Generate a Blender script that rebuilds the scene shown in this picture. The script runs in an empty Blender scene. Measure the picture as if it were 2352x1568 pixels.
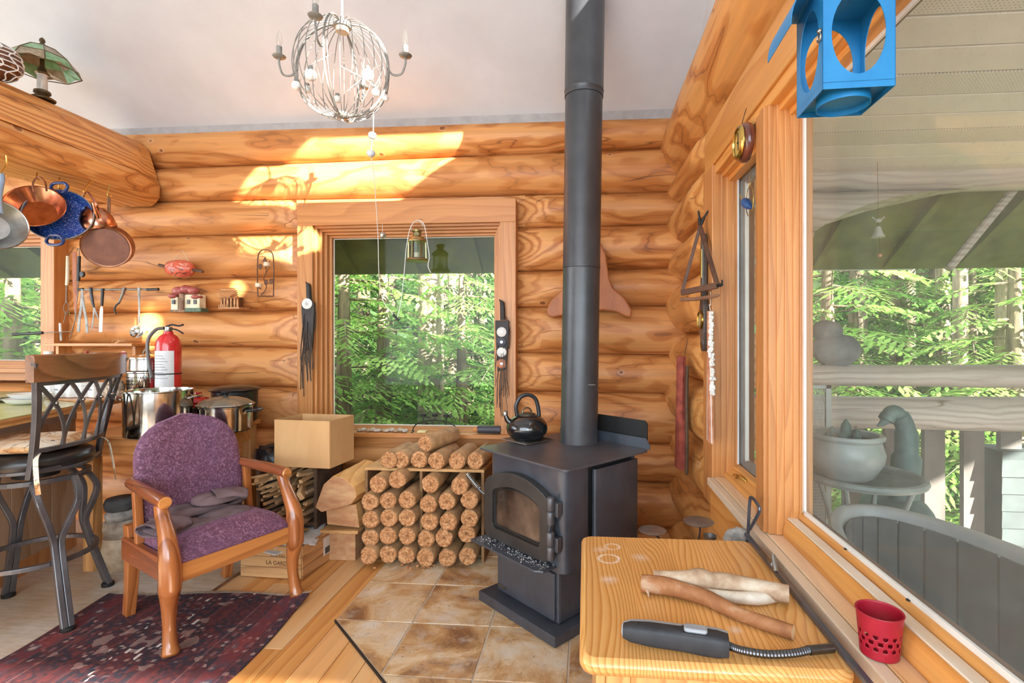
import bpy, bmesh, math, random
from mathutils import Vector, Matrix, noise as mnoise
from mathutils.geometry import tessellate_polygon
R = math.radians
rnd = random.Random(7)
SC = bpy.context.scene
COL = SC.collection

# ------------------------------------------------------------------ camera
FPX, CX, CY, YAW, CAMZ = 1174.0, 1247.0, 774.0, R(4.72), 1.40
cam_d = bpy.data.cameras.new('camera'); cam = bpy.data.objects.new('camera', cam_d)
COL.objects.link(cam); SC.camera = cam
cam_d.sensor_width = 36.0; cam_d.lens = 36.0 * FPX / 2352.0
cam_d.shift_x = -(CX - 1176.0) / 2352.0
cam_d.shift_y = (CY - 784.0) / 2352.0
cam_d.clip_start = 0.05; cam_d.clip_end = 200
cam.location = (0, 0, CAMZ); cam.rotation_euler = (R(90), 0, YAW)

# ------------------------------------------------------------------ sky, sun, daylight fill lamps
world = bpy.data.worlds.new('sky'); SC.world = world; world.use_nodes = True
wn = world.node_tree; wn.nodes.clear()
wo = wn.nodes.new('ShaderNodeOutputWorld'); wb = wn.nodes.new('ShaderNodeBackground')
ws = wn.nodes.new('ShaderNodeTexSky'); ws.sky_type = 'HOSEK_WILKIE'
ws.sun_direction = (0.68, -0.645, 0.345); ws.turbidity = 4.0; ws.ground_albedo = 0.3
wmx = wn.nodes.new('ShaderNodeMix'); wmx.data_type = 'RGBA'; wmx.inputs[0].default_value = 0.65
wmx.inputs[7].default_value = (0.86, 0.93, 1.0, 1)
wn.links.new(ws.outputs[0], wmx.inputs[6]); wn.links.new(wmx.outputs[2], wb.inputs[0])
wb.inputs[1].default_value = 11.0
wn.links.new(wb.outputs[0], wo.inputs[0])

SUN = Vector((-0.895, 0.845, -0.454)).normalized()
def light(name, kind, loc, energy, col, rot=None, size=None):
    l = bpy.data.lights.new(name, kind); o = bpy.data.objects.new(name, l); COL.objects.link(o)
    o.location = loc; l.energy = energy; l.color = col
    if rot is not None: o.rotation_euler = rot
    if size: l.shape = 'RECTANGLE'; l.size, l.size_y = size
    return o
sun = light('sun', 'SUN', (8, -6, 7), 50.0, (1.0, 0.94, 0.86), SUN.to_track_quat('-Z', 'Y').to_euler())
sun.data.angle = R(0.6)
# daylight fill lamp behind the camera; the tall glazing there is assumed
light('fill_rear', 'AREA', (-1.5, -2.85, 2.5), 92, (0.66, 0.84, 1.0), (R(82), 0, R(-4)), (4.4, 3.0))
# fill lamp added on the left-hand kitchen side, in an invented opening
light('fill_kitchen_side', 'AREA', (-5.95, 1.0, 1.9), 34, (0.68, 0.85, 1.0), (R(90), 0, R(-90)), (3.0, 1.8))
# fill lamp added well behind the camera to brighten the stove side
light('fill_right_rear', 'AREA', (0.70, -2.1, 1.7), 160, (0.62, 0.82, 1.0), (R(90), 0, R(68)), (1.4, 1.7))
SC.view_settings.view_transform = 'Standard'; SC.view_settings.look = 'None'
SC.view_settings.exposure = -0.4; SC.view_settings.gamma = 1.0
SC.view_settings.use_curve_mapping = False
try:
    SC.cycles.max_bounces = 8; SC.cycles.transparent_max_bounces = 24; SC.cycles.sample_clamp_indirect = 6.0
    SC.cycles.caustics_reflective = False; SC.cycles.caustics_refractive = False
except Exception: pass

# ------------------------------------------------------------------ pixel -> real place (on a plane whose distance is known)
FW = Vector((-math.sin(YAW), math.cos(YAW), 0)); RT = Vector((math.cos(YAW), math.sin(YAW), 0)); UP = Vector((0, 0, 1))
O = Vector((0, 0, CAMZ))
def ray(px, py): return FW + RT * ((px - CX) / FPX) + UP * ((CY - py) / FPX)
def PY(px, py, y): d = ray(px, py); return O + d * (y / d.y)
def PX(px, py, x): d = ray(px, py); return O + d * (x / d.x)
def PZ(px, py, z): d = ray(px, py); return O + d * ((z - CAMZ) / d.z)
def PD(px, py, depth): return O + ray(px, py) * depth
def depth_of(p): return (Vector(p) - O).dot(FW)

# ------------------------------------------------------------------ mesh builder
class MB:
    def __init__(s, T=None): s.v = []; s.f = []; s.m = []; s.T = T; s.mi = 0
    def add(s, vs, fs, mi=None):
        b = len(s.v); mi = s.mi if mi is None else mi
        for p in vs:
            p = Vector(p); s.v.append(s.T @ p if s.T is not None else p)
        for f in fs: s.f.append([b + i for i in f]); s.m.append(mi)
        return s
    def box(s, c, d, rot=None, mi=None):
        c = Vector(c); x, y, z = [q / 2 for q in d]
        vs = [Vector(q) for q in ((-x,-y,-z),(x,-y,-z),(x,y,-z),(-x,y,-z),(-x,-y,z),(x,-y,z),(x,y,z),(-x,y,z))]
        if rot is not None: vs = [rot @ q for q in vs]
        return s.add([c + q for q in vs], [(0,3,2,1),(4,5,6,7),(0,1,5,4),(1,2,6,5),(2,3,7,6),(3,0,4,7)], mi)
    def bx(s, x0, x1, y0, y1, z0, z1, mi=None):
        return s.box(((x0+x1)/2, (y0+y1)/2, (z0+z1)/2), (abs(x1-x0), abs(y1-y0), abs(z1-z0)), None, mi)
    def bar(s, a, b, w, h, up=(0,0,1), mi=None):      # rectangular bar from a to b
        a = Vector(a); b = Vector(b); d = (b - a); L = d.length; d.normalize()
        u = Vector(up); sx = d.cross(u)
        if sx.length < 1e-4: sx = d.cross(Vector((1,0,0)))
        sx.normalize(); uz = sx.cross(d)
        rot = Matrix((sx, d, uz)).transposed()
        return s.box((a+b)/2, (w, L, h), rot, mi)
    def prism(s, poly, vec, mi=None):                 # closed 3D polygon extruded along vec
        n = len(poly); p = [Vector(q) for q in poly]; vec = Vector(vec)
        fs = [tuple(range(n-1,-1,-1)), tuple(range(n, 2*n))]
        fs += [(i, (i+1) % n, n+(i+1) % n, n+i) for i in range(n)]
        return s.add(p + [q + vec for q in p], fs, mi)
    def ring_strip(s, rings, closed_ring=True, cap=True, loop=False, mi=None):
        n = len(rings[0]); vs = [p for r in rings for p in r]; fs = []
        m = len(rings)
        for i in range(m if loop else m - 1):
            a = i * n; b = ((i + 1) % m) * n
            for j in range(n if closed_ring else n - 1):
                k = (j + 1) % n; fs.append((a+j, a+k, b+k, b+j))
        if cap and closed_ring and not loop:
            fs.append(tuple(range(n-1,-1,-1))); fs.append(tuple((m-1)*n + j for j in range(n)))
        return s.add(vs, fs, mi)
    def tube(s, path, r, n=8, cap=True, closed=False, mi=None, sq=None, up0=None):
        P = [Vector(p) for p in path]; m = len(P)
        rr = r if isinstance(r, (list, tuple)) else [r] * m
        rings = []; u = None
        for i in range(m):
            if closed: t = P[(i+1) % m] - P[i-1]
            else: t = P[min(i+1, m-1)] - P[max(i-1, 0)]
            if t.length < 1e-9: t = Vector((0,0,1))
            t.normalize()
            if u is None:
                u = Vector(up0) if up0 is not None else (Vector((0,0,1)) if abs(t.z) < .9 else Vector((1,0,0)))
            u = u - t * u.dot(t)
            if u.length < 1e-6: u = t.orthogonal()
            u.normalize(); w = t.cross(u)
            ring = []
            for j in range(n):
                a = 2*math.pi*(j + (.5 if sq else 0))/n; ca, sa = math.cos(a), math.sin(a)
                kx, ky = sq if sq else (1, 1)
                ring.append(P[i] + (w*ca*kx + u*sa*ky) * rr[i])
            rings.append(ring)
        return s.ring_strip(rings, True, cap, closed, mi)
    def lathe(s, prof, c=(0,0,0), n=24, T=None, mi=None, cap=True, sxy=(1,1)):   # profile [(r,z)] round local z
        c = Vector(c); rings = []
        for r, z in prof:
            ring = []
            for j in range(n):
                a = 2*math.pi*j/n; p = Vector((r*math.cos(a)*sxy[0], r*math.sin(a)*sxy[1], z))
                ring.append(c + (T @ p if T is not None else p))
            rings.append(ring)
        return s.ring_strip(rings, True, cap, False, mi)
    def ball(s, c, r, n=12, m=8, sc=(1,1,1), T=None, mi=None):
        prof = [(max(1e-4, r*math.sin(math.pi*i/m)), -r*math.cos(math.pi*i/m)) for i in range(m+1)]
        c = Vector(c); S = Matrix.Diagonal(sc)
        TT = (T @ S) if T is not None else S
        return s.lathe(prof, c, n, TT, mi)
    def sheet(s, fn, nu, nv, mi=None, thick=0.0):      # fn(u,v)->point, open grid, with thickness when asked
        g = [[Vector(fn(i/nu, j/nv)) for j in range(nv+1)] for i in range(nu+1)]
        vs = [p for row in g for p in row]; w = nv + 1
        fs = [(i*w+j, (i+1)*w+j, (i+1)*w+j+1, i*w+j+1) for i in range(nu) for j in range(nv)]
        if thick:
            nrm = [Vector((0,0,0)) for _ in vs]
            for f in fs:
                q = (vs[f[2]]-vs[f[0]]).cross(vs[f[3]]-vs[f[1]])
                for k in f: nrm[k] += q
            back = [p - (q.normalized() if q.length > 1e-12 else Vector((0,0,1)))*thick for p, q in zip(vs, nrm)]
            N = len(vs); fs2 = [tuple(N+k for k in reversed(f)) for f in fs]
            rim = [i*w for i in range(nu+1)] + [nu*w+j for j in range(1, nv+1)] + [i*w+nv for i in range(nu-1,-1,-1)] + [j for j in range(nv-1,0,-1)]
            side = [(rim[k], rim[k-1], N+rim[k-1], N+rim[k]) for k in range(len(rim))]
            return s.add(vs + back, fs + fs2 + side, mi)
        return s.add(vs, fs, mi)
    def plate(s, outer, holes, vec, mi=None):          # 3D planar outline with holes, extruded along vec
        loops = [[Vector(p) for p in outer]] + [[Vector(p) for p in h] for h in holes]
        flat = [p for l in loops for p in l]; N = len(flat)
        tris = tessellate_polygon(loops); vec = Vector(vec)
        fs = [tuple(t) for t in tris] + [tuple(N+i for i in reversed(t)) for t in tris]
        b = 0
        for l in loops:
            n = len(l)
            for i in range(n): fs.append((b+i, b+(i+1) % n, N+b+(i+1) % n, N+b+i))
            b += n
        return s.add(flat + [p + vec for p in flat], fs, mi)

def mesh_obj(name, mb, mats, smooth=True, bevel=0, angle=35, sub=0, M=None, fixn=True):
    me = bpy.data.meshes.new(name)
    Mi = M.inverted() if M is not None else None
    me.from_pydata([(Mi @ p) if Mi is not None else p for p in mb.v], [], mb.f)
    if not isinstance(mats, (list, tuple)): mats = [mats]
    for m in mats: me.materials.append(m)
    if len(mats) > 1: me.polygons.foreach_set('material_index', mb.m)
    if fixn and len(mb.f) < 60000:
        bm = bmesh.new(); bm.from_mesh(me); bmesh.ops.recalc_face_normals(bm, faces=bm.faces); bm.to_mesh(me); bm.free()
    if smooth:
        me.polygons.foreach_set('use_smooth', [True] * len(me.polygons))
        try: me.set_sharp_from_angle(angle=R(angle))
        except Exception: pass
    me.update()
    o = bpy.data.objects.new(name, me); COL.objects.link(o)
    if bevel:
        b = o.modifiers.new('bevel', 'BEVEL'); b.width = bevel; b.segments = 2; b.limit_method = 'ANGLE'; b.angle_limit = R(40); b.harden_normals = False
    if sub:
        b = o.modifiers.new('subdivision', 'SUBSURF'); b.levels = b.render_levels = sub
    return o
def tag(o, label=None, cat=None, group=None, kind=None):
    if label: o['label'] = label
    if cat: o['category'] = cat
    if group: o['group'] = group
    if kind: o['kind'] = kind
    return o
def mat_of(o): return Matrix.Translation(o.location) @ Matrix.Rotation(o.rotation_euler.z, 4, 'Z')
def thing(name, label=None, cat=None, loc=(0,0,0), rz=0, group=None, kind=None):
    o = bpy.data.objects.new(name, None); o.empty_display_size = .05; COL.objects.link(o)
    o.location = loc; o.rotation_euler = (0, 0, rz)
    return tag(o, label, cat, group, kind)
def root_mat(p):
    M = mat_of(p)
    while p.parent: p = p.parent; M = mat_of(p) @ M
    return M
def part(p, name, mb, mats, local=False, label=None, **kw):
    """a mesh child; coordinates are world ones unless local"""
    o = mesh_obj(name, mb, mats, M=None if local else root_mat(p), **kw); o.parent = p
    if label: o['label'] = label
    return o
def solo(name, mb, mats, label, cat, group=None, kind=None, at=None, **kw):
    """a thing that is one mesh; origin put at its base"""
    if at is None:
        n = len(mb.v); at = Vector((sum(p.x for p in mb.v)/n, sum(p.y for p in mb.v)/n, min(p.z for p in mb.v)))
    o = mesh_obj(name, mb, mats, M=Matrix.Translation(at), **kw); o.location = at
    return tag(o, label, cat, group, kind)
def structure(name, mb, mats, **kw):
    o = mesh_obj(name, mb, mats, **kw); o['kind'] = 'structure'; return o
def clone(o, loc, rz=None, label=None, parent=None, scale=None):
    c = o.copy(); COL.objects.link(c); c.parent = parent
    if parent is None:
        c.location = loc
        if rz is not None: c.rotation_euler = (0, 0, rz)
        if scale: c.scale = (scale,)*3 if not isinstance(scale, (tuple, list)) else scale
        if label: c['label'] = label
    for ch in list(o.children): clone(ch, None, parent=c)
    return c
def arc(c, r, a0, a1, n, ux=(1,0,0), uy=(0,0,1)):
    c = Vector(c); ux = Vector(ux); uy = Vector(uy)
    return [c + ux*r*math.cos(a0+(a1-a0)*i/n) + uy*r*math.sin(a0+(a1-a0)*i/n) for i in range(n+1)]
def spline(pts, k=6):                                  # Catmull-Rom through the points
    P = [Vector(p) for p in pts]; out = []
    for i in range(len(P)-1):
        a = P[max(i-1,0)]; b = P[i]; c = P[i+1]; d = P[min(i+2, len(P)-1)]
        for j in range(k):
            t = j/k; out.append(.5*((2*b) + (c-a)*t + (2*a-5*b+4*c-d)*t*t + (-a+3*b-3*c+d)*t*t*t))
    out.append(P[-1]); return out
ORD = ['first','second','third','fourth','fifth','sixth','seventh','eighth','ninth','tenth','eleventh','twelfth','thirteenth','fourteenth']

# ------------------------------------------------------------------ materials
def _new(name):
    m = bpy.data.materials.new(name); m.use_nodes = True; nt = m.node_tree
    b = nt.nodes['Principled BSDF']; return m, nt, b
def N(nt, t, **kw):
    n = nt.nodes.new('ShaderNode' + t)
    for k, v in kw.items(): setattr(n, k, v)
    return n
def L(nt, a, b): nt.links.new(a, b)
def srgb(r, g, b):
    f = lambda c: ((c/255)/12.92 if c/255 <= .04045 else ((c/255+.055)/1.055)**2.4)
    return (f(r), f(g), f(b), 1)
def math_n(nt, op, a, b=None):
    n = N(nt, 'Math', operation=op)
    for i, q in enumerate((a, b)):
        if q is None: continue
        if isinstance(q, (int, float)): n.inputs[i].default_value = q
        else: L(nt, q, n.inputs[i])
    return n.outputs[0]
def ramp(nt, fac, stops):
    r = N(nt, 'ValToRGB'); e = r.color_ramp.elements
    while len(e) < len(stops): e.new(.5)
    for el, (p, c) in zip(e, stops): el.position = p; el.color = c
    L(nt, fac, r.inputs[0]); return r.outputs[0]
def mixc(nt, fac, a, b, mode='MIX'):
    n = N(nt, 'Mix', data_type='RGBA', blend_type=mode)
    for s, q in ((0, fac), (6, a), (7, b)):
        if isinstance(q, (int, float)): n.inputs[s].default_value = q
        elif isinstance(q, tuple): n.inputs[s].default_value = q
        else: L(nt, q, n.inputs[s])
    return n.outputs[2]
def coords(nt, scale=(1,1,1), loc=(0,0,0), rand=True):
    tc = N(nt, 'TexCoord'); mp = N(nt, 'Mapping'); mp.inputs['Scale'].default_value = scale
    if rand:
        oi = N(nt, 'ObjectInfo'); ad = N(nt, 'VectorMath', operation='MULTIPLY_ADD')
        cb = N(nt, 'CombineXYZ')
        for i in range(3): L(nt, oi.outputs['Random'], cb.inputs[i])
        ad.inputs[1].default_value = (13.7, 7.3, 9.1); L(nt, cb.outputs[0], ad.inputs[0]); L(nt, tc.outputs['Object'], ad.inputs[2])
        L(nt, ad.outputs[0], mp.inputs['Vector'])
    else: L(nt, tc.outputs['Object'], mp.inputs['Vector'])
    mp.inputs['Location'].default_value = loc
    return mp.outputs[0]
def noise(nt, vec, scale=5, detail=4, rough=.55, dist=0):
    n = N(nt, 'TexNoise'); n.inputs['Scale'].default_value = scale; n.inputs['Detail'].default_value = detail
    n.inputs['Roughness'].default_value = rough; n.inputs['Distortion'].default_value = dist
    L(nt, vec, n.inputs['Vector']); return n.outputs['Fac']
def bump(nt, b, h, strength=.2, dist=.01):
    n = N(nt, 'Bump'); n.inputs['Strength'].default_value = strength; n.inputs['Distance'].default_value = dist
    L(nt, h, n.inputs['Height']); L(nt, n.outputs[0], b.inputs['Normal'])
_cache = {}
def plain(name, c1, c2=None, rough=.5, metal=0, scale=12, lo=.35, hi=.65, bmp=0, bscale=60, stretch=(1,1,1), coat=0, spec=.5, sheen=0):
    if name in _cache: return _cache[name]
    m, nt, b = _new(name); v = coords(nt, stretch)
    c2 = c2 or tuple(x*.8 for x in c1[:3]) + (1,)
    f = noise(nt, v, scale, 5, .6)
    L(nt, ramp(nt, f, [(lo, c1), (hi, c2)]), b.inputs['Base Color'])
    b.inputs['Roughness'].default_value = rough; b.inputs['Metallic'].default_value = metal
    b.inputs['Specular IOR Level'].default_value = spec
    if coat: b.inputs['Coat Weight'].default_value = coat; b.inputs['Coat Roughness'].default_value = .1
    if sheen: b.inputs['Sheen Weight'].default_value = sheen; b.inputs['Sheen Roughness'].default_value = .4
    if bmp: bump(nt, b, noise(nt, v, bscale, 4, .6), bmp)
    _cache[name] = m; return m
def metal(name, c, rough=.25, c2=None): return plain(name, c, c2 or tuple(x*.75 for x in c[:3])+(1,), rough, 1.0, 20)

def log_mat(name, axis, light, dark, deep, ring=66, warp=.05, rough=.42):
    """peeled log: growth rings round the log's own axis, so the skin shows contour grain and a cut shows rings"""
    m, nt, b = _new(name)
    tc = N(nt, 'TexCoord'); oi = N(nt, 'ObjectInfo')
    st = [1.0, 1.0, 1.0]; st[axis] = .28
    v = coords(nt, tuple(st))
    sp = N(nt, 'SeparateXYZ'); L(nt, tc.outputs['Object'], sp.inputs[0])
    oth = [i for i in range(3) if i != axis]
    n1 = noise(nt, v, 3.2, 3, .5, .35); n2 = noise(nt, v, 13, 3, .5)
    r = math_n(nt, 'SQRT', math_n(nt, 'ADD', math_n(nt, 'POWER', sp.outputs[oth[0]], 2), math_n(nt, 'POWER', sp.outputs[oth[1]], 2)))
    w = math_n(nt, 'ADD', math_n(nt, 'MULTIPLY', n1, warp*4), math_n(nt, 'MULTIPLY', n2, warp*.22))
    rr = math_n(nt, 'MULTIPLY', math_n(nt, 'ADD', r, w), ring)
    fr = math_n(nt, 'PINGPONG', rr, 1.0)
    base = ramp(nt, fr, [(0.0, light), (.40, light), (.60, mixv(light, dark, .8)), (.90, dark), (.97, deep), (1, deep)])
    n3 = noise(nt, v, 2.2, 2, .5)
    base = mixc(nt, ramp(nt, n3, [(.38, (0,0,0,1)), (.68, (.7,.7,.7,1))]), base, mixc(nt, .5, light, dark))
    base = mixc(nt, .26, base, mixv(light, dark, .5))
    # fine grain lines
    st2 = [34.0, 34.0, 34.0]; st2[axis] = 1.4
    g = noise(nt, coords(nt, tuple(st2)), 1.0, 4, .65)
    base = mixc(nt, .35, base, ramp(nt, g, [(.3, (.55,.5,.45,1)), (.7, (1.25,1.2,1.15,1))]), 'MULTIPLY')
    # drying cracks along the log
    st3 = [3.0, 3.0, 3.0]; st3[axis] = .22
    ck = N(nt, 'TexNoise'); ck.inputs['Scale'].default_value = 2.3; ck.inputs['Detail'].default_value = 1.5; L(nt, coords(nt, tuple(st3), (3.1, 5.2, 1.7)), ck.inputs['Vector'])
    crack = ramp(nt, math_n(nt, 'ABSOLUTE', math_n(nt, 'SUBTRACT', ck.outputs['Fac'], .5)), [(0.0, (1,1,1,1)), (.006, (0,0,0,1))])
    gate = ramp(nt, noise(nt, coords(nt, tuple(st3), (9, 1, 4)), 3.1, 1), [(.52, (0,0,0,1)), (.56, (1,1,1,1))])
    crack = math_n(nt, 'MULTIPLY', crack, gate)
    base = mixc(nt, math_n(nt, 'MULTIPLY', crack, .75), base, srgb(92, 52, 24))
    # knots
    kv = N(nt, 'TexVoronoi'); kv.inputs['Scale'].default_value = 3.6; st4 = [1.0,1.0,1.0]; st4[axis] = .8
    L(nt, coords(nt, tuple(st4), (2.2, 3.3, 1.1)), kv.inputs['Vector'])
    kn = ramp(nt, kv.outputs['Distance'], [(0.0, srgb(110, 62, 28)), (.05, srgb(120, 66, 30)), (.06, srgb(70, 36, 16)), (.07, srgb(200, 140, 80)), (.085, (1,1,1,1))])
    km = ramp(nt, kv.outputs['Distance'], [(.05, (1,1,1,1)), (.09, (0,0,0,1))])
    base = mixc(nt, math_n(nt, 'MULTIPLY', km, .8), base, kn)
    hs = N(nt, 'HueSaturation'); L(nt, base, hs.inputs['Color'])
    L(nt, math_n(nt, 'ADD', math_n(nt, 'MULTIPLY', oi.outputs['Random'], .16), .93), hs.inputs['Value'])
    L(nt, hs.outputs[0], b.inputs['Base Color'])
    b.inputs['Roughness'].default_value = rough; b.inputs['Specular IOR Level'].default_value = .35
    bump(nt, b, math_n(nt, 'SUBTRACT', math_n(nt, 'MULTIPLY', g, .3), crack), .35, .004)
    return m
def board_mat(name, axis, light, dark, freq=9, warp=2.2, rough=.4, fine=.3, coat=0, wash=None, across=None):
    """sawn board: cathedral grain running along axis"""
    m, nt, b = _new(name); st = [1.0]*3; st[axis] = .16
    v = coords(nt, tuple(st))
    n1 = noise(nt, v, 2.6, 2, .5, .2)
    sp = N(nt, 'SeparateXYZ'); L(nt, v, sp.inputs[0])
    oth = [i for i in range(3) if i != axis]
    s = math_n(nt, 'ADD', math_n(nt, 'MULTIPLY', sp.outputs[oth[0]], 6.0), math_n(nt, 'MULTIPLY', sp.outputs[oth[1]], 4.0))
    q = math_n(nt, 'MULTIPLY', math_n(nt, 'ADD', s, math_n(nt, 'MULTIPLY', n1, warp)), freq)
    fr = math_n(nt, 'FRACT', q)
    base = ramp(nt, fr, [(0.0, light), (.55, mixv(light, dark, .35)), (.9, dark), (1.0, light)])
    st2 = [60.0]*3; st2[axis] = 2.0
    g = noise(nt, coords(nt, tuple(st2)), 1.0, 3, .6)
    base = mixc(nt, fine, base, ramp(nt, g, [(.3, (.6,.55,.5,1)), (.7, (1.2,1.18,1.15,1))]), 'MULTIPLY')
    n4 = noise(nt, v, 1.1, 3, .6)
    if wash: base = mixc(nt, ramp(nt, n4, [(.45, (0,0,0,1)), (.6, (1,1,1,1))]), base, wash)
    oi = N(nt, 'ObjectInfo'); hs = N(nt, 'HueSaturation'); L(nt, base, hs.inputs['Color'])
    L(nt, math_n(nt, 'ADD', math_n(nt, 'MULTIPLY', oi.outputs['Random'], .22), .9), hs.inputs['Value'])
    L(nt, hs.outputs[0], b.inputs['Base Color'])
    b.inputs['Roughness'].default_value = rough
    if coat: b.inputs['Coat Weight'].default_value = coat; b.inputs['Coat Roughness'].default_value = .15
    bump(nt, b, g, .12, .003); return m
def mixv(a, b, t): return tuple(a[i]*(1-t)+b[i]*t for i in range(3)) + (1,)
def glass_mat(name, tint=(1,1,1,1), dust=0.0, dust_col=(.75,.78,.78,1), dust_scale=4, refl=1.0):
    m, nt, b = _new(name); nt.nodes.remove(b); out = nt.nodes['Material Output']
    tr = N(nt, 'BsdfTransparent'); tr.inputs[0].default_value = tint
    gl = N(nt, 'BsdfGlossy'); gl.inputs['Roughness'].default_value = .02
    fr = N(nt, 'LayerWeight'); fr.inputs[0].default_value = .5
    fz = math_n(nt, 'ADD', math_n(nt, 'MULTIPLY', math_n(nt, 'POWER', fr.outputs['Facing'], 5.0), .55), .028)
    mx = N(nt, 'MixShader'); L(nt, math_n(nt, 'MULTIPLY', fz, refl), mx.inputs[0]); L(nt, tr.outputs[0], mx.inputs[1]); L(nt, gl.outputs[0], mx.inputs[2])
    last = mx.outputs[0]
    if dust:
        v = coords(nt, (1, 1, .35), rand=False)
        a = ramp(nt, noise(nt, v, dust_scale, 6, .65), [(.3, (.25,.25,.25,1)), (.75, (1,1,1,1))])
        sp = noise(nt, coords(nt, (1,1,1), rand=False), 160, 2, .5)
        s2 = ramp(nt, sp, [(.66, (0,0,0,1)), (.74, (1,1,1,1))])
        df = N(nt, 'BsdfDiffuse'); df.inputs[0].default_value = dust_col
        tl = N(nt, 'BsdfTranslucent'); tl.inputs[0].default_value = dust_col
        ad = N(nt, 'MixShader'); ad.inputs[0].default_value = .6; L(nt, df.outputs[0], ad.inputs[1]); L(nt, tl.outputs[0], ad.inputs[2])
        m2 = N(nt, 'MixShader')
        L(nt, math_n(nt, 'ADD', math_n(nt, 'MULTIPLY', a, dust), math_n(nt, 'MULTIPLY', s2, dust*.9)), m2.inputs[0])
        L(nt, last, m2.inputs[1]); L(nt, ad.outputs[0], m2.inputs[2]); last = m2.outputs[0]
    L(nt, last, out.inputs[0]); return m
def leaf_mat(name, c1, c2, trans=.45, scale=2.5):
    m, nt, b = _new(name); nt.nodes.remove(b); out = nt.nodes['Material Output']
    c = ramp(nt, noise(nt, coords(nt), scale, 4, .7), [(.35, c1), (.65, c2)])
    d = N(nt, 'BsdfDiffuse'); t = N(nt, 'BsdfTranslucent'); x = N(nt, 'MixShader'); x.inputs[0].default_value = trans
    L(nt, c, d.inputs[0]); L(nt, c, t.inputs[0]); L(nt, d.outputs[0], x.inputs[1]); L(nt, t.outputs[0], x.inputs[2]); L(nt, x.outputs[0], out.inputs[0])
    return m

M_LOGX = log_mat('peeled_log_wood_x', 0, srgb(218,158,98), srgb(178,108,52), srgb(118,62,28))
M_LOGY = log_mat('peeled_log_wood_y', 1, srgb(226,168,102), srgb(190,120,58), srgb(130,70,32))
M_GREYX = log_mat('weathered_log_wood', 0, srgb(202,196,188), srgb(172,164,154), srgb(122,114,106), ring=50)
M_TRIMX = board_mat('fir_trim_x', 0, srgb(192,130,72), srgb(178,114,60), 4)
M_TRIMY = board_mat('fir_trim_y', 1, srgb(224,162,90), srgb(204,138,68), 4)
M_TRIMZ = board_mat('fir_trim_z', 2, srgb(202,140,82), srgb(184,120,66), 5)
M_SILL = board_mat('worn_sill_wood', 1, srgb(222,176,118), srgb(196,144,88), 6, wash=srgb(226,206,180))
M_PLANK = board_mat('floor_plank_wood', 1, srgb(224,164,96), srgb(204,136,72), 2.2, warp=1.6, rough=.35, coat=.15, wash=srgb(222,180,130))
M_PLASTER = plain('white_plaster', srgb(216,219,226), srgb(208,211,218), .9, 0, 3, bmp=.05, bscale=40)
M_BLACKIRON = plain('black_stove_paint', srgb(68,73,82), srgb(56,60,68), .3, .0, 9, bmp=.05, bscale=300, spec=.8)
M_DARK = plain('dark_black', srgb(26,25,25), srgb(18,18,18), .6)
M_STEEL = metal('polished_steel', srgb(214,212,206), .12)
M_STEELD = metal('dull_steel', srgb(170,168,164), .32)
M_COPPER = metal('copper', srgb(206,150,122), .22, srgb(176,120,94))
M_COPPERD = metal('tarnished_copper', srgb(170,118,90), .42, srgb(134,92,74))
M_BRASS = metal('brass', srgb(214,178,96), .22)
M_WHITE = plain('white_enamel', srgb(236,236,232), srgb(226,226,222), .3)
M_GLASS = glass_mat('window_glass', (.95,.97,.95,1), .02, refl=.3)
M_GLASSR = glass_mat('dusty_window_glass', (.95,.97,.97,1), .13, (.86,.88,.88,1), 3.2, refl=.5)

# ================================================================== THE SETTING
YW = 3.57                                   # inner face of the back logs
def CEIL(y): return 2.968 + .62*(3.62 - y)

# ---- floor: slab, planks, kitchen vinyl
fl = MB(); fl.bx(-6.2, .85, -3.1, 3.75, -.14, -.022)
floor = structure('floor', fl, plain('subfloor', srgb(110,80,50)), smooth=False)
xk = -2.04
w = .137; x = xk; k = 0
while x < .66:
    joints = [-3.0, -1.6 + (k*.73) % 1.2, .35 + (k*.57) % 1.3, 2.15 + (k*.91) % 1.2, 3.6]
    for a, b in zip(joints[:-1], joints[1:]):
        if b < .6: continue
        mb = MB(); mb.bx(x+.0012, min(x+w, .66)-.0012, a+.001, b-.001, -.022, 0)
        o = mesh_obj('plank', mb, M_PLANK, smooth=False, bevel=.0018, M=Matrix.Translation(((2*x+w)/2, a, -.022)))
        o.location = ((2*x+w)/2, a, -.022); o.parent = floor
    x += w; k += 1
def vinyl_mat():
    m, nt, b = _new('worn_vinyl'); v = coords(nt, rand=False)
    f = noise(nt, v, 2.2, 6, .7); g = noise(nt, coords(nt, (2.5, 14, 1), rand=False), 3, 5, .7)
    c = ramp(nt, f, [(.35, srgb(196,170,138)), (.5, srgb(206,192,172)), (.62, srgb(216,208,198))])
    c = mixc(nt, .5, c, ramp(nt, g, [(.35, (.62,.55,.47,1)), (.65, (1.1,1.1,1.1,1))]), 'MULTIPLY')
    L(nt, c, b.inputs['Base Color']); b.inputs['Roughness'].default_value = .5; return m
mb = MB(); mb.bx(-6.1, xk-.001, -3.0, 3.6, -.022, .001)
o = structure('vinyl_floor', mb, vinyl_mat(), smooth=False); o.parent = floor; o['kind'] = 'structure'
mb = MB(); mb.bx(xk-.012, xk+.012, .5, 3.2, 0, .006)
o = structure('floor_strip', mb, metal('aluminium_strip', srgb(190,186,180), .35), smooth=False, bevel=.002); o.parent = floor

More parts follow.
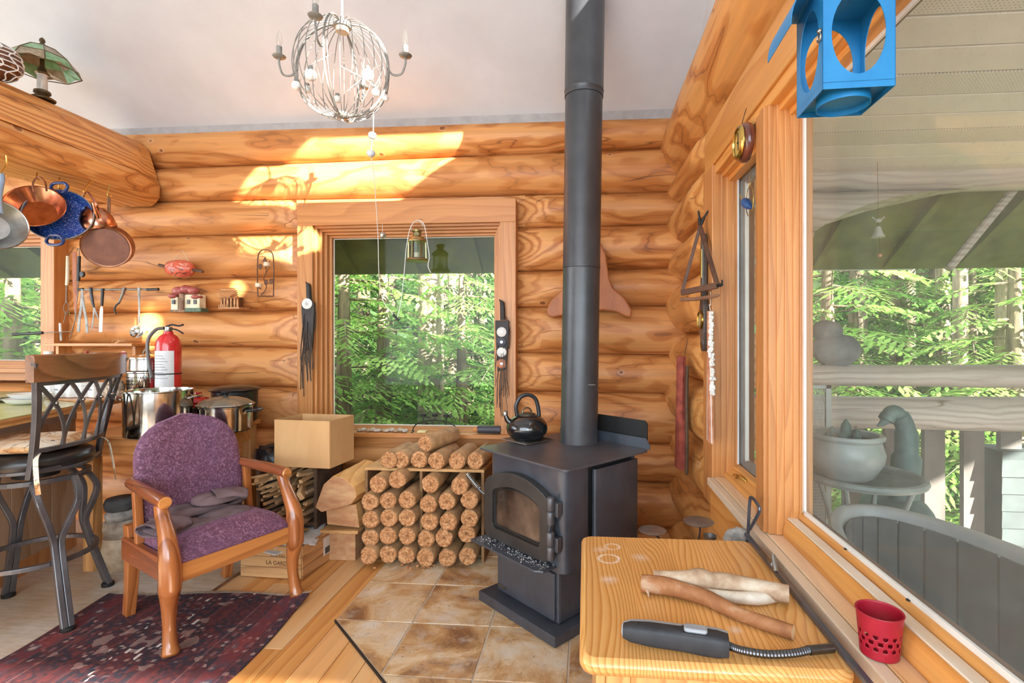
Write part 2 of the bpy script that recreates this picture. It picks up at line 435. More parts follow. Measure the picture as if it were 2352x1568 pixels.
# ---- hearth of square tiles with recessed joints
def tile_mat():
    m, nt, b = _new('hearth_tile'); v = coords(nt)
    f = noise(nt, v, 3.4, 7, .68, .6); f2 = noise(nt, v, 9, 6, .7); sp = noise(nt, v, 45, 4, .7)
    c = ramp(nt, f, [(.28, srgb(224,216,204)), (.43, srgb(216,190,152)), (.53, srgb(192,150,102)), (.66, srgb(136,94,62))])
    c = mixc(nt, ramp(nt, f2, [(.5, (0,0,0,1)), (.7, (.6,.6,.6,1))]), c, srgb(206,200,190))
    c = mixc(nt, ramp(nt, sp, [(.6, (0,0,0,1)), (.72, (.7,.7,.7,1))]), c, srgb(112,86,62))
    L(nt, c, b.inputs['Base Color']); b.inputs['Roughness'].default_value = .38
    bump(nt, b, f2, .25, .004); return m
M_TILE = tile_mat(); M_GROUT = plain('grout', srgb(206,192,172), srgb(186,170,150), .85)
hx0, hy0, ts = -1.222, 2.425, .384
HPOLY = [(hx0, 3.56), (hx0, hy0), (hx0+.80, hy0-.80), (.62, hy0-.80), (.62, 3.56)]
mb = MB(); mb.prism([(x, y, 0) for x, y in HPOLY], (0, 0, .008))
hearth = tag(mesh_obj('hearth', mb, M_GROUT, smooth=False), 'corner hearth of mottled beige square stone tiles under the stove', 'hearth')
def clip_poly(P, nx, ny, c):                # keep nx*x+ny*y >= c
    out = []
    for i in range(len(P)):
        a, b = P[i-1], P[i]; da = nx*a[0]+ny*a[1]-c; db = nx*b[0]+ny*b[1]-c
        if (da >= 0) != (db >= 0):
            t = da/(da-db); out.append((a[0]+(b[0]-a[0])*t, a[1]+(b[1]-a[1])*t))
        if db >= 0: out.append(b)
    return out
for i in range(5):
    for j in range(-3, 3):
        x0, y0 = hx0 + i*ts, hy0 + j*ts; g = .0042
        P = [(x0+g, y0+g), (x0+ts-g, y0+g), (x0+ts-g, y0+ts-g), (x0+g, y0+ts-g)]
        P = clip_poly(P, 1, 1, hx0+hy0+.006); P = clip_poly(P, 0, 1, hy0-.795); P = clip_poly(P, -1, 0, -.615); P = clip_poly(P, 0, -1, -3.555)
        if len(P) < 3: continue
        mb = MB(); mb.prism([(x, y, .003) for x, y in P], (0, 0, .0085))
        c = Vector((x0+ts/2, y0+ts/2, 0))
        o = mesh_obj('tile', mb, M_TILE, smooth=False, bevel=.002, M=Matrix.Translation(c)); o.location = c; o.parent = hearth
mb = MB(); mb.bar((hx0-.004, hy0-.004, .005), (hx0+.8, hy0-.808, .005), .006, .014)
part(hearth, 'edge_strip', mb, M_DARK, smooth=False)

# ---- log maker ----------------------------------------------------
def make_log(parent, axis, a0, a1, zlo, zhi, face, rad, mat, cut=None, seed=0, n=22, step=.09, inward=-1, closed_cap=True):
    """log lying along axis (0=x,1=y) between a0,a1; zlo/zhi functions of the position; bulging face plane; cut(pos)->plane the wood is shaved back to"""
    zm = (zlo((a0+a1)/2) + zhi((a0+a1)/2))/2; ctr = face - inward*rad
    org = Vector(((a0+a1)/2, ctr, zm)) if axis == 0 else Vector((ctr, (a0+a1)/2, zm))
    m = max(2, int(abs(a1-a0)/step)); rings = []
    for i in range(m+1):
        t = a0 + (a1-a0)*i/m; c = (zlo(t)+zhi(t))/2; h = (zhi(t)-zlo(t))/2 * 1.035
        ring = []
        for j in range(n):
            an = 2*math.pi*j/n; wob = 1 + .035*mnoise.noise(Vector((t*1.3, math.cos(an)*.8+seed*3.1, math.sin(an)*.8)))
            d = ctr + inward*rad*math.cos(an)*wob; z = c + h*math.sin(an)
            if cut is not None:
                q = cut(t)
                if inward < 0: d = max(d, q)
                else: d = min(d, q)
            ring.append(Vector((t, d, z)) if axis == 0 else Vector((d, t, z)))
        rings.append(ring)
    mb = MB(); mb.ring_strip(rings)
    o = mesh_obj('log', mb, mat, M=Matrix.Translation(org), angle=28); o.location = org; o.parent = parent
    return o

# ---- back wall
WX0, WX1 = -2.08, -.483                     # outer edges of the window trim
GX0, GX1, GZ0, GZ1 = -1.889, -.66, .744, 2.14
LX1 = -4.0                                  # right outer edge of the kitchen window trim
SEAML = [2.985, 2.70, 2.434, 2.177, 1.853, 1.596, 1.326, 1.028, .72, .40, .06, -.2]
SEAMR = [2.96, 2.735, 2.423, 2.195, 1.886, 1.62, 1.276, 1.002, .647, .377, .05, -.2]
mb = MB()
mb.plate([(-6.2, 3.70, -.1), (.78, 3.70, -.1), (.78, 3.70, 3.02), (-6.2, 3.70, 3.02)],
         [[(WX0+.03, 3.70, .64), (WX1-.03, 3.70, .64), (WX1-.03, 3.70, 2.3), (WX0+.03, 3.70, 2.3)],
          [(-5.6, 3.70, 1.12), (LX1-.04, 3.70, 1.12), (LX1-.04, 3.70, 2.3), (-5.6, 3.70, 2.3)]], (0, .06, 0))
wall_back = structure('wall_back', mb, plain('log_chinking', srgb(120,78,44), None, .9), smooth=False)
def seam(i):
    return lambda x: SEAML[i] + (SEAMR[i]-SEAML[i])*(x+2.6)/3.0
def ramp_cut(edges):                        # edges: list of (pos, side) ; side=+1 : window lies towards +pos
    def f(t):
        q = YW - .05
        for e, s_, deep in edges:
            u = (t - e)*s_
            if u > -.21: q = max(q, YW + .005 + (u+.21)/.21*.085 if u < 0 else YW + .09 + deep)
        return q
    return f
for i in range(len(SEAML)-1):
    lo, hi = seam(i+1), seam(i)
    rad = .15 + .01*math.sin(i*2.1)
    zmid = (SEAML[i]+SEAML[i+1])/2
    inw1 = .62 < zmid < 2.2; part1 = i == 2
    segs = []
    if inw1: segs = [(-6.1, WX0+.012), (WX1-.012, .74)]
    else: segs = [(-6.1, .74)]
    for a, b in segs:
        e = []
        if inw1: e = [(WX0, 1, 0)] if b < 0 else [(WX1, -1, 0)]
        if part1:
            def cutf(t, f1=ramp_cut([(WX0, 1, .01)]), f2=ramp_cut([(WX1, -1, .01)])): return min(f1(t), f2(t))
            c = cutf
        else: c = ramp_cut(e) if e else None
        if 1.1 < zmid < 2.3 and a < -6:     # stop at the kitchen window
            make_log(wall_back, 0, LX1-.012, b, lo, hi, YW, rad, M_LOGX, (lambda t, c=c, f=ramp_cut([(LX1, -1, 0)]): max(f(t), c(t) if c else -9)), seed=i)
            make_log(wall_back, 0, -6.1, -5.7, lo, hi, YW, rad, M_LOGX, None, seed=i)
        else: make_log(wall_back, 0, a, b, lo, hi, YW, rad, M_LOGX, c, seed=i)
# plaster strip over the top log, greyed to paint in its shading
mb = MB(); mb.bx(-6.1, .6, 3.6, 3.66, 2.9, CEIL(3.6)+.05)
o = structure('plaster_strip', mb, plain('shaded_plaster', srgb(176,172,172), srgb(160,156,156), .9), smooth=False); o.parent = wall_back

# ---- windows: nested frames of boards
def frame(parent, name, x0, x1, z0, z1, w, y0, y1, mh, mv, inner=False, skip=''):
    """four boards round an opening x0..x1,z0..z1 (outer edge), w wide, in the x/z plane"""
    if isinstance(w, (int, float)): w = (w, w, w, w)      # left right bottom top
    for nm, b in (('l', (x0, x0+w[0], z0+w[2], z1-w[3])), ('r', (x1-w[1], x1, z0+w[2], z1-w[3])), ('b', (x0, x1, z0, z0+w[2])), ('t', (x0, x1, z1-w[3], z1))):
        if nm in skip: continue
        mb = MB(); mb.bx(b[0], b[1], y0, y1, b[2], b[3]); c = Vector(((b[0]+b[1])/2, y0, (b[2]+b[3])/2))
        o = mesh_obj(name, mb, mv if nm in 'lr' else mh, smooth=False, bevel=.003, M=Matrix.Translation(c)); o.location = c; o.parent = parent
def window_unit(name, x0, x1, z0, z1, gx0, gx1, gz0, gz1, skip=''):
    mb = MB(); mb.bx(gx0-.01, gx1+.01, 3.722, 3.726, gz0-.01, gz1+.01)
    w_ = structure(name, mb, M_GLASS, smooth=False); w_['label'] = 'clear glass pane'
    n = 4; tx0, tx1, tz0, tz1 = x0+.115, x1-.112, z0+.105, z1-.165
    frame(w_, 'trim_board', x0, x1, z0, z1, (.115, .112, .105, .165), 3.545, 3.66, M_TRIMX, M_TRIMZ, skip=skip)
    for i in range(n):                     # stepped stops towards the glass
        f0, f1 = i/n, (i+1)/n
        a = (tx0+(gx0-tx0)*f0-.004, tx1+(gx1-tx1)*f0+.004, tz0+(gz0-tz0)*f0-.004, tz1+(gz1-tz1)*f0+.004)
        b = (tx0+(gx0-tx0)*f1, tx1+(gx1-tx1)*f1, tz0+(gz0-tz0)*f1, tz1+(gz1-tz1)*f1)
        frame(w_, 'stop', a[0], a[1], a[2], a[3], (b[0]-a[0], a[1]-b[1], b[2]-a[2], a[3]-b[3]), 3.575+i*.035, 3.72, M_TRIMX, M_TRIMZ)
    frame(w_, 'glazing_strip', gx0-.001, gx1+.001, gz0-.001, gz1+.001, .006, 3.712, 3.721, M_WHITE, M_WHITE)
    return w_
win1 = window_unit('window_1', WX0, WX1, .615, 2.372, GX0, GX1, GZ0, GZ1)
# its stool (inner sill) standing proud
mb = MB(); mb.bx(WX0-.02, WX1+.02, 3.50, 3.62, .690, .722); part(win1, 'sill', mb, M_TRIMX, smooth=False, bevel=.006)
win2 = window_unit('window_2', -5.7, LX1, 1.07, 2.372, -5.5, LX1-.16, 1.215, 2.117)
mb = MB(); mb.bx(-5.7, LX1+.02, 3.50, 3.62, 1.13, 1.165); part(win2, 'sill', mb, M_TRIMX, smooth=False, bevel=.006)

# ---- right wall: backing, logs, header, windows
XW = .60
mb = MB()
mb.plate([(.74, -3.0, -.1), (.74, 3.75, -.1), (.74, 3.75, 2.98), (.74, -3.0, 2.98)],
         [[(.74, -1.2, .78), (.74, 2.50, .78), (.74, 2.50, 2.20), (.74, -1.2, 2.20)], [(.74, -2.85, .8), (.74, -1.4, .8), (.74, -1.4, 2.45), (.74, -2.85, 2.45)]], (.06, 0, 0))  # second opening is unseen, added to go with the right fill lamp
wall_right = structure('wall_right', mb, plain('log_chinking', srgb(120,78,44)), smooth=False)
SEAMS = [2.50, 2.31, 2.04, 1.77, 1.43, 1.14, .82, .51, .16, -.2]
def cst(v): return lambda t: v
def rcut(t):
    u = (2.64 - t); return XW - .2 if u < -.24 else (XW - .02 + (u+.24)/.24*.10 if u < 0 else XW + .10)
for i in range(len(SEAMS)-1):
    zm = (SEAMS[i]+SEAMS[i+1])/2
    if zm > .65: make_log(wall_right, 1, 2.55, 3.72, cst(SEAMS[i+1]), cst(SEAMS[i]), XW-.025+.02*math.sin(i*3.3), .16, M_LOGY, rcut, seed=i+20)
    else: make_log(wall_right, 1, -3.0, 3.72, cst(SEAMS[i+1]), cst(SEAMS[i]), XW-.06+.05*i%.06, .17, M_LOGY, None, seed=i+20)
make_log(wall_right, 1, -3.0, 3.72, cst(2.49), cst(2.965), .53, .24, M_LOGY, None, seed=31, n=30)   # plate log
mb = MB(); mb.bx(XW, XW+.06, -3.0, 2.63, 2.212, 2.41); o = part(wall_right, 'header_board', mb, M_TRIMY, smooth=False, bevel=.004)
mb = MB(); mb.bx(XW-.005, XW+.07, 2.462, 2.64, .60, 2.212); part(wall_right, 'trim_board', mb, M_TRIMZ, smooth=False, bevel=.004)

mb = MB(); mb.bx(.713, .717, -1.2, 1.75, .80, 2.14)
win3 = structure('window_3', mb, M_GLASSR, smooth=False); win3['label'] = 'large dusty fixed pane'
mb = MB(); mb.bx(.713, .717, 1.88, 2.46, .80, 2.14)
part(win3, 'casement_pane', mb, glass_mat('casement_glass', (.9,.93,.93,1), .05), smooth=False)
def yrun(name, prof, y0, y1, mat, bev=.003):       # x/z profile run along y
    mb = MB(); mb.prism([(x, y0, z) for x, z in prof], (0, y1-y0, 0)); c = Vector((prof[0][0], (y0+y1)/2, prof[0][1]))
    o = mesh_obj(name, mb, mat, smooth=False, bevel=bev, M=Matrix.Translation(c)); o.location = c; o.parent = win3; return o
yrun('apron', [(.585,.52),(.585,.705),(.62,.705),(.62,.52)], -1.2, 2.46, M_TRIMY)
yrun('sill', [(.572,.708),(.572,.742),(.604,.742),(.604,.708)], -1.2, 2.46, M_SILL)
yrun('sill', [(.606,.708),(.606,.744),(.66,.744),(.66,.708)], -1.2, 2.46, M_SILL)
yrun('riser', [(.650,.744),(.650,.768),(.660,.80),(.70,.80),(.70,.744)], -1.2, 1.745, M_TRIMY)
yrun('worn_ledge', [(.664,.8005),(.664,.806),(.694,.806),(.694,.8005)], -1.2, 1.745, plain('worn_white_wood', srgb(232,222,206), srgb(214,190,156), .6, 0, 10, stretch=(1,.2,1)), .001)
yrun('stop', [(.696,.80),(.696,.822),(.7125,.826),(.7125,.80)], -1.2, 1.735, M_TRIMY)
yrun('riser', [(.650,.744),(.650,.762),(.690,.785),(.715,.79),(.715,.744)], 1.875, 2.47, M_TRIMY)
yrun('stop', [(.69,.785),(.69,.80),(.715,.81),(.715,.785)], 1.875, 2.47, M_TRIMY)
yrun('head', [(.61,2.17),(.61,2.215),(.70,2.215),(.70,2.17)], -1.2, 2.46, M_TRIMY)
yrun('head', [(.64,2.15),(.64,2.172),(.715,2.172),(.715,2.15)], -1.2, 2.46, M_TRIMY)
yrun('head', [(.67,2.13),(.67,2.152),(.7125,2.152),(.7125,2.13)], -1.2, 2.46, M_TRIMY)
yrun('glazing_strip', [(.706,.822),(.706,.838),(.7125,.838),(.7125,.822)], -1.2, 1.72, M_WHITE, 0)
yrun('glazing_strip', [(.706,2.118),(.706,2.132),(.7125,2.132),(.7125,2.118)], -1.2, 1.72, M_WHITE, 0)
def zpost(name, x0, x1, y0, y1, z0, z1, mat, bev=.003):
    mb = MB(); mb.bx(x0, x1, y0, y1, z0, z1); c = Vector(((x0+x1)/2, (y0+y1)/2, z0))
    o = mesh_obj(name, mb, mat, smooth=False, bevel=bev, M=Matrix.Translation(c)); o.location = c; o.parent = win3; return o
for a in ((.608, .74, 1.755, 1.885), (.596, .62, 1.768, 1.812), (.602, .62, 1.822, 1.865), (.632, .74, 1.748, 1.76), (.655, .74, 1.742, 1.752), (.68, .74, 1.736, 1.746), (.698, .74, 1.730, 1.740)):
    zpost('mullion', a[0], a[1], a[2], a[3], .745, 2.175, M_TRIMZ)
zpost('glazing_strip', .706, .7125, 1.716, 1.736, .83, 2.125, M_WHITE, 0)
for a in ((.606, .70, 2.462, 2.50), (.635, .71, 2.457, 2.47), (.66, .712, 2.452, 2.462), (.685, .712, 2.447, 2.457)):
    zpost('jamb', a[0], a[1], a[2], a[3], .745, 2.175, M_TRIMZ)
zpost('glazing_strip', .705, .7125, 2.438, 2.448, .81, 2.13, M_WHITE, 0)
M_ALU = plain('grey_sash', srgb(150,154,156), srgb(134,138,140), .5)
for a in ((2.40, 2.44), (1.885, 1.905)): zpost('sash', .7175, .742, a[0], a[1], .82, 2.12, M_ALU)
zpost('sash_bead', .7175, .735, 2.365, 2.375, .84, 2.10, M_WHITE)
yrun('sash', [(.722,.80),(.722,.845),(.745,.845),(.745,.80)], 1.89, 2.437, M_ALU)
yrun('sash', [(.722,2.09),(.722,2.13),(.745,2.13),(.745,2.09)], 1.89, 2.437, M_ALU)
# nail heads along the stop
for yy in (1.45, 1.18, .86, .62):
    mb = MB(); mb.lathe([(.006, 0), (.006, .002), (.002, .0025)], (.706, yy, .8245), 10); part(win3, 'screw', mb, M_DARK)

# ---- gable over the plate log with unseen holes shaped to throw the sun patches
def back_to_gable(px, py, X=.70):
    p = PY(px, py, YW); t = (p.x - X)/SUN.x; q = p - SUN*t; return (X, q.y, q.z)
def blob(px, py, rx, ry, n=14): return [back_to_gable(px+rx*math.cos(2*math.pi*i/n), py+ry*math.sin(2*math.pi*i/n)) for i in range(n)]
HOLES = [[back_to_gable(*q) for q in ((700,320),(1092,302),(1060,345),(930,440),(905,462),(690,462),(560,462),(530,445),(585,372),(640,368))],
         [back_to_gable(*q) for q in ((530,531),(700,528),(742,536),(738,566),(690,592),(650,590),(590,588),(536,580))],
         blob(541, 657, 22, 26), blob(337, 745, 34, 50)]
yr = -.2
outl = [(.70, 3.75, 2.90), (.70, 3.75, CEIL(3.75)+.1), (.70, yr, CEIL(yr)+.1), (.70, -3.05, CEIL(yr)-1.6), (.70, -3.05, 2.90)]
for h in HOLES: print('GABLE', [(round(p[1],2), round(p[2],2), round(CEIL(p[1]),2)) for p in h])
mb = MB(); mb.plate(outl, HOLES, (.05, 0, 0))
wall_gable = structure('wall_gable', mb, M_PLASTER, smooth=False)

# ---- ceiling, far walls
mb = MB(); t = .08
mb.prism([(-6.2, 3.78, CEIL(3.78)), (-6.2, yr, CEIL(yr)), (-6.2, -3.1, CEIL(yr)-1.7), (-6.2, -3.1, CEIL(yr)-1.7+t), (-6.2, yr, CEIL(yr)+t), (-6.2, 3.78, CEIL(3.78)+t)], (6.98, 0, 0))
ceiling = structure('ceiling', mb, M_PLASTER, smooth=False)
mb = MB(); mb.plate([(-6.15, -3.0, -.1), (-6.15, 3.75, -.1), (-6.15, 3.75, CEIL(3.75)+.05), (-6.15, yr, CEIL(yr)+.05), (-6.15, -3.0, CEIL(yr)-1.6)],
                    [[(-6.15, -.6, 1.0), (-6.15, 2.6, 1.0), (-6.15, 2.6, 2.8), (-6.15, -.6, 2.8)]], (-.08, 0, 0))  # unseen opening made to match the kitchen-side fill lamp
structure('wall_left', mb, M_PLASTER, smooth=False)
mb = MB(); mb.plate([(-6.2, -3.0, -.1), (.78, -3.0, -.1), (.78, -3.0, CEIL(yr)-1.6), (-6.2, -3.0, CEIL(yr)-1.6)],
                    [[(-4.2, -3.0, .4), (.4, -3.0, .4), (.4, -3.0, 3.5), (-4.2, -3.0, 3.5)]], (0, -.08, 0))  # unseen opening, put in to go with the rear fill lamp
structure('wall_front', mb, M_PLASTER, smooth=False)

# ---- the two tie beams on the left, running to the back wall
def beam(name, sec, seed, label, y0=.3, y1=3.56):
    rings = []
    for i in range(34):
        y = y0 + (y1-y0)*i/33; u = max(0, min(1, (y-(y1-.17))/.12))
        w = .010*mnoise.noise(Vector((y*1.5, seed, 0)))
        rings.append([Vector((x + (w if x > -3.3 else 0) - (.035*u if x > -3.2 else 0), y, z)) for x, z in sec])
    c = Vector((-3.36, (y0+y1)/2, sum(z for x, z in sec)/len(sec))); mb = MB(); mb.ring_strip(rings); o = structure(name, mb, M_LOGY, angle=20, M=Matrix.Translation(c)); o.location = c; o['label'] = label
    return o
trim1 = beam('trim_1', [(-3.135,2.572),(-3.15,2.62),(-3.24,2.79),(-3.29,2.845),(-3.35,2.862),(-3.52,2.86),(-3.56,2.72),(-3.52,2.572)], 1.3, 'upper hewn log tie beam')
trim2 = beam('trim_2', [(-3.22,2.375),(-3.15,2.40),(-3.12,2.44),(-3.118,2.53),(-3.14,2.570),(-3.52,2.570),(-3.54,2.47),(-3.48,2.375)], 5.3, 'lower hewn log tie beam')

# ================================================================== WOOD STOVE CORNER
TH = R(-42.5)
stove = thing('wood_stove', 'black cast iron wood stove with arched glass door on tiled hearth', 'stove', (-.135, 2.70, .0125), TH)
# local frame: front = -y; near (right) front corner of base at (+.29,-.315)
W2 = .285
mb = MB(); mb.bx(-W2-.005, W2+.005, -.315, .30, 0, .05); part(stove, 'base_plate', mb, M_BLACKIRON, True, smooth=False, bevel=.005)
mb = MB(); mb.bx(-.235, .235, -.235, .24, .05, .31); ped = part(stove, 'pedestal', mb, M_BLACKIRON, True, smooth=False, bevel=.012)
mb = MB(); mb.bx(-.215, .215, -.247, -.234, .062, .285); o = part(stove, 'ash_door', mb, M_BLACKIRON, True, smooth=False, bevel=.006)
mb = MB(); mb.bx(-.20, -.14, -.2495, -.246, .085, .097); o2 = part(o, 'name_plate', mb, M_STEELD, True, smooth=False)
def rrect(x0, x1, y0, y1, r, k=5):
    out = []
    for cx, cy, a in ((x1-r, y0+r, -90), (x1-r, y1-r, 0), (x0+r, y1-r, 90), (x0+r, y0+r, 180)):
        out += [(cx+r*math.cos(R(a+90*i/k)), cy+r*math.sin(R(a+90*i/k))) for i in range(k+1)]
    return out
# firebox with rounded front corners, separate heat shields at the sides
mb = MB(); mb.prism([(x, y, .30) for x, y in rrect(-W2, W2, -.25, -.06, .045)], (0, 0, .485)); part(stove, 'firebox_front', mb, M_BLACKIRON, True)
mb = MB(); mb.bx(-.262, .262, -.10, .27, .31, .785); part(stove, 'firebox', mb, M_DARK, True, smooth=False)
for sx in (-1, 1):
    mb = MB(); mb.prism([(sx*q[0], q[1], .275) for q in rrect(.262, .292, -.045, .295, .012, 3)], (0, 0, .475)); part(stove, 'side_panel', mb, M_BLACKIRON, True)
mb = MB(); mb.bx(-.27, .27, .27, .29, .2, .78); part(stove, 'rear_panel', mb, M_BLACKIRON, True, smooth=False)
mb = MB(); mb.prism([(x, y, .785) for x, y in rrect(-.335, .335, -.29, .335, .03)], (0, 0, .012)); part(stove, 'top_plate', mb, plain('stove_top_plate', srgb(84,84,90), srgb(66,66,72), .38, 0, 4, bmp=.06, bscale=250, spec=.6), True, smooth=False, bevel=.003)
# upturned rear edge and taller rear shield
mb = MB(); mb.plate([(-.335, .335, .795), (.335, .335, .795), (.335, .335, .82), (.31, .335, .852), (-.31, .335, .852), (-.335, .335, .82)], [], (0, .004, 0)); part(stove, 'rear_lip', mb, M_BLACKIRON, True, smooth=False)
mb = MB(); mb.plate([(-.30, .36, .80), (.30, .36, .80), (.30, .36, .925), (.285, .36, .94), (-.285, .36, .94), (-.30, .36, .925)], [], (0, .006, 0)); part(stove, 'rear_shield', mb, M_DARK, True, smooth=False)
# arched door
def arch_poly(x0, x1, z0, z1, rise, r, y):
    pts = [(x0+r, z0), (x1-r, z0), (x1-r*.3, z0+r*.3), (x1, z0+r), (x1, z1-r*1.6), (x1-r*.35, z1-r*.55)]
    n = 10
    for i in range(n+1):
        u = 1-i/n; x = x0+r*1.0+(x1-x0-2*r)*u; pts.append((x, z1 - r*.1 + rise*(1-(2*u-1)**2)))
    pts += [(x0+r*.35, z1-r*.55), (x0, z1-r*1.6), (x0, z0+r), (x0+r*.3, z0+r*.3)]
    return [Vector((x, y, z)) for x, z in pts]
DX0, DX1, DZ0, DZ1 = -.27, .225, .345, .665
mb = MB(); mb.plate(arch_poly(DX0, DX1, DZ0, DZ1, .05, .04, -.292), [list(reversed(arch_poly(DX0+.065, DX1-.062, DZ0+.058, DZ1-.058, .035, .022, -.292)))], (0, .042, 0))
door = part(stove, 'door', mb, plain('stove_door_paint', srgb(60,58,56), srgb(46,45,44), .4, 0, 9, spec=.6), True, smooth=False, bevel=.012)
mb = MB(); mb.plate(arch_poly(DX0+.06, DX1-.057, DZ0+.053, DZ1-.053, .035, .022, -.268), [], (0, .006, 0))
def sooty():
    m, nt, b = _new('sooty_stove_glass'); v = coords(nt)
    c = ramp(nt, noise(nt, v, 3.5, 5, .6), [(.35, srgb(40,34,30)), (.6, srgb(98,80,66)), (.75, srgb(128,106,88))])
    L(nt, c, b.inputs['Base Color']); b.inputs['Roughness'].default_value = .08; b.inputs['Specular IOR Level'].default_value = .7; return m
part(door, 'pane', mb, sooty(), True, label='soot-browned glass')
mb = MB()
rg = arch_poly(DX0+.075, DX1-.072, DZ0+.068, DZ1-.068, .033, .02, -.276); mb.tube(rg, .0035, 6, closed=True); part(door, 'gasket', mb, M_DARK, True)
for z in (.60, .44):
    mb = MB()
    for k in (0, 1): mb.lathe([(.017, -.03), (.019, -.026), (.019, .026), (.017, .03), (.012, .034)], (DX1+.016, -.295, z+(.028 if k else -.036)), 16)
    mb.bx(DX1-.005, DX1+.05, -.285, -.255, z-.03, z+.035)
    part(door, 'hinge', mb, plain('hinge_iron', srgb(104,104,108), srgb(84,84,88), .4, .5), True, bevel=.003)
mb = MB(); mb.bar((DX1+.004, -.288, .475), (DX1+.012, -.288, .57), .02, .012); part(door, 'hinge_strap', mb, M_BLACKIRON, True, bevel=.003)
# coil handle at the left of the door
hp = [Vector((DX0-.005, -.27, .555)), Vector((DX0-.03, -.29, .565)), Vector((DX0-.10, -.335, .655))]
mb = MB(); mb.tube(spline(hp, 5), .0055, 8); hd = part(door, 'handle', mb, M_BLACKIRON, True)
mb = MB(); a, b = hp[1]+Vector((-.012, -.008, .015)), hp[2]; ax = (b-a).normalized(); u = ax.orthogonal().normalized(); v = ax.cross(u)
mb.tube([a + (b-a)*(i/150) + (u*math.cos(i*.52)+v*math.sin(i*.52))*(.013 if 6 < i < 144 else .007) for i in range(151)], .0026, 6)
part(hd, 'coil_grip', mb, M_STEELD, True)
# ash lip with spilled ash
mb = MB(); mb.prism([(-.30, -.36, .322), (.20, -.36, .322), (.235, -.335, .322), (.235, -.24, .322), (-.30, -.24, .322)], (0, 0, .01)); part(stove, 'ash_lip', mb, M_BLACKIRON, True, smooth=False, bevel=.003)
mb = MB(); q = random.Random(3)
for i in range(260):
    u = q.random()**1.4; x = .22 - .5*u; y = -.30 + q.gauss(0, .022); s = .0012 + .0025*q.random()**3
    mb.box((x, max(-.352, min(-.25, y)), .332+s/2), (s*1.6, s*1.3, s), Matrix.Rotation(q.random()*3, 3, 'Z'))
o = part(stove, 'ash', mb, plain('pale_ash', srgb(206,204,200), srgb(150,148,146), .95), True, smooth=False); o['kind'] = 'stuff'

# ---- stove pipe, from the top plate up through the ceiling, leaning a hair to the right
pipe = thing('stove_pipe', 'matt black stove pipe rising from the stove top to the ceiling', 'pipe', (-.035, 2.90, .797))
pb = Vector((-.035, 2.90, .797)); ptop = PD(1345, -40, depth_of(pb)); dirp = (ptop - pb).normalized()
def pp(t): return pb + dirp*t
Lp = 2.70
M_PIPE = plain('pipe_black', srgb(62,64,68), srgb(50,52,56), .36, 0, 7, bmp=.04, bscale=200, spec=.6)
rp = .1045
for nm, segs in (('lower_section', [(0, rp+.004), (.012, rp+.004), (.016, rp), (.985, rp), (.99, rp+.0015)]), ('middle_section', [(.992, rp+.0025), (1.0, rp+.0025), (1.01, rp+.001), (1.955, rp+.001)]), ('upper_section', [(1.957, rp+.005), (1.985, rp+.0055), (1.99, rp+.008), (1.995, rp+.0055), (Lp, rp+.0055)])):
    mb = MB(); mb.tube([pp(t) for t, r in segs], [r for t, r in segs], 40, cap=True); part(pipe, nm, mb, M_PIPE, angle=50)
mb = MB(); z = .34; c = pp(z); s_ = Vector((.55, -.83, 0)).normalized()
mb.tube([c + s_*rp + Vector((0,0,.0)), c + s_*(rp+.02)], .004, 8); mb.tube([c + s_*(rp+.016) + Vector((-.02,0,.002)), c + s_*(rp+.016) + Vector((.02,0,.002))], .003, 6)
part(pipe, 'damper_handle', mb, M_STEELD)

# ---- kettle on its wire trivet
kp = PZ(1212, 1012, .81); 
tv = thing('wire_trivet', 'square wire mesh trivet under the kettle on the stove top', 'trivet', (kp.x, kp.y, .8105), TH)
mb = MB(); q = .105
mb.tube([(-q,-q,.008),(q,-q,.008),(q,q,.008),(-q,q,.008)], .0028, 6, closed=True); part(tv, 'rim', mb, M_STEELD, True)
mb = MB()
for i in range(-9, 10):
    mb.tube([(i*.011, -q, .008), (i*.011, q, .008)], .0011, 4); mb.tube([(-q, i*.011, .0095), (q, i*.011, .0095)], .0011, 4)
part(tv, 'mesh', mb, M_STEELD, True)
mb = MB()
for a in (-1, 1):
    for b in (-1, 1): mb.tube([(a*q*.9, b*q*.9, .008), (a*q*.9, b*q*.9, 0)], .003, 6)
part(tv, 'feet', mb, M_STEELD, True)
kz = .8205
kettle = thing('kettle', 'glossy black round tea kettle with hooped handle on wood stove', 'kettle', (kp.x-.005, kp.y+.005, kz), R(15))
M_KET = plain('black_enamel', srgb(22,23,26), srgb(18,19,22), .12, 0, 5, coat=.6, spec=.7)
mb = MB(); mb.lathe([(.001,0),(.075,0),(.088,.008),(.112,.035),(.119,.062),(.112,.092),(.09,.118),(.062,.134),(.05,.138),(.001,.138)], n=40); part(kettle, 'body', mb, M_KET, True, angle=60)
mb = MB(); mb.lathe([(.052,.137),(.05,.143),(.03,.15),(.012,.152),(.001,.153)], n=28); lid = part(kettle, 'lid', mb, plain('dull_lid_metal', srgb(120,116,104), srgb(90,88,80), .3, .8), True, angle=60)
mb = MB(); mb.tube(arc((0,0,.148), .03, 0, math.pi, 10, (.9,.3,0)), .004, 8); part(lid, 'lid_loop', mb, plain('dull_lid_metal', srgb(120,116,104)), True)
mb = MB(); mb.tube(spline([(-.055,0,.125),(-.062,0,.19),(-.035,0,.24),(.012,0,.25),(.05,0,.225),(.066,0,.17),(.07,0,.118)], 7), .0115, 10, sq=None); part(kettle, 'handle', mb, plain('kettle_handle', srgb(40,42,46), srgb(30,32,36), .35), True)
mb = MB(); mb.tube([(-.085,-.01,.085),(-.115,-.012,.115),(-.125,-.013,.145)], [.022,.015,.011], 14); sp = part(kettle, 'spout', mb, M_KET, True)
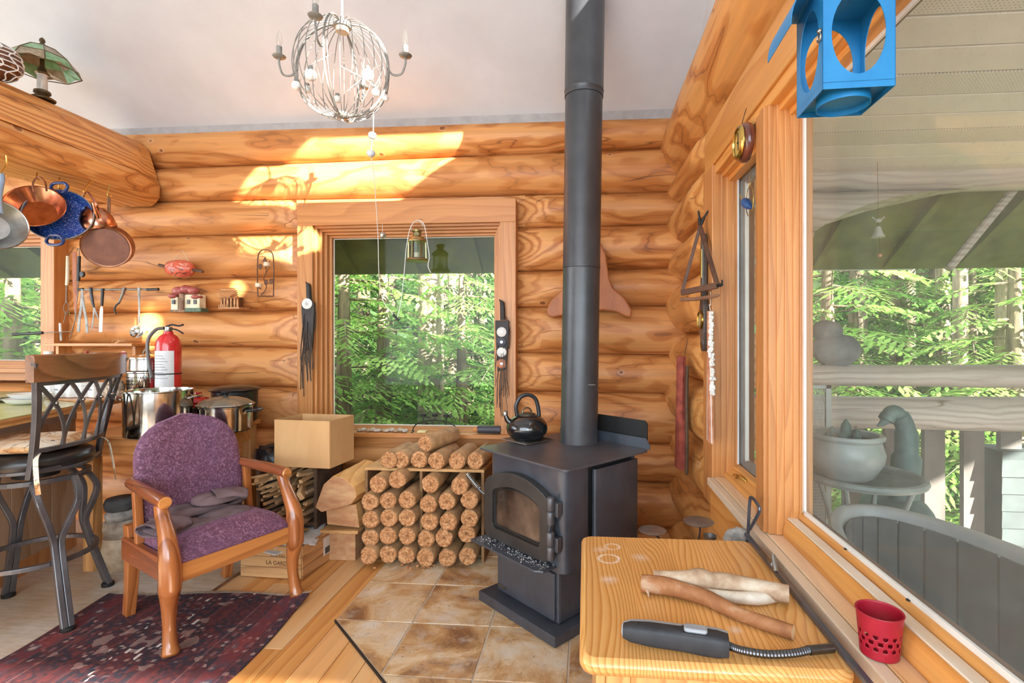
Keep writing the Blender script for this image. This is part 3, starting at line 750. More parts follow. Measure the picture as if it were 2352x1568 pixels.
mb = MB(); mb.lathe([(.013,.14),(.015,.15),(.01,.162),(.004,.165)], (-.125,-.013,0), 14); part(sp, 'whistle', mb, M_STEELD, True)

# ---- shelf crate of pressed logs
RX0, RX1 = PY(838, 1075, 3.10).x, PY(1112, 1100, 3.10).x
M_OSB = plain('raw_pine_board', srgb(214,170,112), srgb(184,136,84), .7, 0, 8, stretch=(1, 4, 4), bmp=.1)
RY0, RY1, RZ = 3.10, 3.42, .585
rack = thing('log_rack', 'low two-bay pine board rack stacked with round pressed logs', 'rack', ((RX0+RX1)/2, (RY0+RY1)/2, .0125))
xm = PY(967, 1100, RY0).x
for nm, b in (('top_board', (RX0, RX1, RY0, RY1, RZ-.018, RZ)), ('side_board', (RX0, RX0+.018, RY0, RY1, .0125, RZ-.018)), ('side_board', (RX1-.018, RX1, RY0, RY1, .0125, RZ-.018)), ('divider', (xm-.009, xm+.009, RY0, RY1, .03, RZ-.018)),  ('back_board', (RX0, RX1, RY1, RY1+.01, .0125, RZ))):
    mb = MB(); mb.bx(*b); part(rack, nm, mb, M_OSB if nm == 'top_board' else plain('shadowed_board', srgb(150,112,72), srgb(120,88,56), .8), smooth=False, bevel=.0015)  # side and back boards get a darker pine with shade painted in
def pressed_mats():
    m1, nt, b = _new('pressed_log_side'); v = coords(nt, (1,1,1))
    c = ramp(nt, noise(nt, v, 14, 5, .65), [(.3, srgb(150,116,80)), (.55, srgb(186,146,102)), (.75, srgb(204,168,124))])
    L(nt, c, b.inputs['Base Color']); b.inputs['Roughness'].default_value = .8; bump(nt, b, noise(nt, v, 90, 4, .7), .35, .004)
    m2, nt, b = _new('pressed_log_end'); v = coords(nt)
    vo = N(nt, 'TexVoronoi'); vo.inputs['Scale'].default_value = 95; L(nt, v, vo.inputs['Vector'])
    f = noise(nt, v, 75, 5, .7)
    c = ramp(nt, f, [(.3, srgb(120,74,40)), (.48, srgb(190,132,84)), (.7, srgb(232,186,138))])
    tc = N(nt, 'TexCoord'); sp = N(nt, 'SeparateXYZ'); L(nt, tc.outputs['Object'], sp.inputs[0])
    r = math_n(nt, 'SQRT', math_n(nt, 'ADD', math_n(nt, 'POWER', sp.outputs[0], 2), math_n(nt, 'POWER', sp.outputs[2], 2)))
    rr = math_n(nt, 'ADD', r, math_n(nt, 'MULTIPLY', noise(nt, v, 40, 2), .02))
    c = mixc(nt, ramp(nt, rr, [(.008, (.75,.75,.75,1)), (.026, (0,0,0,1))]), c, srgb(96,56,30))
    L(nt, c, b.inputs['Base Color']); b.inputs['Roughness'].default_value = .9
    h = math_n(nt, 'ADD', f, math_n(nt, 'MULTIPLY', vo.outputs['Distance'], .8)); bump(nt, b, h, .9, .006)
    return m1, m2
M_PL, M_PE = pressed_mats()
def pressed_mesh(r, ln, seed):
    q = random.Random(seed); n = 26; ph = q.random()*6
    notch = [ph + 6.28*q.random() for _ in range(2)]
    def rad(a):
        k = 1 + .018*math.sin(3*a+ph) + .012*math.sin(7*a+ph*2)
        for nn in notch:
            d = abs((a-nn+math.pi) % (2*math.pi)-math.pi); k -= .13*math.exp(-(d/.13)**2)
        return r*k
    prof = [(0.05, .006), (.35, .002), (.62, -.004), (.85, -.005), (.97, 0), (1.0, .006), (1.0, ln*.5), (1.0, ln-.005), (.96, ln)]
    rings = []
    for k, y in prof:
        rings.append([Vector((rad(2*math.pi*j/n)*k*math.cos(2*math.pi*j/n), y + (.003*mnoise.noise(Vector((j*1.7, k*9, seed*5.1))) if k < .98 else 0), rad(2*math.pi*j/n)*k*math.sin(2*math.pi*j/n))) for j in range(n)])
    mb = MB(); mb.ring_strip(rings)
    for i in range(len(mb.f)):
        mb.m[i] = 1 if i < 4*n else 0
    mb.m[-2] = 1; mb.m[-1] = 1
    return mb
PROT = []
def pressed_log(i, c, yaw, label, ln_i=0, grp='round pressed sawdust logs of the rack'):
    k = i % 6
    while len(PROT) <= k:
        PROT.append(None)
    if PROT[k] is None:
        o = mesh_obj('pressed_log', pressed_mesh(.054, .30, k+1), [M_PL, M_PE], angle=50); PROT[k] = o
    else:
        o = PROT[k].copy(); COL.objects.link(o)
    o.location = c; o.rotation_euler = (0, R(47*i), 0) if yaw == 0 else (0, 0, yaw)
    tag(o, label, 'pressed log', grp); return o
cnt = 0
cols = [[(865,1110),(912,1105),None], None]
ROWS = [ # left bay, right bay : pixel centres of the sawn ends, top row first
  ([(868,1112),(912,1102)], [(988,1112),(1056,1116)]),
  ([(849,1153),(891,1150),(935,1148)], [(984,1158),(1026,1152),(1078,1148)]),
  ([(851,1193),(893,1190),(935,1189)], [(986,1198),(1030,1199),(1078,1191)]),
  ([(850,1235),(891,1230),(934,1231)], [(978,1238),(1020,1236),(1072,1226)]),
  ([(846,1276),(891,1273),(933,1276)], [(977,1281),(1027,1281),(1074,1278)])]
for r_, (lb, rb) in enumerate(ROWS):
    for bay, pts in (('left', lb), ('right', rb)):
        for i, (px, py) in enumerate(pts):
            off = -.012 + .05*((cnt*37 % 11)/11)
            c = PY(px, py, RY0 - .105 + off)
            rown = ['top', 'second', 'third', 'fourth', 'bottom'][r_]
            pos = (['leftmost', 'middle', 'rightmost'] if len(pts) == 3 else ['left', 'right'])[i]
            pressed_log(cnt, c, 0, f'{pos} pressed sawdust log in {rown} row of the rack\'s {bay} bay')
            cnt += 1
for i, (px, py) in enumerate([(893,1060),(920,1058),(962,1059),(1002,1060),(1049,1060),(1092,1058)]):
    c = PY(px, py, RY0 - .03 + .01*(i % 3)); c.z = RZ + .055
    o = pressed_log(cnt, c, 0, f'pressed sawdust log lying on top of the rack, {ORD[i]} from the left', grp='pressed logs on top of the rack')
    o.rotation_euler = (0, R(31*i), R(-4)); cnt += 1
a, b = PY(972, 1032, RY0+.0), None
o = pressed_log(cnt, Vector((a.x, RY0+.03, RZ+.148)), 0, 'darker pressed log lying askew on top of the pressed logs', grp='pressed logs on top of the rack')
o.rotation_euler = (R(2), R(20), R(-22)); cnt += 1
# crumbs swept in front of the rack
mb = MB(); q = random.Random(5)
for i in range(46):
    p = PZ(955+q.gauss(0, 26), 1301+q.gauss(0, 3.5), .0125); s = .003+.011*q.random()**2
    mb.ball((p.x, p.y, .0125+s*.35), s, 6, 4, (1, .8, .6))
solo('sawdust_crumbs', mb, M_PE, 'crumbled sawdust lying in front of the pressed logs', 'crumbs', kind='stuff')

# ---- firewood: big split log, block, post, kindling bin
M_SPLIT = board_mat('split_wood', 1, srgb(226,178,112), srgb(202,146,82), 2, rough=.8)
M_ENDW = plain('weathered_end_grain', srgb(176,124,86), srgb(206,164,120), .9, 0, 7, stretch=(1,1,3), bmp=.4, bscale=40)
def chunk(name, pts, Y0, ln, label, cat, mats, tip=0):
    P = [PY(px, py, Y0) for px, py in pts]; mb = MB(); n = len(P); m = 6; rings = []
    cen = sum(P, Vector())/n
    for i in range(m+1):
        t = i/m; rings.append([p + Vector((tip*t + .006*mnoise.noise(p*9+Vector((0,0,i))), ln*t, .02*t + .006*mnoise.noise(p*7+Vector((i,0,0))))) for p in P])
    mb.ring_strip(rings); nf = len(mb.f)
    mb.m[nf-2] = 1; mb.m[nf-1] = 1
    return solo(name, mb, mats, label, cat, smooth=False, bevel=.004)
chunk('split_log', [(724,1165),(742,1112),(765,1092),(790,1098),(812,1118),(818,1140),(806,1158),(770,1170),(738,1176)], 3.00, .34, 'large split log with pale cut face beside the pressed log rack', 'firewood', [M_SPLIT, M_ENDW], .05)
chunk('wood_block', [(748,1166),(818,1158),(826,1212),(750,1204)], 3.06, .26, 'squared wood block wedged under the large split log', 'firewood', [M_SPLIT, M_ENDW])
p0, p1 = PZ(770, 1272, 0), PZ(832, 1272, 0)
stump = thing('chopping_block', 'short upright weathered plank stand under the wood block', 'stand', ((p0.x+p1.x)/2, 3.14, 0))
zt = PY(790, 1213, 3.08).z
for i in range(3):
    xx = p0.x + (p1.x-p0.x)*(i+.5)/3
    mb = MB(); mb.bx(xx-.033, xx+.030, 3.09, 3.30, 0, zt-.02); part(stump, 'plank', mb, M_ENDW, smooth=False, bevel=.004)
mb = MB(); mb.bx(p0.x-.03, p1.x+.04, 3.04, 3.32, zt-.02, zt); part(stump, 'top_board', mb, M_OSB, smooth=False, bevel=.003)
# open bin of kindling
KX0, KX1 = PY(590, 1100, 3.1).x, PY(728, 1100, 3.1).x
kz1 = PY(660, 1212, 3.1).z
crate = thing('kindling_bin', 'dark open wooden bin heaped with kindling under the cardboard box', 'bin', ((KX0+KX1)/2, 3.25, 0))
for nm, b in (('side_board', (KX0, KX0+.02, 3.10, 3.44, 0, .60)), ('side_board', (KX1-.02, KX1, 3.10, 3.44, 0, .60)), ('back_board', (KX0, KX1, 3.42, 3.44, 0, .60)), ('shelf', (KX0+.02, KX1-.02, 3.10, 3.42, .21, .23)), ('top_rail', (KX0, KX1, 3.30, 3.36, .60, .62))):
    mb = MB(); mb.bx(*b); part(crate, nm, mb, plain('dark_stained_board', srgb(92,66,46), srgb(66,48,36), .8), smooth=False)
q = random.Random(11)
M_KIND = board_mat('kindling_wood', 1, srgb(222,188,140), srgb(190,146,96), 2, rough=.85)
M_KIND2 = board_mat('old_kindling_wood', 1, srgb(176,148,116), srgb(128,98,72), 2, rough=.9)
nrow = 0
for lvl in range(9):
    for k in range(6):
        ln = .28 + .1*q.random(); x = KX0+.045 + (KX1-KX0-.09)*(k+.5)/6 + q.gauss(0, .01); z = .25 + lvl*.036 + q.gauss(0, .004)
        a = Vector((x + q.gauss(0, .025), 3.02+.08*q.random(), z)); b = a + Vector((q.gauss(0, .05), ln, q.gauss(0, .015)))
        mb = MB(); w_ = .012+.02*q.random(); mb.bar(a, b, w_, .010+.012*q.random(), (q.gauss(0,.5), 0, 1))
        solo('kindling_stick', mb, M_KIND2 if q.random() < .5 else M_KIND, f'kindling stick in the bin, {ORD[k]} from left in the {ORD[lvl]} layer from bottom', 'kindling', 'kindling packed in the bin', smooth=False)
LS = [((574,1098),(668,1078)),((580,1112),(662,1090)),((592,1124),(668,1094)),((600,1133),(676,1102)),((612,1140),(684,1110)),((620,1128),(690,1096)),((640,1118),(700,1085))]
for i, (a, b) in enumerate(LS):
    mb = MB(); A = PY(*a, 2.98+.012*i); B = PY(*b, 3.24+.012*i); mb.bar(A, B, .016+.004*(i % 3), .009, (0, -.3, 1))
    solo('kindling_stick', mb, M_KIND, f'long pale kindling stick jutting left out of the bin, {ORD[i]} from the top', 'kindling', 'long kindling jutting from the bin', smooth=False)
for i, (a, b, w_) in enumerate([((690,1140),(706,1092),.05),((668,1128),(690,1090),.03)]):
    A = PY(*a, 3.0); B = PY(*b, 3.30); mb = MB(); mb.bar(A, B, w_, .028, (1, 0, .4))
    solo('kindling_stick', mb, M_KIND, ['thick pale billet leaning on top of the kindling pile', 'narrow pale billet left of the thick billet on the kindling'][i], 'kindling', smooth=False, bevel=.003)

# ---- cardboard box
c0, c1, c2 = PD(631, 1065, 3.14), PD(757, 1075, 3.08), PD(812, 1053, 3.33)
zb = PD(757, 1076, 3.08).z; zt = PD(757, 967, 3.08).z
A = Vector((c0.x, c0.y, 0)); B = Vector((c1.x, c1.y, 0)); C = Vector((c2.x, c2.y, 0)); D = A + C - B
box = thing('cardboard_box', 'open brown cardboard box on the kindling bin below the window', 'box', ((A+C)/2 + Vector((0,0,zb))))
M_CARD = plain('cardboard', srgb(204,162,112), srgb(194,150,100), .85, 0, 6, bmp=.06, bscale=120, stretch=(1,1,.3))
for a, b in ((A,B),(B,C),(C,D),(D,A)):
    mb = MB(); mb.bar(a+Vector((0,0,(zb+zt)/2)), b+Vector((0,0,(zb+zt)/2)), .005, zt-zb); part(box, 'side', mb, M_CARD, smooth=False)
mb = MB(); mb.prism([p+Vector((0,0,zb)) for p in (A,B,C,D)], (0,0,.005)); part(box, 'bottom', mb, M_CARD, smooth=False)
mb = MB(); m_ = (A*.52+B*.48); nn = (B-A).cross(UP).normalized(); mb.bar(m_+nn*.003+Vector((0,0,zb+.01)), m_+nn*.003+Vector((0,0,zt-.01)), .002, .0012, nn); part(box, 'seam', mb, plain('cardboard_light', srgb(222,184,136)), smooth=False)
BOXC = [A, B, C, D, zb, zt]
# what the box stands on: two rails of the bin
mb = MB(); mb.bx(min(A.x,D.x)+.04, C.x-.02, 3.20, 3.25, .62, zb); part(crate, 'top_rail', mb, plain('dark_stained_board', srgb(92,66,46)), smooth=False)

# ---- wooden wine crate with papers
f0, f1, f2 = PZ(555, 1322, 0), PZ(693, 1332, 0), PZ(768, 1275, 0)
cr = thing('wooden_crate', 'low wooden wine crate full of newspapers beside the armchair', 'crate', ((f0+f2)/2))
M_CRATE = board_mat('crate_pine', 0, srgb(208,164,112), srgb(172,124,78), 3, rough=.8)
M_CRATEY = board_mat('crate_pine_side', 1, srgb(206,160,108), srgb(168,120,76), 3, rough=.8)
hC = .185
f3 = f0 + f2 - f1
for nm, a, b, m_ in (('front_board', f0, f1, M_CRATE), ('end_board', f1, f2, M_CRATEY), ('back_board', f2, f3, M_CRATE), ('end_board', f3, f0, M_CRATEY)):
    for k in range(3):
        z0 = .004 + k*hC/3; mb = MB(); mb.bar(a+Vector((0,0,z0+hC/6)), b+Vector((0,0,z0+hC/6)), .014, hC/3-.002); part(cr, nm, mb, m_, smooth=False, bevel=.001)
mb = MB(); mb.prism([p+Vector((0,0,.004)) for p in (f0,f1,f2,f3)], (0,0,.01)); part(cr, 'bottom_board', mb, M_CRATE, smooth=False)
def text_on(parent, txt, loc, xdir, updir, size, mat, name='lettering', ext=.0006, world=True, extrude=True):
    cu = bpy.data.curves.new(name, 'FONT'); cu.body = txt; cu.size = size; cu.extrude = ext; cu.align_x = 'CENTER'; cu.align_y = 'CENTER'
    o = bpy.data.objects.new('t_', cu); COL.objects.link(o)
    dg = bpy.context.evaluated_depsgraph_get(); me = bpy.data.meshes.new_from_object(o.evaluated_get(dg))
    bpy.data.objects.remove(o)
    x = Vector(xdir).normalized(); z = x.cross(Vector(updir)).normalized(); y = z.cross(x)
    T = Matrix.Translation(Vector(loc)) @ Matrix((x, y, z)).transposed().to_4x4()
    me.transform((root_mat(parent).inverted() @ T) if world else T); me.materials.clear(); me.materials.append(mat)
    t = bpy.data.objects.new(name, me); COL.objects.link(t); t.parent = parent; return t
fd = (f1-f0).normalized(); fn = fd.cross(UP); ctr = f0*.38+f1*.62 + fn*.0085
if fn.y > 0: fn = -fn; ctr = f0*.38+f1*.62 + fn*.0085
M_INK = plain('burnt_brand', srgb(120,78,46), srgb(104,66,38), .9)
text_on(cr, 'LA GARDE', ctr+Vector((0,0,.092)), fd, UP, .032, M_INK)
text_on(cr, 'CHATEAU', ctr+Vector((0,0,.135)), fd, UP, .02, M_INK)
ed = (f2-f1).normalized(); en = Vector((ed.y, -ed.x, 0)); lc = f1*.22+f2*.78 + en*.0085 + Vector((0,0,.105))
mb = MB(); mb.bar(lc-ed*.06, lc+ed*.06, .0015, .11, UP); lb = part(cr, 'label', mb, plain('paper_label', srgb(226,224,218)), smooth=False)
mb = MB(); q = random.Random(2); t = -.042
while t < .042:
    w_ = .0015+.003*q.random(); mb.bar(lc+en*.001+ed*t+Vector((0,0,-.028)), lc+en*.001+ed*(t+w_)+Vector((0,0,-.028)), .001, .04, UP); t += w_+.002
part(lb, 'barcode', mb, M_DARK, smooth=False)
M_PAPER = plain('newsprint', srgb(226,226,224), srgb(188,190,192), .9, 0, 30, stretch=(1, 3, 1)); M_PAPERY = plain('yellow_flyer', srgb(226,198,96), srgb(206,160,70), .8, 0, 14)
cc = (f0+f2)/2
for i, (dx, dy, rz, m_, s, lab) in enumerate([(-.02,-.02,.1,M_PAPER,(.27,.34),'lowest folded newspaper in the wooden crate'),(.03,.03,.5,M_PAPER,(.26,.32),'folded grey newspaper lying across the wooden crate'),(.075,.0,.75,M_PAPER,(.22,.31),'loose white newspaper hanging over the crate\'s right edge'),(-.01,-.035,.45,M_PAPERY,(.17,.24),'yellow printed flyer on top of the crate\'s papers')]):
    rot = Matrix.Rotation(rz-.45, 4, 'Z'); T = Matrix.Translation(cc+Vector((dx, dy, hC-.022+i*.012))) @ rot
    mb = MB(T); mb.sheet(lambda u, v: ((u-.5)*s[0], (v-.5)*s[1], .012*math.sin(u*5+i)*math.sin(v*4+i*2) + .006*math.sin(v*9)), 10, 10, thick=.007)
    solo('newspaper' if i < 3 else 'flyer', mb, m_, lab, 'paper')

# ---- black bucket bag and the dark things under the side table
bp = PY(604, 1075, 3.12)
bag = thing('rubbish_bin', 'black bin lined with a crumpled black bag behind the cardboard box', 'bin', (bp.x-.02, 3.28, 0))
mb = MB(); mb.lathe([(.08,0),(.09,.01),(.115,.50),(.12,.585),(.118,.60),(.106,.60),(.1,.56)], n=28); part(bag, 'bucket', mb, plain('black_plastic', srgb(30,30,32), srgb(24,24,26), .45), True)
mb = MB(); rings = []
for i in range(9):
    rr_ = [.122,.13,.128,.12,.11,.095,.07,.04,.005][i]; z = [.54,.57,.61,.635,.655,.66,.655,.65,.65][i]
    rings.append([Vector((rr_*(1+.16*mnoise.noise(Vector((math.cos(j*.262)*2, math.sin(j*.262)*2, i*.5))))*math.cos(j*.262), rr_*math.sin(j*.262), z+.035*mnoise.noise(Vector((math.cos(j*.262)*2.5, math.sin(j*.262)*2.5, i*.8))))) for j in range(24)])
mb.ring_strip(rings); part(bag, 'bag', mb, plain('bin_bag', srgb(28,28,32), srgb(20,20,24), .3), True)

# ================================================================== ARMCHAIR, RUG, STOOL
def velvet():
    m, nt, b = _new('plum_velvet'); v = coords(nt)
    a = noise(nt, v, 42, 4, .6, 2.4); c_ = noise(nt, v, 3.5, 3, .5)
    col = ramp(nt, a, [(.36, srgb(86,50,66)), (.5, srgb(110,68,88)), (.62, srgb(148,108,132))])
    col = mixc(nt, ramp(nt, c_, [(.4, (0,0,0,1)), (.65, (.7,.7,.7,1))]), col, mixc(nt, .5, srgb(88,62,100), col))
    L(nt, col, b.inputs['Base Color']); b.inputs['Roughness'].default_value = .75
    b.inputs['Sheen Weight'].default_value = .5; b.inputs['Sheen Roughness'].default_value = .35; b.inputs['Sheen Tint'].default_value = srgb(190,150,180)
    bump(nt, b, a, .5, .006); return m
M_VEL = velvet()
M_CHW = board_mat('chair_wood', 2, srgb(176,108,58), srgb(136,76,38), 3, rough=.25, coat=.5)
M_CHWY = board_mat('chair_wood_rail', 0, srgb(206,140,76), srgb(170,106,54), 3, rough=.3, coat=.4)
M_CHWA = board_mat('chair_wood_arm', 1, srgb(154,86,50), srgb(122,66,38), 3, rough=.25, coat=.5)
ch = thing('armchair', 'wooden armchair upholstered in plum velvet standing on the patterned rug', 'armchair', (-1.921, 2.473, .012), R(64.5))
for sx in (-1, 1):
    # front post: foot, cabriole curve, knee, seat block, S-curved arm support
    P = [(sx*.300,-.285,0),(sx*.298,-.280,.012),(sx*.296,-.268,.05),(sx*.293,-.255,.12),(sx*.292,-.252,.20),(sx*.295,-.262,.265),(sx*.296,-.268,.295),(sx*.296,-.266,.40),(sx*.296,-.255,.46),(sx*.292,-.228,.52),(sx*.290,-.188,.585),(sx*.288,-.165,.635)]
    rr = [.024,.036,.029,.026,.031,.040,.044,.044,.039,.034,.029,.027]
    mb = MB(); sp_ = spline(P, 4); rs = []
    for i in range(len(P)-1): rs += [rr[i]+(rr[i+1]-rr[i])*j/4 for j in range(4)]
    mb.tube(sp_, rs+[rr[-1]], 12, sq=None, up0=(0,-1,0)); part(ch, 'front_leg', mb, M_CHW, True, angle=60)
    mb = MB(); mb.tube([(sx*.235,.285,0),(sx*.235,.262,.15),(sx*.235,.245,.36),(sx*.238,.25,.46)], [.026,.029,.033,.033], 4, sq=(1.15,1.15)); part(ch, 'rear_leg', mb, M_CHW, True, smooth=False, bevel=.003)
    mb = MB(); mb.tube(spline([(sx*.289,-.205,.652),(sx*.287,-.13,.660),(sx*.275,.03,.668),(sx*.258,.20,.676)], 5), [.028]+[.029]*9+[.027]*6, 14); part(ch, 'arm', mb, M_CHWA, True, angle=60)
    mb = MB(); mb.tube([(sx*.289,-.206,.652),(sx*.290,-.214,.652)], [.028,.024], 14); part(ch, 'arm_scroll', mb, M_CHWY, True)
    mb = MB(); mb.prism([(sx*.274,-.25,.30),(sx*.25,.25,.30),(sx*.25,.25,.405),(sx*.274,-.25,.405)], (sx*.03,0,0)); part(ch, 'side_rail', mb, M_CHWA, True, smooth=False, bevel=.003)
    mb = MB(); mb.bar((sx*.262,.10,.40),(sx*.262,.135,.655),.03,.035,(1,0,0)); part(ch, 'rear_arm_post', mb, M_CHW, True, smooth=False, bevel=.003)
mb = MB(); mb.bx(-.28,.28,-.272,-.238,.30,.388); part(ch, 'front_rail', mb, M_CHWY, True, smooth=False, bevel=.003)
mb = MB(); mb.bx(-.23,.23,.23,.26,.30,.388); part(ch, 'rear_rail', mb, M_CHWA, True, smooth=False, bevel=.003)
# sprung seat
mb = MB(); rings = []
for v in range(13):
    y = -.272 + .50*v/12; hw = .272-.03*v/12; ring = []
    ed = math.sin(math.pi*min(1, (v+.35)/3.2)/2) if v < 3 else (math.sin(math.pi*min(1, (12-v+.3)/2.5)/2) if v > 9 else 1)
    for k in range(24):
        a = 2*math.pi*k/24; cx_ = math.copysign(abs(math.cos(a))**.45, math.cos(a)); sz = math.copysign(abs(math.sin(a))**.55, math.sin(a))
        h = (.085 + .012*math.cos(cx_*1.4)) if sz > 0 else .012
        ring.append(Vector((hw*cx_, y, .385 + sz*h*ed)))
    rings.append(ring)
mb.ring_strip(rings); part(ch, 'seat', mb, M_VEL, True, angle=80)
# rounded back
mb = MB(); rings = []
for v in range(21):
    t = v/20; z = .42 + .555*t; w_ = .232 + .022*math.sin(math.pi*min(t*1.25, 1)) if t < .55 else .25*max(.02, (1-((t-.55)/.45)**2.6))**.5
    lean = .175 + .10*t; th_ = .046*(1 if t < .8 else max(.15, (1-((t-.8)/.2)**2))**.5)
    ring = []
    for k in range(28):
        a = 2*math.pi*k/28; cx_ = math.copysign(abs(math.cos(a))**.5, math.cos(a)); sy = math.copysign(abs(math.sin(a))**.6, math.sin(a))
        ring.append(Vector((w_*cx_, lean + .04*cx_*cx_*-1 + th_*sy - (.018*(1-cx_*cx_) if sy < 0 else 0), z)))
    rings.append(ring)
mb.ring_strip(rings); part(ch, 'backrest', mb, M_VEL, True, angle=80)

# folded trousers on the seat
M_TRO = plain('faded_plum_canvas', srgb(122,102,104), srgb(100,84,88), .95, 0, 5, bmp=.35, bscale=260)
tr = thing('folded_trousers', 'folded faded mauve canvas trousers lying on the armchair seat', 'trousers', (-1.98, 2.47, .478), R(64.5))
def crumple(cx, cy, ax, ay, h, seed, lay, z0=0.0):
    """a folded slab of cloth: superellipse outline, creased top, thick hem"""
    mb = MB(); n = 44; rings = []
    rad = [.0, .25, .45, .62, .78, .90, .97, 1.0, 1.0, .97]
    for i, k in enumerate(rad):
        ring = []
        for j in range(n):
            a = 2*math.pi*j/n; ca, sa = math.cos(a), math.sin(a); e = 1/((abs(ca)**3.4+abs(sa)**3.4)**(1/3.4)); e *= 1+.07*mnoise.noise(Vector((ca*1.6+seed, sa*1.6, 0)))
            x, y = ax*k*e*ca, ay*k*e*sa
            f = abs(mnoise.noise(Vector((x*7+seed, y*16+x*4, seed))))
            g = mnoise.noise(Vector((x*5, y*9, seed*2.3)))
            top = h*(.72+.45*g) - .030*max(0, .25-f)/.25
            z = top*(1-k**6*.35) if i < 7 else (top*.45 if i == 7 else (.12*h if i == 8 else 0))
            ring.append(Vector((cx+x, cy+y, z0+max(0, z))))
        rings.append(ring)
    mb.ring_strip(rings); return mb
part(tr, 'lower_leg', crumple(-.03, -.06, .235, .115, .050, 1.3, 0), M_TRO, True, angle=75)
part(tr, 'upper_leg', crumple(.02, .03, .215, .105, .052, 5.1, 1, .030), M_TRO, True, angle=75)
part(tr, 'seat_fold', crumple(.10, -.015, .125, .085, .045, 8.7, 2, .066), M_TRO, True, angle=75)
def cuff(path, w, h, nm):
    P = spline(path, 5); rings = []
    for i, p in enumerate(P):
        t = (P[min(i+1, len(P)-1)]-P[max(i-1, 0)]).normalized(); sd = t.cross(UP).normalized(); u = sd.cross(t)
        rings.append([p + sd*math.cos(2*math.pi*k/22)*w*(1+.06*math.sin(3*i+k)) + u*math.sin(2*math.pi*k/22)*h*(1+.25*math.sin(k*.9+i)) for k in range(22)])
    mb = MB(); mb.ring_strip(rings, cap=False); o = part(tr, nm, mb, M_TRO, True, angle=75); so = o.modifiers.new('hem', 'SOLIDIFY'); so.thickness = .004; return o
cuff([(-.12,-.085,.035),(-.20,-.10,.034),(-.265,-.115,.030)], .085, .026, 'trouser_cuff')
cuff([(.06,-.03,.098),(.13,-.05,.098),(.20,-.075,.082)], .07, .022, 'waistband')

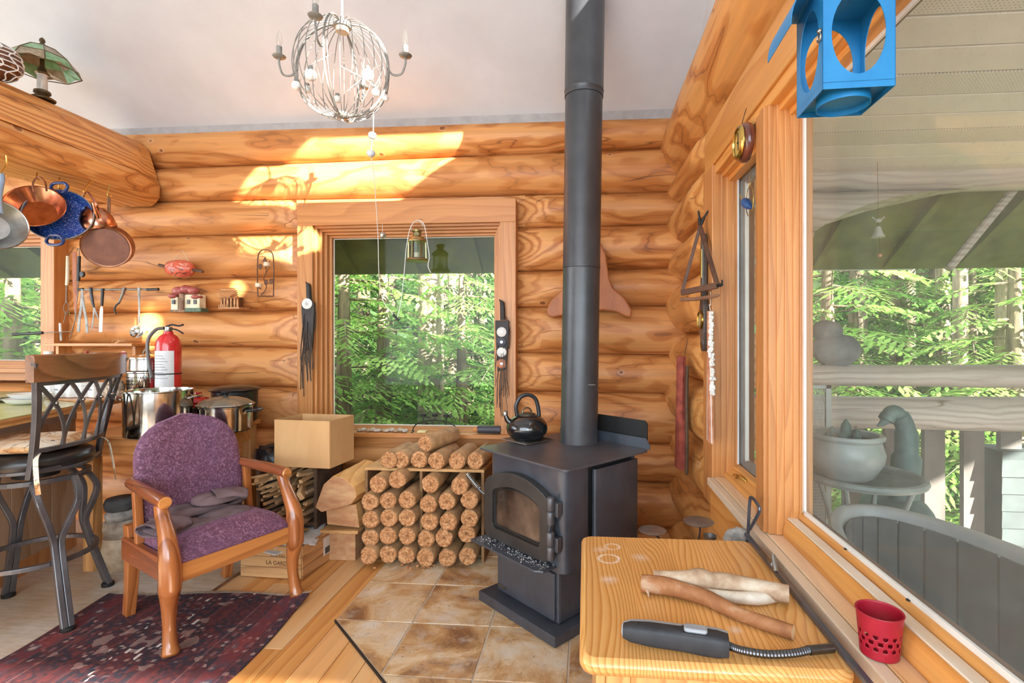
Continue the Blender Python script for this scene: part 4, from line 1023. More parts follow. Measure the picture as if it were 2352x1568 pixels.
# ---- rug: woven sheet with a folded-up corner, fringe
def rug_mat():
    m, nt, b = _new('oriental_rug'); tc = N(nt, 'TexCoord')
    v = coords(nt, (1,1,1), rand=False)
    sp = N(nt, 'SeparateXYZ'); L(nt, v, sp.inputs[0]); X, Y = sp.outputs[0], sp.outputs[1]
    def mosaic(scale, metric, stops, vec):
        vo = N(nt, 'TexVoronoi'); vo.inputs['Scale'].default_value = scale; vo.distance = metric; vo.inputs['Randomness'].default_value = .55; L(nt, vec, vo.inputs['Vector'])
        sc_ = N(nt, 'SeparateColor'); L(nt, vo.outputs['Color'], sc_.inputs[0])
        r = N(nt, 'ValToRGB'); r.color_ramp.interpolation = 'CONSTANT'; e = r.color_ramp.elements
        while len(e) < len(stops): e.new(.5)
        for el, (p_, c_) in zip(e, stops): el.position = p_; el.color = c_
        L(nt, sc_.outputs[0], r.inputs[0]); return r.outputs[0], vo.outputs['Distance']
    # mirrored across the middle, as woven motifs are
    mx_ = N(nt, 'CombineXYZ'); L(nt, math_n(nt, 'ABSOLUTE', X), mx_.inputs[0]); L(nt, math_n(nt, 'PINGPONG', math_n(nt, 'ADD', Y, 3.0), .26), mx_.inputs[1])
    c, d1 = mosaic(17, 'MANHATTAN', [(0, srgb(58,38,46)), (.3, srgb(104,42,44)), (.52, srgb(44,44,60)), (.7, srgb(84,34,40)), (.86, srgb(128,62,58)), (.95, srgb(172,144,134))], mx_.outputs[0])
    c2, d2 = mosaic(58, 'CHEBYCHEV', [(0, srgb(48,34,42)), (.34, srgb(108,50,50)), (.6, srgb(50,48,62)), (.78, srgb(76,38,42)), (.9, srgb(150,108,102)), (.97, srgb(196,176,164))], mx_.outputs[0])
    c = mixc(nt, .5, c, c2)
    wv = noise(nt, coords(nt, (60, 4, 1), rand=False), 3, 3, .6)
    c = mixc(nt, .5, c, ramp(nt, wv, [(.3, (.5,.45,.5,1)), (.7, (1.25,1.2,1.2,1))]), 'MULTIPLY')
    # distance to the woven edge -> border bands (x across, |x|<.62 ; y along)
    e = math_n(nt, 'SUBTRACT', .535, math_n(nt, 'ABSOLUTE', X))
    band = lambda a, w_: math_n(nt, 'MULTIPLY', math_n(nt, 'GREATER_THAN', e, a), math_n(nt, 'LESS_THAN', e, a+w_))
    for a, w_, col in ((.03, .010, srgb(124,58,58)), (.115, .010, srgb(126,60,58)), (.045, .07, None), (.2, .005, srgb(160,130,124))):
        if col: c = mixc(nt, math_n(nt, 'MULTIPLY', band(a, w_), .35), c, col)
        else:
            ck = N(nt, 'TexVoronoi'); ck.inputs['Scale'].default_value = 14; L(nt, v, ck.inputs['Vector'])
            c = mixc(nt, math_n(nt, 'MULTIPLY', band(a, w_), .55), c, ramp(nt, ck.outputs['Distance'], [(.15, srgb(200,180,168)), (.28, srgb(60,66,84)), (.5, srgb(120,44,46))]))
    # white hooked medallion outlines near the middle
    ax = math_n(nt, 'ABSOLUTE', X); ay = math_n(nt, 'ABSOLUTE', math_n(nt, 'SUBTRACT', math_n(nt, 'PINGPONG', math_n(nt, 'ADD', Y, .2), .42), .21))
    st_ = math_n(nt, 'MULTIPLY', math_n(nt, 'FLOOR', math_n(nt, 'MULTIPLY', ay, 22)), 1/22)
    dd = math_n(nt, 'ADD', math_n(nt, 'MULTIPLY', ax, .9), math_n(nt, 'MULTIPLY', st_, 1.2))
    for r0 in (.13, .21):
        ring_ = math_n(nt, 'MULTIPLY', math_n(nt, 'LESS_THAN', math_n(nt, 'ABSOLUTE', math_n(nt, 'SUBTRACT', dd, r0)), .007), math_n(nt, 'LESS_THAN', noise(nt, v, 7, 2), .46))
        c = mixc(nt, math_n(nt, 'MULTIPLY', ring_, .85), c, srgb(220,212,204))
    L(nt, c, b.inputs['Base Color']); b.inputs['Roughness'].default_value = .95
    bump(nt, b, wv, .3, .004); return m
RW_, RL_ = 1.07, 1.62
rug = thing('rug', 'dark red and navy patterned oriental rug under the armchair', 'rug', (-1.985, 1.80, .001), R(2.3))
def rug_fn(u, v):
    x = (u-.5)*RW_*(1+.05*(v-.5)); y = (v-.5)*RL_
    z = .008 + .004*mnoise.noise(Vector((x*3, y*3, 0)))
    if v > .8: y += .022*math.sin(x*6.1+.8)*(v-.8)/.2
    x += .018*math.sin(y*5.2)*abs(u-.5)*2
    dc = math.hypot(RW_/2-x, RL_/2-y)
    if dc < .15: z += .035*(1-dc/.15)**1.4; x += .02*(1-dc/.15)
    return (x, y, max(z, .0065))
mb = MB(); mb.sheet(rug_fn, 40, 60, thick=.006)
part(rug, 'weave', mb, rug_mat(), True)
mb = MB(); q = random.Random(4)
for i in range(170):
    u = (i+.5)/170; p = Vector(rug_fn(u, 1)); mb.bar(p, p+Vector((q.gauss(0,.006), .018+.012*q.random(), -.003)), .003, .0025)
o = part(rug, 'fringe', mb, plain('rug_fringe', srgb(206,196,178), srgb(170,158,140), .95), True, smooth=False); o['kind'] = 'stuff'

# ---- bar stool
M_IRON = plain('brushed_dark_iron', srgb(96,94,96), srgb(76,74,76), .3, .25, 8, spec=.8)
SA, SB, SC_ = Vector((-2.453,2.237,0)), Vector((-2.678,2.667,0)), Vector((-3.1,2.51,0)); SD = SA+SC_-SB; S0 = (SA+SC_)/2
stool = thing('bar_stool', 'dark iron swivel bar stool with lattice back and wooden top rail', 'bar stool', (S0.x, S0.y, 0), R(-75.3))
for f in (SA, SB, SC_, SD):
    d = (f-S0); ln = d.length; d = d.normalized(); sd = Vector((-d.y, d.x, 0))
    for s_ in (-1, 1):
        P = [S0+d*(ln-.0)+sd*.013*s_+UP*.02, S0+d*(ln-.055)+sd*.013*s_+UP*.20, S0+d*(ln-.10)+sd*.013*s_+UP*.36, S0+d*(ln-.11)+sd*(.018*s_)+UP*.43, S0+d*(ln-.09)+sd*(.045*s_)+UP*.52, S0+d*(ln-.085)+sd*(.07*s_)+UP*.60, S0+d*(ln-.125)+sd*(.078*s_)+UP*.675, S0+d*(ln-.15)+sd*(.078*s_)+UP*.70]
        mb = MB(); mb.tube(spline(P, 5), .0155, 4, sq=(1.15,1.15), up0=d); part(stool, 'leg', mb, M_IRON, smooth=False, bevel=.004)
    mb = MB(); mb.lathe([(.028,0),(.03,.006),(.03,.018),(.024,.024)], f, 16); part(stool, 'foot_cap', mb, M_DARK)
def hoop(c, r, wv, hv, n=48):
    rings = []
    for i in range(n):
        a = 2*math.pi*i/n; e = Vector((math.cos(a), math.sin(a), 0)); p = Vector(c)
        rings.append([p+e*(r+x_)+UP*z_ for x_, z_ in ((-wv,-hv),(wv,-hv),(wv,hv),(-wv,hv))])
    return rings
mb = MB(); mb.ring_strip(hoop(S0+UP*.305, .232, .011, .011), loop=True, cap=False); part(stool, 'foot_ring', mb, M_IRON, smooth=False, bevel=.003)
mb = MB(); mb.ring_strip(hoop(S0+UP*.70, .20, .012, .012), loop=True, cap=False); part(stool, 'upper_ring', mb, M_IRON, smooth=False, bevel=.003)
mb = MB(); mb.lathe([(.09,.70),(.09,.73),(.17,.735),(.17,.75)], S0, 24); part(stool, 'swivel', mb, M_DARK)
mb = MB(); mb.ring_strip(hoop(S0+UP*.755, .21, .011, .008), loop=True, cap=False); part(stool, 'seat_ring', mb, M_IRON, smooth=False, bevel=.003)
mb = MB(); mb.lathe([(.20,.752),(.222,.765),(.229,.79),(.222,.815),(.20,.83),(.12,.836),(.001,.838)], S0, 44); part(stool, 'seat', mb, plain('black_vinyl', srgb(40,38,38), srgb(32,30,30), .3), angle=70)
# back: local frame, back side is +y (front -y faces the counter)
def bk(t, z):        # arc of the back, t in -1..1 (t=+1 the far post), z height above seat base
    u = (z-.74)/.55; hw = .232 + .10*u*u*.9; lean = .135 + .085*u + (.055-.0)*(1-t*t)
    return Vector((hw*t, lean, z))
for t in (-1, 1):
    mb = MB(); mb.tube([bk(t, .735+.55*i/8) for i in range(9)], .019, 4, sq=(1.2,.85), up0=(0,1,0)); part(stool, 'back_post', mb, M_IRON, True, smooth=False, bevel=.003)
def rail(z, r, nm, sqv=(1,1)):
    mb = MB(); mb.tube([bk(-1+2*i/24, z) for i in range(25)], r, 4, sq=sqv, up0=(0,0,1)); return part(stool, nm, mb, M_IRON, True, smooth=False, bevel=.002)
rail(.765, .013, 'lower_rail'); rail(.865, .014, 'middle_rail'); rail(1.185, .014, 'upper_rail')
z0, z1 = .87, 1.18; n = 4
for k in range(n):
    for s_ in (-1, 1):
        P = []
        for i in range(11):
            t = i/10; a = -1 + 2*(k+.5)/n + s_*(2/n)*(.5-.98*(1-(1-t)**2.0 if True else t))*1.0
            P.append(bk(max(-.98, min(.98, a)), z1+(z0-z1)*t) + Vector((0, .004*s_, 0)))
        mb = MB(); mb.tube(P, .013, 4, sq=(1.1,.35), up0=(0,1,0)); part(stool, 'lattice_strap', mb, M_IRON, True, smooth=False)
    c_ = bk(-1+2*(k+.5)/n, z1+(z0-z1)*.30); mb = MB(); mb.ball(c_+Vector((0,.012,0)), .009, 10, 6); part(stool, 'rivet', mb, M_STEELD, True)
mb = MB(); rings = []
for i in range(31):
    t = -1.07+2.14*i/30; b0 = bk(t, 1.19); b1 = bk(t, 1.315); mid = (b0+b1)/2
    ring = []
    for dy, dz in ((-.016,-.058),(.016,-.058),(.017,.02),(.02,.045),(.016,.062),(-.002,.068),(-.018,.062),(-.019,.02)): ring.append(mid+Vector((0,dy,dz)))
    rings.append(ring)
mb.ring_strip(rings); part(stool, 'top_rail', mb, board_mat('stool_rail_wood', 0, srgb(150,104,70), srgb(118,78,50), 2.5, rough=.22, coat=.5), True, angle=40)

# tie-on seat pad
def pad_mat():
    m, nt, b = _new('floral_pad'); v = coords(nt)
    f = noise(nt, v, 7, 2, .5, .8); g = noise(nt, v, 9, 2, .5, 1.2)
    c = ramp(nt, f, [(.40, srgb(236,226,206)), (.5, srgb(232,214,184)), (.6, srgb(206,160,108)), (.68, srgb(176,120,74))])
    ln = math_n(nt, 'LESS_THAN', math_n(nt, 'ABSOLUTE', math_n(nt, 'SUBTRACT', g, .5)), .008)
    c = mixc(nt, math_n(nt, 'MULTIPLY', ln, .8), c, srgb(96,70,56)); L(nt, c, b.inputs['Base Color']); b.inputs['Roughness'].default_value = .9
    bump(nt, b, noise(nt, v, 200, 3), .2, .003); return m
pad = thing('seat_pad', 'cream floral tie-on seat pad on the bar stool', 'cushion', (S0.x-.015, S0.y-.005, .838), R(-75.3))
mb = MB(); rings = []
for i in range(17):
    ph = math.pi*i/16; ring = []
    for k in range(36):
        a = 2*math.pi*k/36; ca, sa = math.cos(a), math.sin(a); rr_ = .205/((abs(ca)**4+abs(sa)**4)**.25)
        s_ = math.sin(ph)**.6; tuft = 1-.5*math.exp(-((ca*rr_*s_)**2+(sa*rr_*s_)**2)/.004)
        ring.append(Vector((ca*rr_*s_*1.0, sa*rr_*s_, .028 - .032*math.cos(ph)*(1+.25*mnoise.noise(Vector((ca*s_*2.5, sa*s_*2.5, 1)))) * tuft + (.0 if i < 8 else .012*mnoise.noise(Vector((ca*s_*3, sa*s_*3, 4)))))))
    rings.append(ring)
mb.ring_strip(rings); pm = pad_mat(); part(pad, 'cushion', mb, pm, True, angle=80)
for P in ([(.20,.17,.02),(.245,.185,-.01),(.262,.20,-.10),(.258,.205,-.17)], [(-.20,.17,.02),(-.236,.20,-.02),(-.25,.215,-.13),(-.262,.225,-.24)]):
    mb = MB(); mb.tube(spline(P, 6), .011, 4, sq=(1.2,.25)); part(pad, 'tie', mb, pm, True, smooth=False)

# ================================================================== KITCHEN SIDE
def green_lam():
    m, nt, b = _new('green_worktop'); v = coords(nt, (1, 3, 1), rand=False)
    L(nt, ramp(nt, noise(nt, v, 3, 4), [(.35, srgb(178,178,120)), (.65, srgb(196,192,140))]), b.inputs['Base Color']); b.inputs['Roughness'].default_value = .25; return m
E0, E1 = Vector((-2.78,2.10,0)), Vector((-3.17,3.36,0)); ed_ = (E1-E0).normalized(); Ea = E0-ed_*1.0
ct = thing('worktop', 'long green worktop with pale plywood edge behind the bar stool', 'worktop', ((Ea+E1)/2 + Vector((-.6,0,.955))))
poly = [Ea, E1-ed_*.06, E1+Vector((-.02,0.02,0)), E1+Vector((-.08,.06,0)), Vector((-3.6,3.44,0)), Vector((-6.0,3.44,0)), Vector((-6.0,2.75,0)), Vector((-4.0,2.75,0)), Ea+Vector((-.75,0,0))]
mb = MB(); mb.prism([p+UP*.996 for p in poly], (0,0,.004)); part(ct, 'laminate', mb, green_lam(), smooth=False)
for k in range(3):
    mb = MB(); mb.prism([p+UP*(.957+.013*k) for p in poly], (0,0,.0125)); part(ct, 'ply_layer', mb, [plain('ply_a', srgb(226,176,112), srgb(206,154,92), .6), plain('ply_b', srgb(196,142,84), srgb(178,126,72), .6)][k % 2], smooth=False)
pn = Vector((ed_.y, -ed_.x, 0)); pn = -pn if pn.x > 0 else pn      # towards the kitchen
cb = thing('kitchen_cabinet', 'pale panelled cabinet under the worktop behind the bar stool', 'cabinet', ((Ea+E1)/2 + pn*.55))
q0, q1 = Ea+pn*.40, E1+pn*.30-ed_*.12
M_PAN = board_mat('pale_panel', 2, srgb(206,186,160), srgb(184,158,128), 2, rough=.6); M_PAN2 = board_mat('pine_panel', 2, srgb(204,150,98), srgb(176,120,72), 3, rough=.5)
mb = MB(); mb.prism([q0, q1, q1+pn*.5, q0+pn*.5], (0,0,.955)); part(cb, 'carcass', mb, plain('cabinet_inside', srgb(150,112,78)), smooth=False)
qd = (q1-q0).normalized(); ln = (q1-q0).length; wds = [.30,.30,.30,.045,.26,.26,.045,.18]; t = 0; k = 0
while t < ln-.02:
    w_ = min(wds[k % 8], ln-t); a = q0+qd*(t+.002)-pn*.009; b = q0+qd*(t+w_-.002)-pn*.009
    mb = MB(); mb.bar(a+UP*.52, b+UP*.52, .016 if w_ > .1 else .026, .86 if w_ > .1 else .90); part(cb, 'panel' if w_ > .1 else 'stile', mb, M_PAN if w_ > .1 and k % 8 != 4 else M_PAN2, smooth=False, bevel=.002)
    t += w_; k += 1
mb = MB(); mb.bar(q0+UP*.045-pn*.012, q1+UP*.045-pn*.012, .02, .09); part(cb, 'plinth', mb, M_PAN2, smooth=False, bevel=.002)
mb = MB(); mb.bar(q0+UP*.90-pn*.016, q1+UP*.90-pn*.016, .012, .09); part(cb, 'drawer_front', mb, plain('grey_drawer', srgb(176,170,166), srgb(158,150,146), .5), smooth=False, bevel=.002)
# low pine panel closing the gap by the table
mb = MB()
# ---- pine side table with the pots
TX1, TX0, TY0, TY1, TZ = -2.28, -3.02, 2.80, 3.43, .822
tb = thing('side_table', 'pine side table crowded with cooking pots behind the armchair', 'table', ((TX0+TX1)/2, (TY0+TY1)/2, 0))
M_TABX = board_mat('table_pine', 0, srgb(214,156,96), srgb(186,122,68), 3, rough=.35, coat=.2); M_TABZ = board_mat('table_leg_pine', 2, srgb(212,164,108), srgb(184,132,80), 3, rough=.45)
for i in range(5):
    a = TY0+(TY1-TY0)*i/5; b = TY0+(TY1-TY0)*(i+1)/5
    mb = MB(); mb.bx(TX0, TX1, a+.0007, b-.0007, TZ-.026, TZ); part(tb, 'top_board', mb, M_TABX, smooth=False, bevel=.002)
for x in (TX0+.06, TX1-.05):
    for y in (TY0+.05, TY1-.05):
        mb = MB(); mb.bx(x-.032, x+.032, y-.032, y+.032, 0, TZ-.026); part(tb, 'leg', mb, M_TABZ, smooth=False, bevel=.003)
for b in ((TX0+.06,TX1-.05,TY0+.02,TY0+.04,TZ-.13,TZ-.026),(TX0+.06,TX1-.05,TY1-.04,TY1-.02,TZ-.13,TZ-.026),(TX1-.04,TX1-.02,TY0+.05,TY1-.05,TZ-.13,TZ-.026),(TX0+.03,TX0+.05,TY0+.05,TY1-.05,TZ-.13,TZ-.026)):
    mb = MB(); mb.bx(*b); part(tb, 'apron', mb, M_TABX, smooth=False, bevel=.002)

def pot(name, label, px, py, depth, r, h, mat, lid=None, z=TZ+.001, cat='pot', rim=.006, handles=None, rz=0):
    c = PD(px, py, depth); o = thing(name, label, cat, (c.x, c.y, z), rz)
    mb = MB(); mb.lathe([(.001,0),(r*.93,0),(r*.99,.008),(r,.02),(r,h-.004),(r+rim,h),(r+rim,h+.004),(r-.004,h+.004),(r-.006,h-.01),(r-.006,.03),(.001,.03)], n=48); part(o, 'body', mb, mat, True, angle=40)
    return o
sp_ = pot('stock_pot', 'tall polished steel stock pot at the left end of the side table', 365, 985, 3.02, .170, .262, M_STEEL, rz=R(20))
mb = MB(); mb.tube(spline([(.165,-.05,.215),(.20,-.045,.225),(.215,0,.228),(.20,.045,.225),(.165,.05,.215)], 5), .007, 8); part(sp_, 'handle', mb, M_STEEL, True)
mb = MB(); mb.tube(spline([(-.165,-.05,.215),(-.20,-.045,.225),(-.215,0,.228),(-.20,.045,.225),(-.165,.05,.215)], 5), .007, 8); part(sp_, 'handle', mb, M_STEEL, True)
cp = pot('casserole', 'steel casserole with glass lid at the right end of the side table', 518, 985, 3.17, .148, .15, M_STEEL, rz=R(10))
M_LIDG = plain('lid_glass', srgb(120,112,96), srgb(90,84,74), .06, 0, 6, spec=.8)
mb = MB(); mb.lathe([(.158,.158),(.16,.164),(.152,.170),(.12,.192),(.07,.206),(.02,.212),(.001,.213)], n=40); ld = part(cp, 'lid', mb, M_LIDG, True, angle=50)
mb = MB(); mb.lathe([(.014,.212),(.012,.222),(.026,.232),(.028,.24),(.02,.246),(.001,.247)], n=20); part(ld, 'knob', mb, M_DARK, True)
mb = MB(); mb.tube([Vector((.158*math.cos(2*math.pi*i/40), .158*math.sin(2*math.pi*i/40), .163)) for i in range(40)], .004, 6, closed=True); part(ld, 'lid_rim', mb, M_STEEL, True)
for s_ in (-1, 1):
    mb = MB(); mb.tube(spline([(s_*.148,-.055,.125),(s_*.195,-.045,.128),(s_*.205,0,.128),(s_*.195,.045,.128),(s_*.148,.055,.125)], 5), .009, 8); part(cp, 'handle', mb, plain('handle_bakelite', srgb(40,40,44), srgb(30,30,34), .35), True)
c_ = PD(540, 882, 3.50); 
lidb = thing('frying_pan_lid', 'black domed lid resting behind the glass-lidded casserole', 'lid', (c_.x, c_.y+.0, TZ+.001))
mb = MB(); T_ = Matrix.Translation(Vector((0,0,.215))); mb.lathe([(.155,.0),(.158,.006),(.15,.016),(.10,.03),(.03,.036),(.001,.037)], (0,0,.215), 40); part(lidb, 'dome', mb, plain('black_enamel_lid', srgb(40,34,32), srgb(30,26,24), .2), True, angle=50)
mb = MB(); mb.lathe([(.12,0),(.135,.008),(.14,.21),(.15,.215),(.001,.215)], (0,0,0), 36); part(lidb, 'pan_under', mb, plain('black_pan', srgb(36,34,34), srgb(28,26,26), .35), True, angle=40)
rp_ = pot('red_pot', 'small red lidded ceramic pot between the two steel pots', 455, 930, 3.33, .072, .105, plain('red_glaze', srgb(186,40,44), srgb(168,30,36), .18, coat=.3), rz=0, z=TZ+.045)
mb = MB(); mb.lathe([(.079,.109),(.08,.116),(.06,.135),(.025,.146),(.012,.148),(.012,.156),(.022,.164),(.02,.174),(.001,.178)], n=32); part(rp_, 'lid', mb, plain('red_glaze', srgb(186,40,44)), True, angle=50)
wbw = pot('white_bowl', 'white upturned bowl under the small red pot', 455, 960, 3.33, .066, .036, M_WHITE, cat='bowl', z=TZ+.001)
ext = PD(387, 985, 3.36); fe = thing('fire_extinguisher', 'red fire extinguisher with black lever standing behind the stock pot', 'fire extinguisher', (ext.x, ext.y, TZ+.001), R(10))
M_FER = plain('extinguisher_red', srgb(206,44,46), srgb(190,34,38), .25, coat=.4)
re_ = .0715; he = PD(387, 793, 3.36).z - TZ
mb = MB(); mb.lathe([(.001,0),(re_*.9,0),(re_,.008),(re_,he),(re_*.93,he+.03),(re_*.7,he+.058),(re_*.4,he+.075),(re_*.36,he+.09),(.001,he+.09)], n=40); part(fe, 'cylinder', mb, M_FER, True, angle=40)
mb = MB(); z_ = he+.09
mb.lathe([(.02,z_),(.022,z_+.005),(.022,z_+.03),(.001,z_+.03)], n=16); part(fe, 'valve', mb, M_STEELD, True)
mb = MB(); mb.tube(spline([(-.02,0,z_+.028),(.02,0,z_+.045),(.06,0,z_+.038),(.09,0,z_+.045)], 5), .012, 6, sq=(1,.5)); part(fe, 'lever', mb, M_DARK, True)
mb = MB(); mb.tube(spline([(.0,0,z_+.02),(.05,0,z_+.012),(.09,0,z_-.012)], 5), .010, 6, sq=(1,.5)); part(fe, 'grip', mb, M_DARK, True)
mb = MB(); mb.tube(spline([(-.02,-.01,z_+.022),(-.07,-.012,z_+.012),(-.115,-.014,z_-.05),(-.118,-.016,z_-.14),(-.095,-.03,z_-.24),(-.07,-.05,z_-.30)], 8), .0105, 10); part(fe, 'hose', mb, plain('hose_grey', srgb(96,92,88), srgb(80,76,74), .4), True)
mb = MB(); mb.lathe([(re_+.001,he-.30),(re_+.0012,he-.296),(re_+.0012,he-.045),(re_+.001,he-.041)], n=40, cap=False)
lbm = MB(); nA = 18
lbm.sheet(lambda u, v: ((re_+.0012)*math.cos(R(-150+115*u)), (re_+.0012)*math.sin(R(-150+115*u)), he-.27+.235*v), nA, 2)
lb_ = part(fe, 'label', lbm, plain('extinguisher_label', srgb(226,224,222), srgb(206,206,208), .5, 0, 60, stretch=(1,1,6)), True)
for k in range(9):
    mb = MB(); zz = he-.07-.018*k; mb.sheet(lambda u, v: ((re_+.0017)*math.cos(R(-142+(60+30*((k*7)%3)/3)*u)), (re_+.0017)*math.sin(R(-142+(60+30*((k*7)%3)/3)*u)), zz+.004*v), 10, 1); part(lb_, 'print_line', mb, plain('grey_print', srgb(150,150,156), None, .7), True)
for nm, z__ in (('strap', he-.185),):
    mb = MB(); mb.tube([Vector((re_+.001)*Vector((math.cos(2*math.pi*i/32), math.sin(2*math.pi*i/32), 0)))+UP*z__ if False else Vector(((re_+.0015)*math.cos(2*math.pi*i/32), (re_+.0015)*math.sin(2*math.pi*i/32), z__)) for i in range(32)], .0045, 4, closed=True, sq=(.4,1.2)); part(fe, 'strap', mb, M_DARK, True)
# steamer stack on the worktop end
st_ = PD(337, 905, 3.42); stm = thing('steamer_pot', 'stacked perforated steel steamer with looped lid behind the stock pot', 'steamer', (st_.x, st_.y, 1.001))
mb = MB(); mb.lathe([(.001,0),(.1,0),(.106,.008),(.106,.16),(.114,.166),(.114,.172),(.1,.172)], n=40); bd_ = part(stm, 'lower_pot', mb, M_STEEL, True, angle=40)
mb = MB(); mb.lathe([(.102,.172),(.108,.176),(.094,.182),(.092,.25),(.098,.255),(.098,.260),(.085,.262)], n=40); part(stm, 'upper_pot', mb, M_STEEL, True, angle=40)
mb = MB(); mb.lathe([(.1,.262),(.1,.266),(.07,.276),(.02,.285),(.001,.286)], n=40); ld = part(stm, 'lid', mb, metal('warm_steel', srgb(216,196,160), .2), True, angle=40)
mb = MB(); mb.tube(arc((0,0,.284), .045, .1, math.pi-.1, 12, (.9,-.4,0), (0,0,.75)), .0055, 8); part(ld, 'loop', mb, M_STEELD, True)
mb = MB(); mb.tube([(.09,-.02,.225),(.17,-.03,.235)], .006, 8); part(stm, 'handle', mb, M_STEELD, True)
hm = MB()
for r_ in range(4):
    for k in range(26):
        a = R(180+k*7+r_*3.5); hm.ball((.1065*math.cos(a), .1065*math.sin(a), .07+r_*.022), .0045, 6, 4, (.5,.5,1))
o = part(bd_, 'perforations', hm, M_DARK, True); o['kind'] = 'stuff'

# ---- things on the worktop
for i, px in enumerate((122, 146, 168, 194, 222)):
    c = PZ(px, 897, 1.0) if False else PD(px, 900, 3.30); o = thing('canister', f'small white canister on the worktop tray, {ORD[i]} from the left', 'canister', (c.x, c.y, 1.014), R(-20), group='white canisters on the tray')
    mb = MB(); mb.prism([(x, y, 0) for x, y in rrect(-.036,.036,-.036,.036,.01,3)], (0,0,.075)); part(o, 'jar', mb, M_WHITE, True, bevel=.002, smooth=False)
    mb = MB(); mb.prism([(x, y, .0755) for x, y in rrect(-.038,.038,-.038,.038,.01,3)], (0,0,.018)); part(o, 'lid', mb, M_WHITE, True, bevel=.003, smooth=False)
    if i != 2:
        mb = MB(); mb.bx(-.022,.022,-.0375,-.0361,.045,.056); part(o, 'print', mb, plain('grey_print', srgb(150,150,156)), True, smooth=False)
c = PD(178, 905, 3.30)
mb = MB(T=Matrix.Translation((c.x, c.y, 1.001)) @ Matrix.Rotation(R(-20), 4, 'Z')); mb.prism([(x, y, 0) for x, y in rrect(-.22,.26,-.09,.07,.02,3)], (0,0,.010)); solo('wooden_tray', mb, M_TABX, 'thin wooden board under the row of white canisters', 'board', smooth=False, bevel=.002)
c = PD(262, 893, 3.32); vs_ = thing('patterned_jar', 'brown speckled pottery jar beside the white canisters', 'jar', (c.x, c.y, 1.001))
mb = MB(); mb.lathe([(.001,0),(.045,0),(.055,.02),(.057,.08),(.048,.105),(.046,.115),(.001,.115)], n=28); part(vs_, 'body', mb, plain('speckled_pottery', srgb(216,200,176), srgb(126,96,70), .45, 0, 60), True, angle=40)
c = PD(58, 893, 3.05); 
for i in range(2):
    mb = MB(T=Matrix.Translation((c.x+.02*i, c.y+.01*i, 1.001+.028*i))); mb.lathe([(.001,0),(.05,0),(.08,.012),(.10,.034),(.096,.034),(.076,.017),(.001,.008)], n=32, sxy=(1.15,.9)); solo('white_dish', mb, M_WHITE, ['lower white oval dish at the left end of the worktop', 'upper white oval dish stacked at the left end of the worktop'][i], 'dish', 'stacked white dishes', angle=40)
c = PD(10, 890, 3.2); mb = MB(T=Matrix.Translation((c.x, c.y, 1.001))); mb.lathe([(.001,0),(.10,0),(.12,.012),(.115,.014),(.09,.006),(.001,.006)], n=36); solo('steel_tray', mb, M_STEELD, 'round steel plate lying beside the white dishes', 'plate', angle=40)
# dark items under the counter edge by the chair: stacked bags
bx_ = PZ(275, 1310, 0)
for i, (dz, r_, h, m_, lab) in enumerate([(0,.10,.19,plain('cream_sack', srgb(202,186,160), srgb(150,124,98), .9, 0, 9, bmp=.4, bscale=14),'lowest cream patterned cloth sack beside the armchair'),(.19,.09,.10,plain('cream_sack2', srgb(196,186,168), srgb(128,112,98), .9, 0, 11, bmp=.4, bscale=14),'middle cream cloth bundle stacked on the sack beside the armchair'),(.29,.08,.06,plain('white_bundle', srgb(196,190,180), srgb(130,126,122), .9, 0, 12, bmp=.4, bscale=14),'pale cloth bundle under the grey cloth beside the armchair'),(.35,.085,.07,plain('grey_bundle', srgb(92,92,92), srgb(66,66,66), .9, 0, 10, bmp=.4, bscale=14),'grey folded cloth on top of the stacked bundles beside the armchair')]):
    mb = MB(); rings = []
    for k in range(9):
        v = k/8; rr_ = r_*(.75+.25*math.sin(math.pi*(.15+.7*v)))
        rings.append([Vector((bx_.x-.04+rr_*(1+.13*mnoise.noise(Vector((math.cos(j*.35)*1.5+i*3, math.sin(j*.35)*1.5, v*2))))*math.cos(j*2*math.pi/18), bx_.y+.05+rr_*math.sin(j*2*math.pi/18), .002+dz+h*v+(.008*math.sin(j+k) if 0 < k < 8 else 0))) for j in range(18)])
    mb.ring_strip(rings); solo('cloth_sack' if i < 1 else 'cloth_bundle', mb, m_, lab, 'bundle', angle=70)

